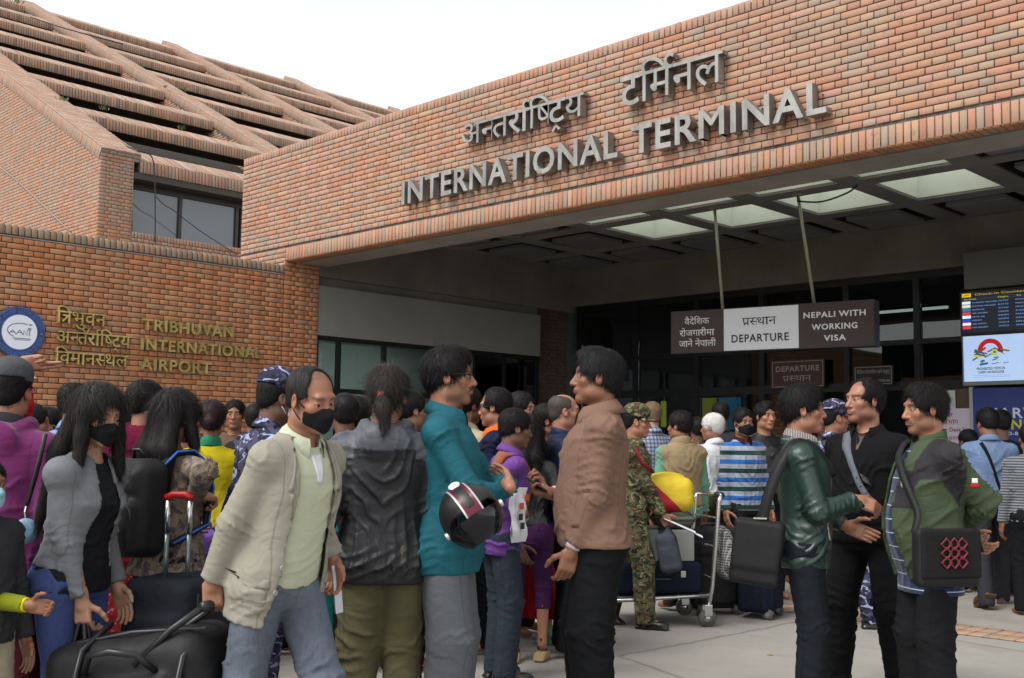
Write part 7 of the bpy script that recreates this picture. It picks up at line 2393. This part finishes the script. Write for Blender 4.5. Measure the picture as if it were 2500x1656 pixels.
B = simple('white-haired man in white shirt and dark olive trousers, back turned', 1742, 10.2, 205, 1013, K_WHITE, skin=SK2, head=(35, 4, 0), sleeve=.98, hem=.905, off=.030, lower=cloth('dark_olive_trousers', srgb(58, 52, 40), .85), hair=dict(kind='short', th=.018, mess=.007, col=(.55, .54, .52), strands=800), collar=K_WHITE, shoes=leather('brown_sandal', srgb(80, 56, 40)), legkw=dict(off=.02, knee=.074, ankle=.066), R=dict(at=(.1, .25, 1.25)), L=dict(at=(.12, .2, 1.35)))
simple('man in dark jacket with standing hair, back turned by the doorway', 1760, 11.4, 175, 984, cloth('charcoal_jacket', (.035, .036, .042)), wear='jacket', skin=SK3, collar=cloth('charcoal_jacket', (.035, .036, .042)))
simple('man in light blue shirt holding a hand to his face', 1703, 11.2, 190, 1022, cloth('pale_blue_shirt', srgb(160, 176, 206), .85), skin=SK3)
B = simple('boy in blue, grey and green striped sweater with black mask', 1815, 9.7, 22, 1000, striped('striped_sweater_knit', ((0, srgb(142, 148, 164)), (.25, srgb(30, 90, 160)), (.5, srgb(142, 148, 164)), (.75, srgb(14, 52, 46))), 6.4, .3), skin=SK2, hi=True, maskmat=K_MASK, head=(-6, 2, 0), wear='sweater', hair=dict(kind='short', th=.020, strands=700), wide=.92, collar=cloth('plum_scarf', srgb(52, 26, 36)), ckind='stand', R=dict(at=(.22, .05, .84)), L=dict(at=(.22, .08, .82), curl=.6), lower=cloth('black_slim_trousers', (.014, .014, .016)))
simple('young man in black jacket with yellow-green hem looking over the boy', 1868, 10.3, 12, 985, K_BLEA, skin=SK1, hi=True, head=(10, 0, 0), wear='leather_jacket', face=dict(brow=1.0), hair=dict(kind='short', th=.018, top=.012, strands=700), hem=.92)
B = simple('policeman in blue camouflage cap and shirt behind the talking men', 2040, 8.7, 100, 985, K_CAMB, skin=SK2, hi=True, hair=dict(kind='short', th=.005, strands=150), lower=K_CAMB, shoes=K_SHOE, collar=K_CAMB, legs=dict(R=(.1, .22, .09), L=(.1, -.2, .14)))
cap(B, K_CAMB, .085, .04)
K_DNM = denim('light_denim_shirt', srgb(96, 116, 146), .2)
B = simple('man in light denim shirt with a black strap, walking away', 2415, 9.9, 168, 1000, K_DNM, skin=SK2, head=(20, 8, 0), hair=dict(kind='short', th=.022, strands=700), collar=K_DNM, hem=.86, flare=.012, lower=cloth('charcoal_trousers', srgb(46, 46, 52), .9), shoes=leather('brown_sandal', srgb(80, 56, 40)), legs=dict(R=(.12, .26, .09), L=(.10, -.22, .12)), sleeve=.62)
strap(B, bvh_of(B.top_), [(-.10, -.10, 1.44), (-.06, -.20, 1.34), (.02, -.24, 1.20), (.10, -.24, 1.06), (.17, -.20, .95)], .035, B.o, K_BLKTR, 'sling_strap', .005)
PL = B
simple('dark-haired man facing the blue poster', 2443, 10.6, 190, 1004, cloth('dark_blue_top', srgb(24, 26, 40)), skin=SK3)
simple('woman with dark hair in the shade under the pink notice', 2362, 10.9, 200, 1052, cloth('dark_plum_top', srgb(40, 22, 30)), sex='f', skin=SK3, hair=dict(kind='bun', th=.02, strands=300))
simple('person in grey striped shirt at the picture edge by the poster', 2512, 9.4, 170, 1040, striped('grey_thin_stripes', ((0, srgb(120, 124, 130)), (.5, srgb(60, 62, 66))), 40.0), skin=SK2, R=dict(at=(.26, .0, .84)))
simple('small girl in red dress with white dots behind the jeans', 300, 5.5, 190, 1215, printed('red_dotted_cotton', [srgb(150, 14, 30), srgb(160, 16, 34), srgb(140, 12, 28), srgb(190, 150, 150)], 60), sex='f', skin=SK2, flare=.10, hem=.50, wear='dress', hair=dict(kind='bun', strands=300), lower=cloth('black_leggings', (.012, .012, .014)))
simple('child in purple jacket behind the suitcase handle', 492, 5.9, 160, 1205, cloth('violet_nylon', srgb(92, 62, 140), .6), wear='jacket', skin=SK2, hood=1, hem=.72, flare=.03)
simple('person in dark clothes hidden behind the backpack', 330, 7.6, 150, 985, cloth('black_knit_top', (.02, .02, .022)), skin=SK3, hair=dict(kind='short', th=.02))
simple('tall dark-haired man in the crowd behind the suitcase', 470, 7.8, 60, 1010, cloth('brown_jacket_cloth', srgb(60, 42, 34)), skin=SK2)
simple('person in grey hood near the policeman and wall', 690, 7.4, 120, 1000, cloth('grey_hood_fleece', srgb(64, 66, 72)), hood=1, skin=SK2)
simple('man in dark shirt deep in the doorway shade', 1940, 11.6, 10, 1010, cloth('dark_doorway_shirt', (.03, .03, .034)), skin=SK3)
simple('man in brown shirt standing in the doorway', 2010, 12.2, 350, 1012, cloth('doorway_brown_shirt', srgb(60, 48, 40)), skin=SK3)
# ================================================================ luggage and things people carry
def thing(name, label, cat, loc=(0, 0, 0), rz=0.0, group=None):
    return empty(name, loc, rz, label=label, cat=cat, group=group)
def facing(phi):
    fwd = Vector((-sin(YAW), cos(YAW), 0)); rgt = Vector((cos(YAW), sin(YAW), 0))
    fd = -fwd * cos(radians(phi)) + rgt * sin(radians(phi))
    return math.atan2(-fd.x, fd.y)
def ground(px, d):
    g = atd(px, 1090, d); return (g.x, g.y, 0.0)
def sdf_part(name, prims, h, parent, mat, amp=0.0, freq=20, cut=None):
    lo = np.min([p[1] for p, k in prims], 0); hi_ = np.max([p[2] for p, k in prims], 0)
    F = Field(lo, hi_, h)
    for p, k in prims: F.add(p, k)
    for p, k in (cut or []): F.cut(p, k)
    v, f = F.mesh()
    v = relax(v, f, 1, .4)
    if amp: v = v + vnormals(v, f) * ((fbm(v * freq, 2) - .5) * 2 * amp)[:, None]
    return put(bpy.data.objects.new(name, npmesh(name, v, f, mat, True, attrs={'loc': v})), parent)
K_BAG = leather('black_bag_nylon', (.012, .012, .013), .55)
K_BAGT = plain('black_plastic', (.016, .016, .018), .35)
K_CHAR = cloth('charcoal_suitcase_fabric', srgb(44, 47, 54), .9, weave=.3)
K_NAVYS = cloth('navy_suitcase_fabric', srgb(24, 28, 44), .8)
M_CHROME = plain('chrome_tube', (.50, .50, .50), .22, .95, var=.05)
M_RUB = plain('grey_rubber', (.10, .098, .092), .7)
# black wheeled duffel pulled by the man in the khaki blazer
hg = Vector(l2w(PN, PN.wr[0] + PN.hand[0]['F'] * .085 + PN.hand[0]['P'] * .02))
t = thing('wheeled_duffel', 'large black wheeled duffel bag tilted behind the khaki blazer man', 'bag', ground(385, 4.25), facing(78))
sdf_part('bag_body', [(rbox((0, 0, .40), (.19, .33, .25), .10, rotm('x', .16)), 0), (rbox((.18, .0, .37), (.05, .22, .14), .04, rotm('x', .16)), .03)], .012, t, K_BAG, .008, 9)
hl = Matrix.LocRotScale(t.location, t.rotation_euler, None).inverted() @ hg
for sx in (.07, -.07):
    MB().tube([(sx + .12, .05, .56), (hl.x * .5 + .06 + sx, hl.y * .6, hl.z * .5 + .30), (hl.x + sx, hl.y, hl.z)], .013, 8).obj('handle_tube', K_BAGT, t, smooth=True)
MB().tube([(hl.x - .085, hl.y, hl.z), (hl.x + .085, hl.y, hl.z)], .019, 10).obj('handle_grip', K_BAGT, t, smooth=True)
MB().tube([(.20, -.14, .52), (.25, -.09, .60), (.27, 0, .62), (.25, .09, .61), (.20, .14, .55)], .013, 8).obj('carry_handle', K_BAGT, t, smooth=True)
MB().box((.232, -.05, .39), (.239, .05, .415)).obj('brand_plate', plain('dull_metal_badge', (.30, .30, .31), .4, .6), t, bevel=.003)
for yy in (-.2, .2):
    MB().tube([(.205, yy, .16), (.238, yy + .02, .38), (.19, yy + .04, .60), (0, yy + .04, .67)], .012, 6).obj('webbing', K_BAGT, t, smooth=True)
MB().tube([(.10, -.28, .60), (.12, 0, .665), (.10, .28, .69)], .006, 6).obj('zip', plain('dark_zip_tape', (.05, .05, .055), .4), t, smooth=True)
for sx in (-.15, .15):
    MB().lathe([(.055, -.02), (.06, -.012), (.06, .012), (.055, .02)], 18, (sx, -.26, .06), axis='x').obj('wheel', M_RUB, t, smooth=True)
# grey upright suitcase with drawn handle
t = thing('upright_suitcase', 'charcoal fabric suitcase with its steel handle drawn out', 'suitcase', ground(462, 4.75), facing(165))
sdf_part('case_body', [(rbox((-.02, 0, .43), (.16, .20, .37), .05), 0), (rbox((-.02, -.19, .42), (.13, .05, .25), .035), .015)], .012, t, K_CHAR, .004, 8)
MB().tube([(-.18, -.12, .08), (-.18, -.12, .74), (-.02, -.12, .80), (.14, -.12, .74), (.14, -.12, .08)], .008, 6).obj('piping', K_BAGT, t, smooth=True)
for sx in (-.052, .052):
    MB().tube([(sx, -.06, .76), (sx, -.06, .98)], .011, 10).obj('handle_tube', plain('green_grey_tube', (.16, .20, .20), .3, .7), t, smooth=True)
    MB().tube([(sx, -.06, .98), (sx, -.06, 1.115)], .0135, 10).obj('handle_tube', M_CHROME, t, smooth=True)
MB().tube([(-.062, -.06, 1.125), (-.03, -.06, 1.14), (.03, -.06, 1.14), (.062, -.06, 1.125)], .016, 10).obj('handle_grip', plain('red_grip', srgb(170, 24, 30), .4), t, smooth=True)
for sx in (-.13, .10):
    MB().lathe([(.035, -.014), (.04, -.008), (.04, .008), (.035, .014)], 16, (sx, -.11, .04), axis='x').obj('wheel', M_RUB, t, smooth=True)
# handbag of the woman in the grey blazer
hw = l2w(PE, PE.wr[0] + PE.hand[0]['F'] * .085)
t = thing('handbag', 'black handbag hanging by two strap handles from the hand of the grey blazer woman', 'bag', (hw.x, hw.y, 0), facing(70))
z = hw.z
sdf_part('bag_body', [(rbox((0, 0, z - .52), (.07, .17, .13), .04), 0)], .011, t, K_BAG, .006, 12)
for sx in (-.03, .03):
    MB().tube([(sx, -.10, z - .42), (sx * .7, -.045, z - .18), (sx * .3, -.012, z - .01), (0, 0, z + .008), (sx * .3, .012, z - .01), (sx * .7, .045, z - .18), (sx, .10, z - .42)], .009, 7).obj('handle', K_BAGT, t, smooth=True)
# backpack on the woman with printed sleeves
B = PF
t = thing('backpack', 'black backpack with blue strap edge worn by the woman in printed blouse', 'backpack', B.o.location, B.o.rotation_euler.z)
k = B.k
sc = lambda *p: tuple(np.array(p) * k)
sdf_part('pack_body', [(rbox(sc(-.01, -.235, 1.17), sc(.165, .095, .23), .07 * k), 0), (rbox(sc(-.01, -.325, 1.08), sc(.135, .05, .13), .04 * k), .02), (rbox(sc(-.01, -.315, 1.29), sc(.12, .03, .05), .025 * k), .02)], .011, t, K_BAG, .007, 11)
for zz, ww, yy in ((1.19, .125, -.372), (1.345, .11, -.335)):
    MB().tube([sc(-.01 - ww, yy + .03, zz - .10), sc(-.01 - ww, yy + .01, zz - .02), sc(-.01 - ww * .7, yy, zz + .01), sc(-.01, yy - .004, zz + .018), sc(-.01 + ww * .7, yy, zz + .01), sc(-.01 + ww, yy + .01, zz - .02), sc(-.01 + ww, yy + .03, zz - .10)], .0055, 6).obj('zip', plain('dark_zip_tape', (.05, .05, .055), .4), t, smooth=True)
MB().tube([sc(-.05, -.20, 1.40), sc(-.03, -.22, 1.44), sc(.01, -.22, 1.44), sc(.03, -.20, 1.40)], .008, 6).obj('top_loop', K_BAGT, t, smooth=True)
lg = MB()
for dx in (0, .022):
    lg.add([sc(.02 + dx, -.352, 1.31), sc(.055 + dx, -.352, 1.325), sc(.055 + dx, -.352, 1.318), sc(.03 + dx, -.352, 1.306), sc(.05 + dx, -.352, 1.30), sc(.02 + dx, -.352, 1.285), sc(.02 + dx, -.352, 1.292), sc(.04 + dx, -.352, 1.302)], [tuple(range(8))])
lg.obj('logo', plain('white_logo_print', (.7, .7, .72), .6), t)
for sx in (1, -1):
    P = [sc(sx * .10, -.17, 1.36), sc(sx * .11, -.10, 1.425), sc(sx * .115, .0, 1.432), sc(sx * .125, .09, 1.37), sc(sx * .14, .115, 1.25), sc(sx * .17, .06, 1.08), sc(sx * .16, -.15, 1.0)]
    MB().tube(P, .017 * k, 6).obj('shoulder_strap', K_BAG, t, smooth=True)
    MB().tube([tuple(np.array(p) + (0.020 * sx, 0, .006)) for p in P], .006 * k, 6).obj('strap_edge', plain('blue_strap_edge', srgb(40, 96, 180), .5), t, smooth=True)
# helmet on the folded arm
B = PQ
hc = atd(1150, 1262, 4.68)
t = thing('helmet', 'black open helmet with maroon stripe hanging from the folded arm', 'helmet', hc, facing(15))
R_ = .150
M_HEL = plain('matt_black_shell', (.016, .016, .017), .38, bump=.05)
F = Field((-.18, -.18, -.18), (.18, .18, .18), .006)
F.add(ell((0, 0, .01), (.128, .148, .135))).cut(ell((0, .0, -.02), (.112, .130, .118))).cut(rbox((0, .13, -.05), (.11, .12, .07), .03)).cut(rbox((0, 0, -.16), (.3, .3, .075), .01))
v, f = F.mesh(); v = relax(v, f, 1, .4)
Rt = rotm('y', .55) @ rotm('x', .25)
put(bpy.data.objects.new('shell', npmesh('shell', v @ Rt.T, f, M_HEL, True)), t)
def helm_band(x0, x1, rr, mat, nm):
    vv, ff = [], []
    for i in range(25):
        a = radians(-25 + 195 * i / 24)
        for x in (x0, x1):
            s = math.sqrt(max(1 - (x / .128) ** 2, 0))
            vv.append(Rt @ V3(x, (.148 + rr) * s * cos(a), .01 + (.135 + rr) * s * sin(a)))
    ff = [(2 * i, 2 * i + 1, 2 * i + 3, 2 * i + 2) for i in range(24)]
    put(bpy.data.objects.new(nm, npmesh(nm, vv, ff, mat, True)), t)
helm_band(-.034, .034, .0035, plain('maroon_gloss', srgb(92, 20, 44), .25), 'stripe')
M_SIL = plain('silver_trim', (.55, .55, .55), .3, .5)
helm_band(-.042, -.034, .004, M_SIL, 'stripe_edge'); helm_band(.034, .042, .004, M_SIL, 'stripe_edge')
put(bpy.data.objects.new('badge', npmesh('badge', [Rt @ (V3(.026 * cos(a), 0, .016 * sin(a)) + V3(0, .148 * cos(1.25) + .006, .01 + .135 * sin(1.25) + .006) + V3(0, -.10 * sin(a) * .14, 0)) for a in np.linspace(0, 2 * pi, 17)[:-1]] , [(i, i + 1, 14 - i, 15 - i) for i in range(7)], M_SIL)), t)
vv = []
for i in range(9):
    for m_ in range(21):
        a_, e_ = radians(-82 + 164 * m_ / 20), radians(-8 - 52 * i / 8)
        vv.append(Rt @ V3(.136 * sin(a_) * cos(e_), .158 * cos(a_) * cos(e_) + .004, .01 + .150 * sin(e_)))
put(bpy.data.objects.new('visor', npmesh('visor', vv, [(i * 21 + m_, i * 21 + m_ + 1, (i + 1) * 21 + m_ + 1, (i + 1) * 21 + m_) for i in range(8) for m_ in range(20)], plain('dark_visor', (.008, .008, .012), .08), True)), t)
for sx in (-1, 1):
    p = Rt @ V3(sx * .128, .03, -.02)
    MB().tube([tuple(p), tuple(p + Rt @ V3(sx * .012, 0, 0))], .016, 14).obj('visor_bolt', M_SIL, t)
MB().tube([tuple(Rt @ V3(.10, -.02, -.06)), (.06, -.05, .10), (.02, -.06, .185), (-.05, -.03, .10), tuple(Rt @ V3(-.10, -.02, -.06))], .008, 6).obj('chin_strap', K_BAGT, t, smooth=True)
# white carrier bag of the man in purple
B = PT
w = atd(1268, 1235, 6.22)
t = thing('plastic_bag', 'white printed plastic bag held by the man in purple', 'bag', w, facing(60))
v, f = [], []
for i in range(9):
    for j in range(9):
        x = (i / 8 - .5) * .15 * (1 - .12 * (j / 8)); z = .10 - .30 * j / 8
        v.append((x + .02 * (j / 8), .012 * sin(i * 1.3 + j * .6) + .008 * sin(j * 1.7), z))
        f += [(i * 9 + j, i * 9 + j + 1, (i + 1) * 9 + j + 1, (i + 1) * 9 + j)] if i < 8 and j < 8 else []
for s, nm in ((0, 'front_sheet'), (1, 'back_sheet')):
    vv = [(x, y * (1 if not s else -1) - (.012 if not s else -.012), z) for x, y, z in v]
    put(bpy.data.objects.new(nm, npmesh(nm, vv, f, plain('white_plastic_film', (.74, .75, .78), .35, var=.03), True)), t)
for (x, z, c) in ((-.035, .045, srgb(210, 80, 40)), (.02, .0, srgb(210, 80, 40)), (.03, -.06, (.02, .02, .024)), (.01, -.11, (.02, .02, .024))):
    MB().box((x - .022, .026, z - .018), (x + .022, .029, z + .018)).obj('print', plain('bag_print', c, .4), t, bevel=.004)
# phones
def phone(label, p, phi, tilt, name='phone'):
    t = thing(name, label, 'phone', p, facing(phi))
    Rm = rotm('x', tilt)
    def bx(a, b, m, nm, bev=.003):
        o = MB().box(a, b).obj(nm, m, t, bevel=bev); o.rotation_euler = Matrix(Rm.tolist()).to_euler()
    bx((-.033, -.004, -.065), (.033, .004, .065), plain('black_phone_case', (.012, .012, .014), .25), 'case')
    bx((-.029, .0042, -.055), (.029, .0048, .055), plain('phone_glass', (.02, .022, .028), .08), 'screen', 0)
hd = PY.hand[1 - 1]
phone('black phone in the raised hand of the taupe jacket man', l2w(PY, PY.wr[0] + hd['F'] * .09 + hd['P'] * .03), 273, -1.0)
hd = PK.hand[0]
phone('phone held behind the back of the softshell man', l2w(PK, PK.wr[1] + PK.hand[1]['F'] * .10 + PK.hand[1]['P'] * .025), 100, .3)
# paper in the hand of the khaki blazer man
q = l2w(PN, PN.wr[1] + PN.hand[1]['F'] * .12)
t = thing('folded_paper', 'white folded paper in the far hand of the khaki blazer man', 'paper', q, facing(50))
MB().add([(-.05, -.04, .09), (.05, .03, .09), (.05, .06, -.09), (-.05, -.01, -.10), (-.05, -.046, .09), (.05, .024, .09), (.05, .054, -.09), (-.05, -.016, -.10)], [(0, 1, 2, 3), (4, 5, 6, 7), (0, 1, 5, 4), (2, 3, 7, 6)]).obj('sheet', M_PAPER, t)
# shoulder bag of the green leather jacket man
B = PH
k = B.k
t = thing('shoulder_bag', 'black leather shoulder bag on the back of the green leather jacket man', 'bag', B.o.location, B.o.rotation_euler.z)
sdf_part('bag_body', [(rbox(sc(.205, -.235, .885), np.array((.045, .125, .165)) * k, .03 * k, rotm('x', -.12)), 0), (rbox(sc(.246, -.235, .92), np.array((.014, .120, .12)) * k, .012 * k, rotm('x', -.12)), .01)], .010, t, K_BAG, .004, 10)
P = [sc(.225, -.215, 1.02), sc(.225, -.175, 1.18), sc(.205, -.12, 1.32), sc(.165, -.06, 1.418), sc(.13, -.02, 1.435), sc(.10, .06, 1.40), sc(.04, .14, 1.26)]
free_strap(B, [np.array(p) / k for p in P], .055, (.95, -.2, .3), t, K_BAG, 'shoulder_strap', .006)
for z in (.985, 1.02):
    MB().box(sc(.226, -.25, z + .03), sc(.240, -.185, z + .038)).obj('buckle', M_ZIP, t)
# messenger bag with the knot
B = PK
k = B.k
t = thing('messenger_bag', 'black flap bag with dark red endless-knot pattern worn by the softshell man', 'bag', B.o.location, B.o.rotation_euler.z)
Rb = rotm('z', .10)
cb = V3(-.282, .075, .90)
sdf_part('bag_body', [(rbox(cb * k, np.array((.04, .165, .135)) * k, .025 * k, Rb), 0)], .010, t, K_BAG, .003, 10)
sdf_part('flap', [(rbox((cb + Rb @ V3(-.040, 0, .02)) * k, np.array((.010, .160, .115)) * k, .009 * k, Rb), 0)], .008, t, cloth('black_felt_flap', (.015, .014, .015), .95), .001, 10)
M_KNOT = plain('dark_red_braid', srgb(112, 34, 44), .6)
kn = MB()
u0 = cb + Rb @ V3(-.058, -.005, .025)
ey, ez = Rb @ V3(0, 1, 0), V3(0, 0, 1)
dd = [unit(ey + ez), unit(ey - ez)]
s_ = .030
def kp(a, b): return tuple((u0 + dd[0] * a * s_ + dd[1] * b * s_) * k)
for a, b in ((0, 0), (1, 1), (-1, -1), (1, -1), (-1, 1), (0, 2), (2, 0), (0, -2), (-2, 0)):
    c = [kp(a - .62, b - .62), kp(a + .62, b - .62), kp(a + .62, b + .62), kp(a - .62, b + .62), kp(a - .62, b - .62)]
    MB().tube(c, .0048 * k, 6).obj('knot_braid', M_KNOT, t)
P = [cb + V3(.0, .155, .12), V3(-.225, .175, 1.10), V3(-.15, .20, 1.24), V3(-.03, .175, 1.36), V3(.08, .07, 1.445), V3(.11, -.06, 1.43)]
free_strap(B, P, .035, (-.6, .8, .2), t, K_BAG, 'shoulder_strap', .005)
# round pouch hanging from the purple fleece
p = atd(62, 1297, 4.35)
t = thing('round_pouch', 'small round pale blue tin hanging from a strap beside the purple fleece', 'pouch', p, facing(20))
MB().lathe([(.044, -.014), (.05, -.006), (.05, .006), (.044, .016), (.02, .019)], 28, axis='y').obj('tin', plain('pale_blue_enamel', srgb(120, 150, 176), .3), t, smooth=True)
MB().tube([(0, 0, .05), (.004, 0, .075), (0, 0, .10)], .006, 6).obj('ring', M_CHROME, t)
MB().tube([(0, 0, .10), (-.03, .05, .22), (-.06, .12, .38)], .010, 6).obj('strap', K_BAGT, t, smooth=True)

# ---------------------------------------------------------------- luggage trolley beside the soldier
t = thing('luggage_trolley', 'chrome airport luggage trolley loaded with bags beside the soldier', 'trolley', ground(1608, 8.9), facing(98))
tro = t
# own frame: +y is the front end with the single low wheels, bars across x
def tube(pts, r, nm, m=M_CHROME): return MB().tube(pts, r, 8).obj(nm, m, t, smooth=True)
for sx in (-.30, .30):
    tube([(sx, .30, .10), (sx, .34, .30), (sx, .37, .62), (sx, .40, .96), (sx, .42, 1.0)], .019, 'upright')
    tube([(sx, .34, .24), (sx, -.45, .20), (sx * .6, -.56, .19)], .016, 'deck_rail')
    MB().tube([(sx - .02, .30, .065), (sx + .02, .30, .065)], .068, 18).obj('wheel', M_RUB, t, smooth=True)
    MB().tube([(sx - .022, .30, .065), (sx + .022, .30, .065)], .03, 12).obj('wheel_hub', M_CHROME, t, smooth=True)
    MB().box((sx - .03, .27, .08), (sx + .03, .335, .17)).obj('wheel_fork', M_CHROME, t, bevel=.008)
tube([(-.30, .42, 1.0), (.30, .42, 1.0)], .017, 'push_bar')
MB().tube([(.18, .42, 1.0), (.30, .42, 1.0)], .027, 10).obj('push_grip', K_BAGT, t, smooth=True)
for z in (.36, .60, .82):
    tube([(-.30, .355 + (z - .36) * .1, z), (.30, .355 + (z - .36) * .1, z)], .010, 'cross_bar')
MB().box((-.28, -.44, .215), (.28, .33, .228)).obj('deck', plain('dull_steel_deck', (.20, .20, .20), .4, .6), t)
MB().lathe([(.05, -.018), (.055, 0), (.05, .018)], 16, (0, -.52, .055), axis='x').obj('wheel', M_RUB, t, smooth=True)
M_ = t.matrix_basis
def on_trolley(p): return Matrix.LocRotScale(tro.location, tro.rotation_euler, None) @ Vector(p)
tr = t.rotation_euler.z
t2 = thing('navy_suitcase', 'dark navy suitcase lying flat on the trolley deck', 'suitcase', on_trolley((0, -.06, .23)), tr)
sdf_part('case_body', [(rbox((0, 0, .13), (.27, .34, .125), .04), 0)], .012, t2, K_NAVYS, .004, 8)
MB().tube([(.275, -.1, .12), (.30, -.05, .13), (.30, .05, .13), (.275, .1, .12)], .010, 6).obj('carry_handle', K_BAGT, t2, smooth=True)
MB().box((.268, .16, .14), (.276, .20, .19)).obj('badge', M_ZIP, t2, bevel=.004)
t3 = thing('carton_box', 'grey and white carton wrapped on top of the trolley suitcase', 'box', on_trolley((-.01, -.04, .49)), tr)
MB().box((-.25, -.26, 0), (.25, .26, .24)).obj('carton', plain('grey_white_carton', srgb(130, 132, 128), .8), t3, bevel=.01)
MB().box((-.252, -.03, -.001), (.252, .03, .242)).obj('tape', plain('dark_tape', (.03, .035, .05), .3), t3)
t4 = thing('striped_bundle', 'grey and green striped cloth bundle on the trolley', 'bag', on_trolley((.05, .10, .735)), tr)
sdf_part('bundle', [(ell((0, 0, .07), (.20, .18, .075)), 0)], .010, t4, striped('grey_green_stripes', ((0, srgb(96, 100, 92)), (.5, srgb(52, 64, 46))), 26.0), .008, 14)
t5 = thing('blanket_bag', 'red and yellow blanket packed on top of the trolley', 'blanket', on_trolley((0, -.03, .86)), tr)
mt = NT('red_yellow_blanket'); _weave(mt)
sx_ = mt.sep(mt.attr('loc', 'Vector'))
_k1 = mt.math('GREATER_THAN', mt.math('MULTIPLY_ADD', sx_[2], 1.0, mt.math('MULTIPLY', sx_[1], .9)), .16)
_k2 = mt.math('LESS_THAN', mt.math('MULTIPLY_ADD', sx_[2], .8, mt.math('MULTIPLY', sx_[1], .9)), -.06)
mt.set(mt.mix(mt.math('MAXIMUM', _k1, _k2), srgb(176, 24, 40), srgb(214, 186, 40)), .7)
sdf_part('blanket', [(rbox((0, 0, .14), (.24, .27, .14), .09), 0), (ell((0, .1, .20), (.20, .16, .12)), .04)], .012, t5, mt.m, .012, 9)
# soldier's grey bag and papers
q = l2w(PZ, PZ.wr[0] + PZ.hand[0]['F'] * .09)
t = thing('grey_pouch', 'soft grey bag dangling from the hand of the soldier', 'bag', q, facing(70))
sdf_part('pouch', [(rbox((0, .0, -.21), (.055, .085, .15), .05, rotm('x', .2)), 0), (rcone((0, 0, -.08), (0, 0, .0), .045, .014), .03)], .010, t, cloth('slate_grey_nylon', srgb(62, 66, 74), .7), .008, 14)
t = thing('paper_sheets', 'white paper sheets in the hand of the soldier', 'paper', q, facing(75))
for i, (a, b) in enumerate(((.0, .0), (.05, -.03))):
    MB().add([(-.02 + i * .01, -.05, .06 - i * .01), (.10, -.02, .05), (.12, .22 + a, -.05 + b), (.0, .20 + a, -.04 + b)], [(0, 1, 2, 3)]).obj('sheet', M_PAPER, t)
# suitcases standing by the queue
def upright(label, px, d, phi, mat, h, w, dp, name='upright_suitcase'):
    t = thing(name, label, 'suitcase', ground(px, d), facing(phi))
    sdf_part('case_body', [(rbox((0, 0, h / 2 + .05), (w / 2, dp / 2, h / 2), .045), 0), (rbox((0, dp / 2, h * .42), (w * .40, .035, h * .28), .03), .012), (rbox((0, dp / 2, h * .82), (w * .40, .022, h * .09), .02), .012)], .012, t, mat, .004, 9)
    MB().tube([(-w / 2, dp * .3, .09), (-w / 2, dp * .32, h), (0, dp * .32, h + .045), (w / 2, dp * .32, h), (w / 2, dp * .3, .09)], .008, 6).obj('piping', K_BAGT, t, smooth=True)
    MB().tube([(-.09, 0, h + .04), (-.08, 0, h + .075), (.08, 0, h + .075), (.09, 0, h + .04)], .012, 8).obj('carry_handle', K_BAGT, t, smooth=True)
    for sx in (-1, 1):
        MB().lathe([(.038, -.014), (.045, -.006), (.045, .006), (.038, .014)], 16, (sx * w * .38, dp * .45, .045), axis='x').obj('wheel', M_RUB, t, smooth=True)
        MB().tube([(sx * w * .38 - .016, dp * .45, .045), (sx * w * .38 + .016, dp * .45, .045)], .02, 10).obj('wheel_hub', M_CHROME, t)
    return t
upright('black upright suitcase with ribbed front beside the trolley', 1735, 9.35, 15, cloth('black_suitcase_fabric', (.020, .020, .022), .7, weave=.3), .66, .42, .24)
upright('navy suitcase with silver wheel standing by the boy in stripes', 1850, 9.2, 60, K_NAVYS, .50, .40, .26)
t = thing('checked_scarf', 'black and white checked scarf hanging over the trolley end', 'scarf', on_trolley((.20, .45, .62)), tr)
sdf_part('scarf', [(rcone((0, 0, .10), (.03, .03, -.20), .05, .075), 0), (rcone((.06, .02, .08), (.10, .04, -.14), .04, .06), .02)], .010, t, plaid('checked_scarf_cotton', (.03, .03, .032), srgb(150, 150, 148), 50.0), .010, 22)
# yellow pouch of the man in denim
q = l2w(PL, V3(.20, -.20, .90))
t = thing('yellow_pouch', 'small yellow and black pouch on the strap of the denim shirt man', 'pouch', q, PL.o.rotation_euler.z)
sdf_part('pouch', [(rbox((0, 0, 0), (.06, .035, .08), .03), 0)], .009, t, cloth('yellow_nylon', srgb(186, 170, 24), .6), .004, 18)
MB().box((-.03, -.045, -.04), (.03, -.036, .03)).obj('flap', K_BAG, t, bevel=.004)
# litter on the concrete
for i, (px_, py_) in enumerate(((1738, 1502), (1500, 1560), (1880, 1600))):
    p = onz(px_, py_, 0)
    MB().add([(-.02, -.012, .002), (.022, -.01, .006), (.018, .014, .002), (-.018, .012, .007)], [(0, 1, 2, 3)]).obj('litter_scrap', plain('torn_paper', srgb(160, 130, 96), .8), label=('tan paper scrap lying near the trolley wheel', 'tan paper scrap lying beside the taupe jacket man', 'tan paper scrap lying in front of the leather jacket man')[i], cat='litter').location = p
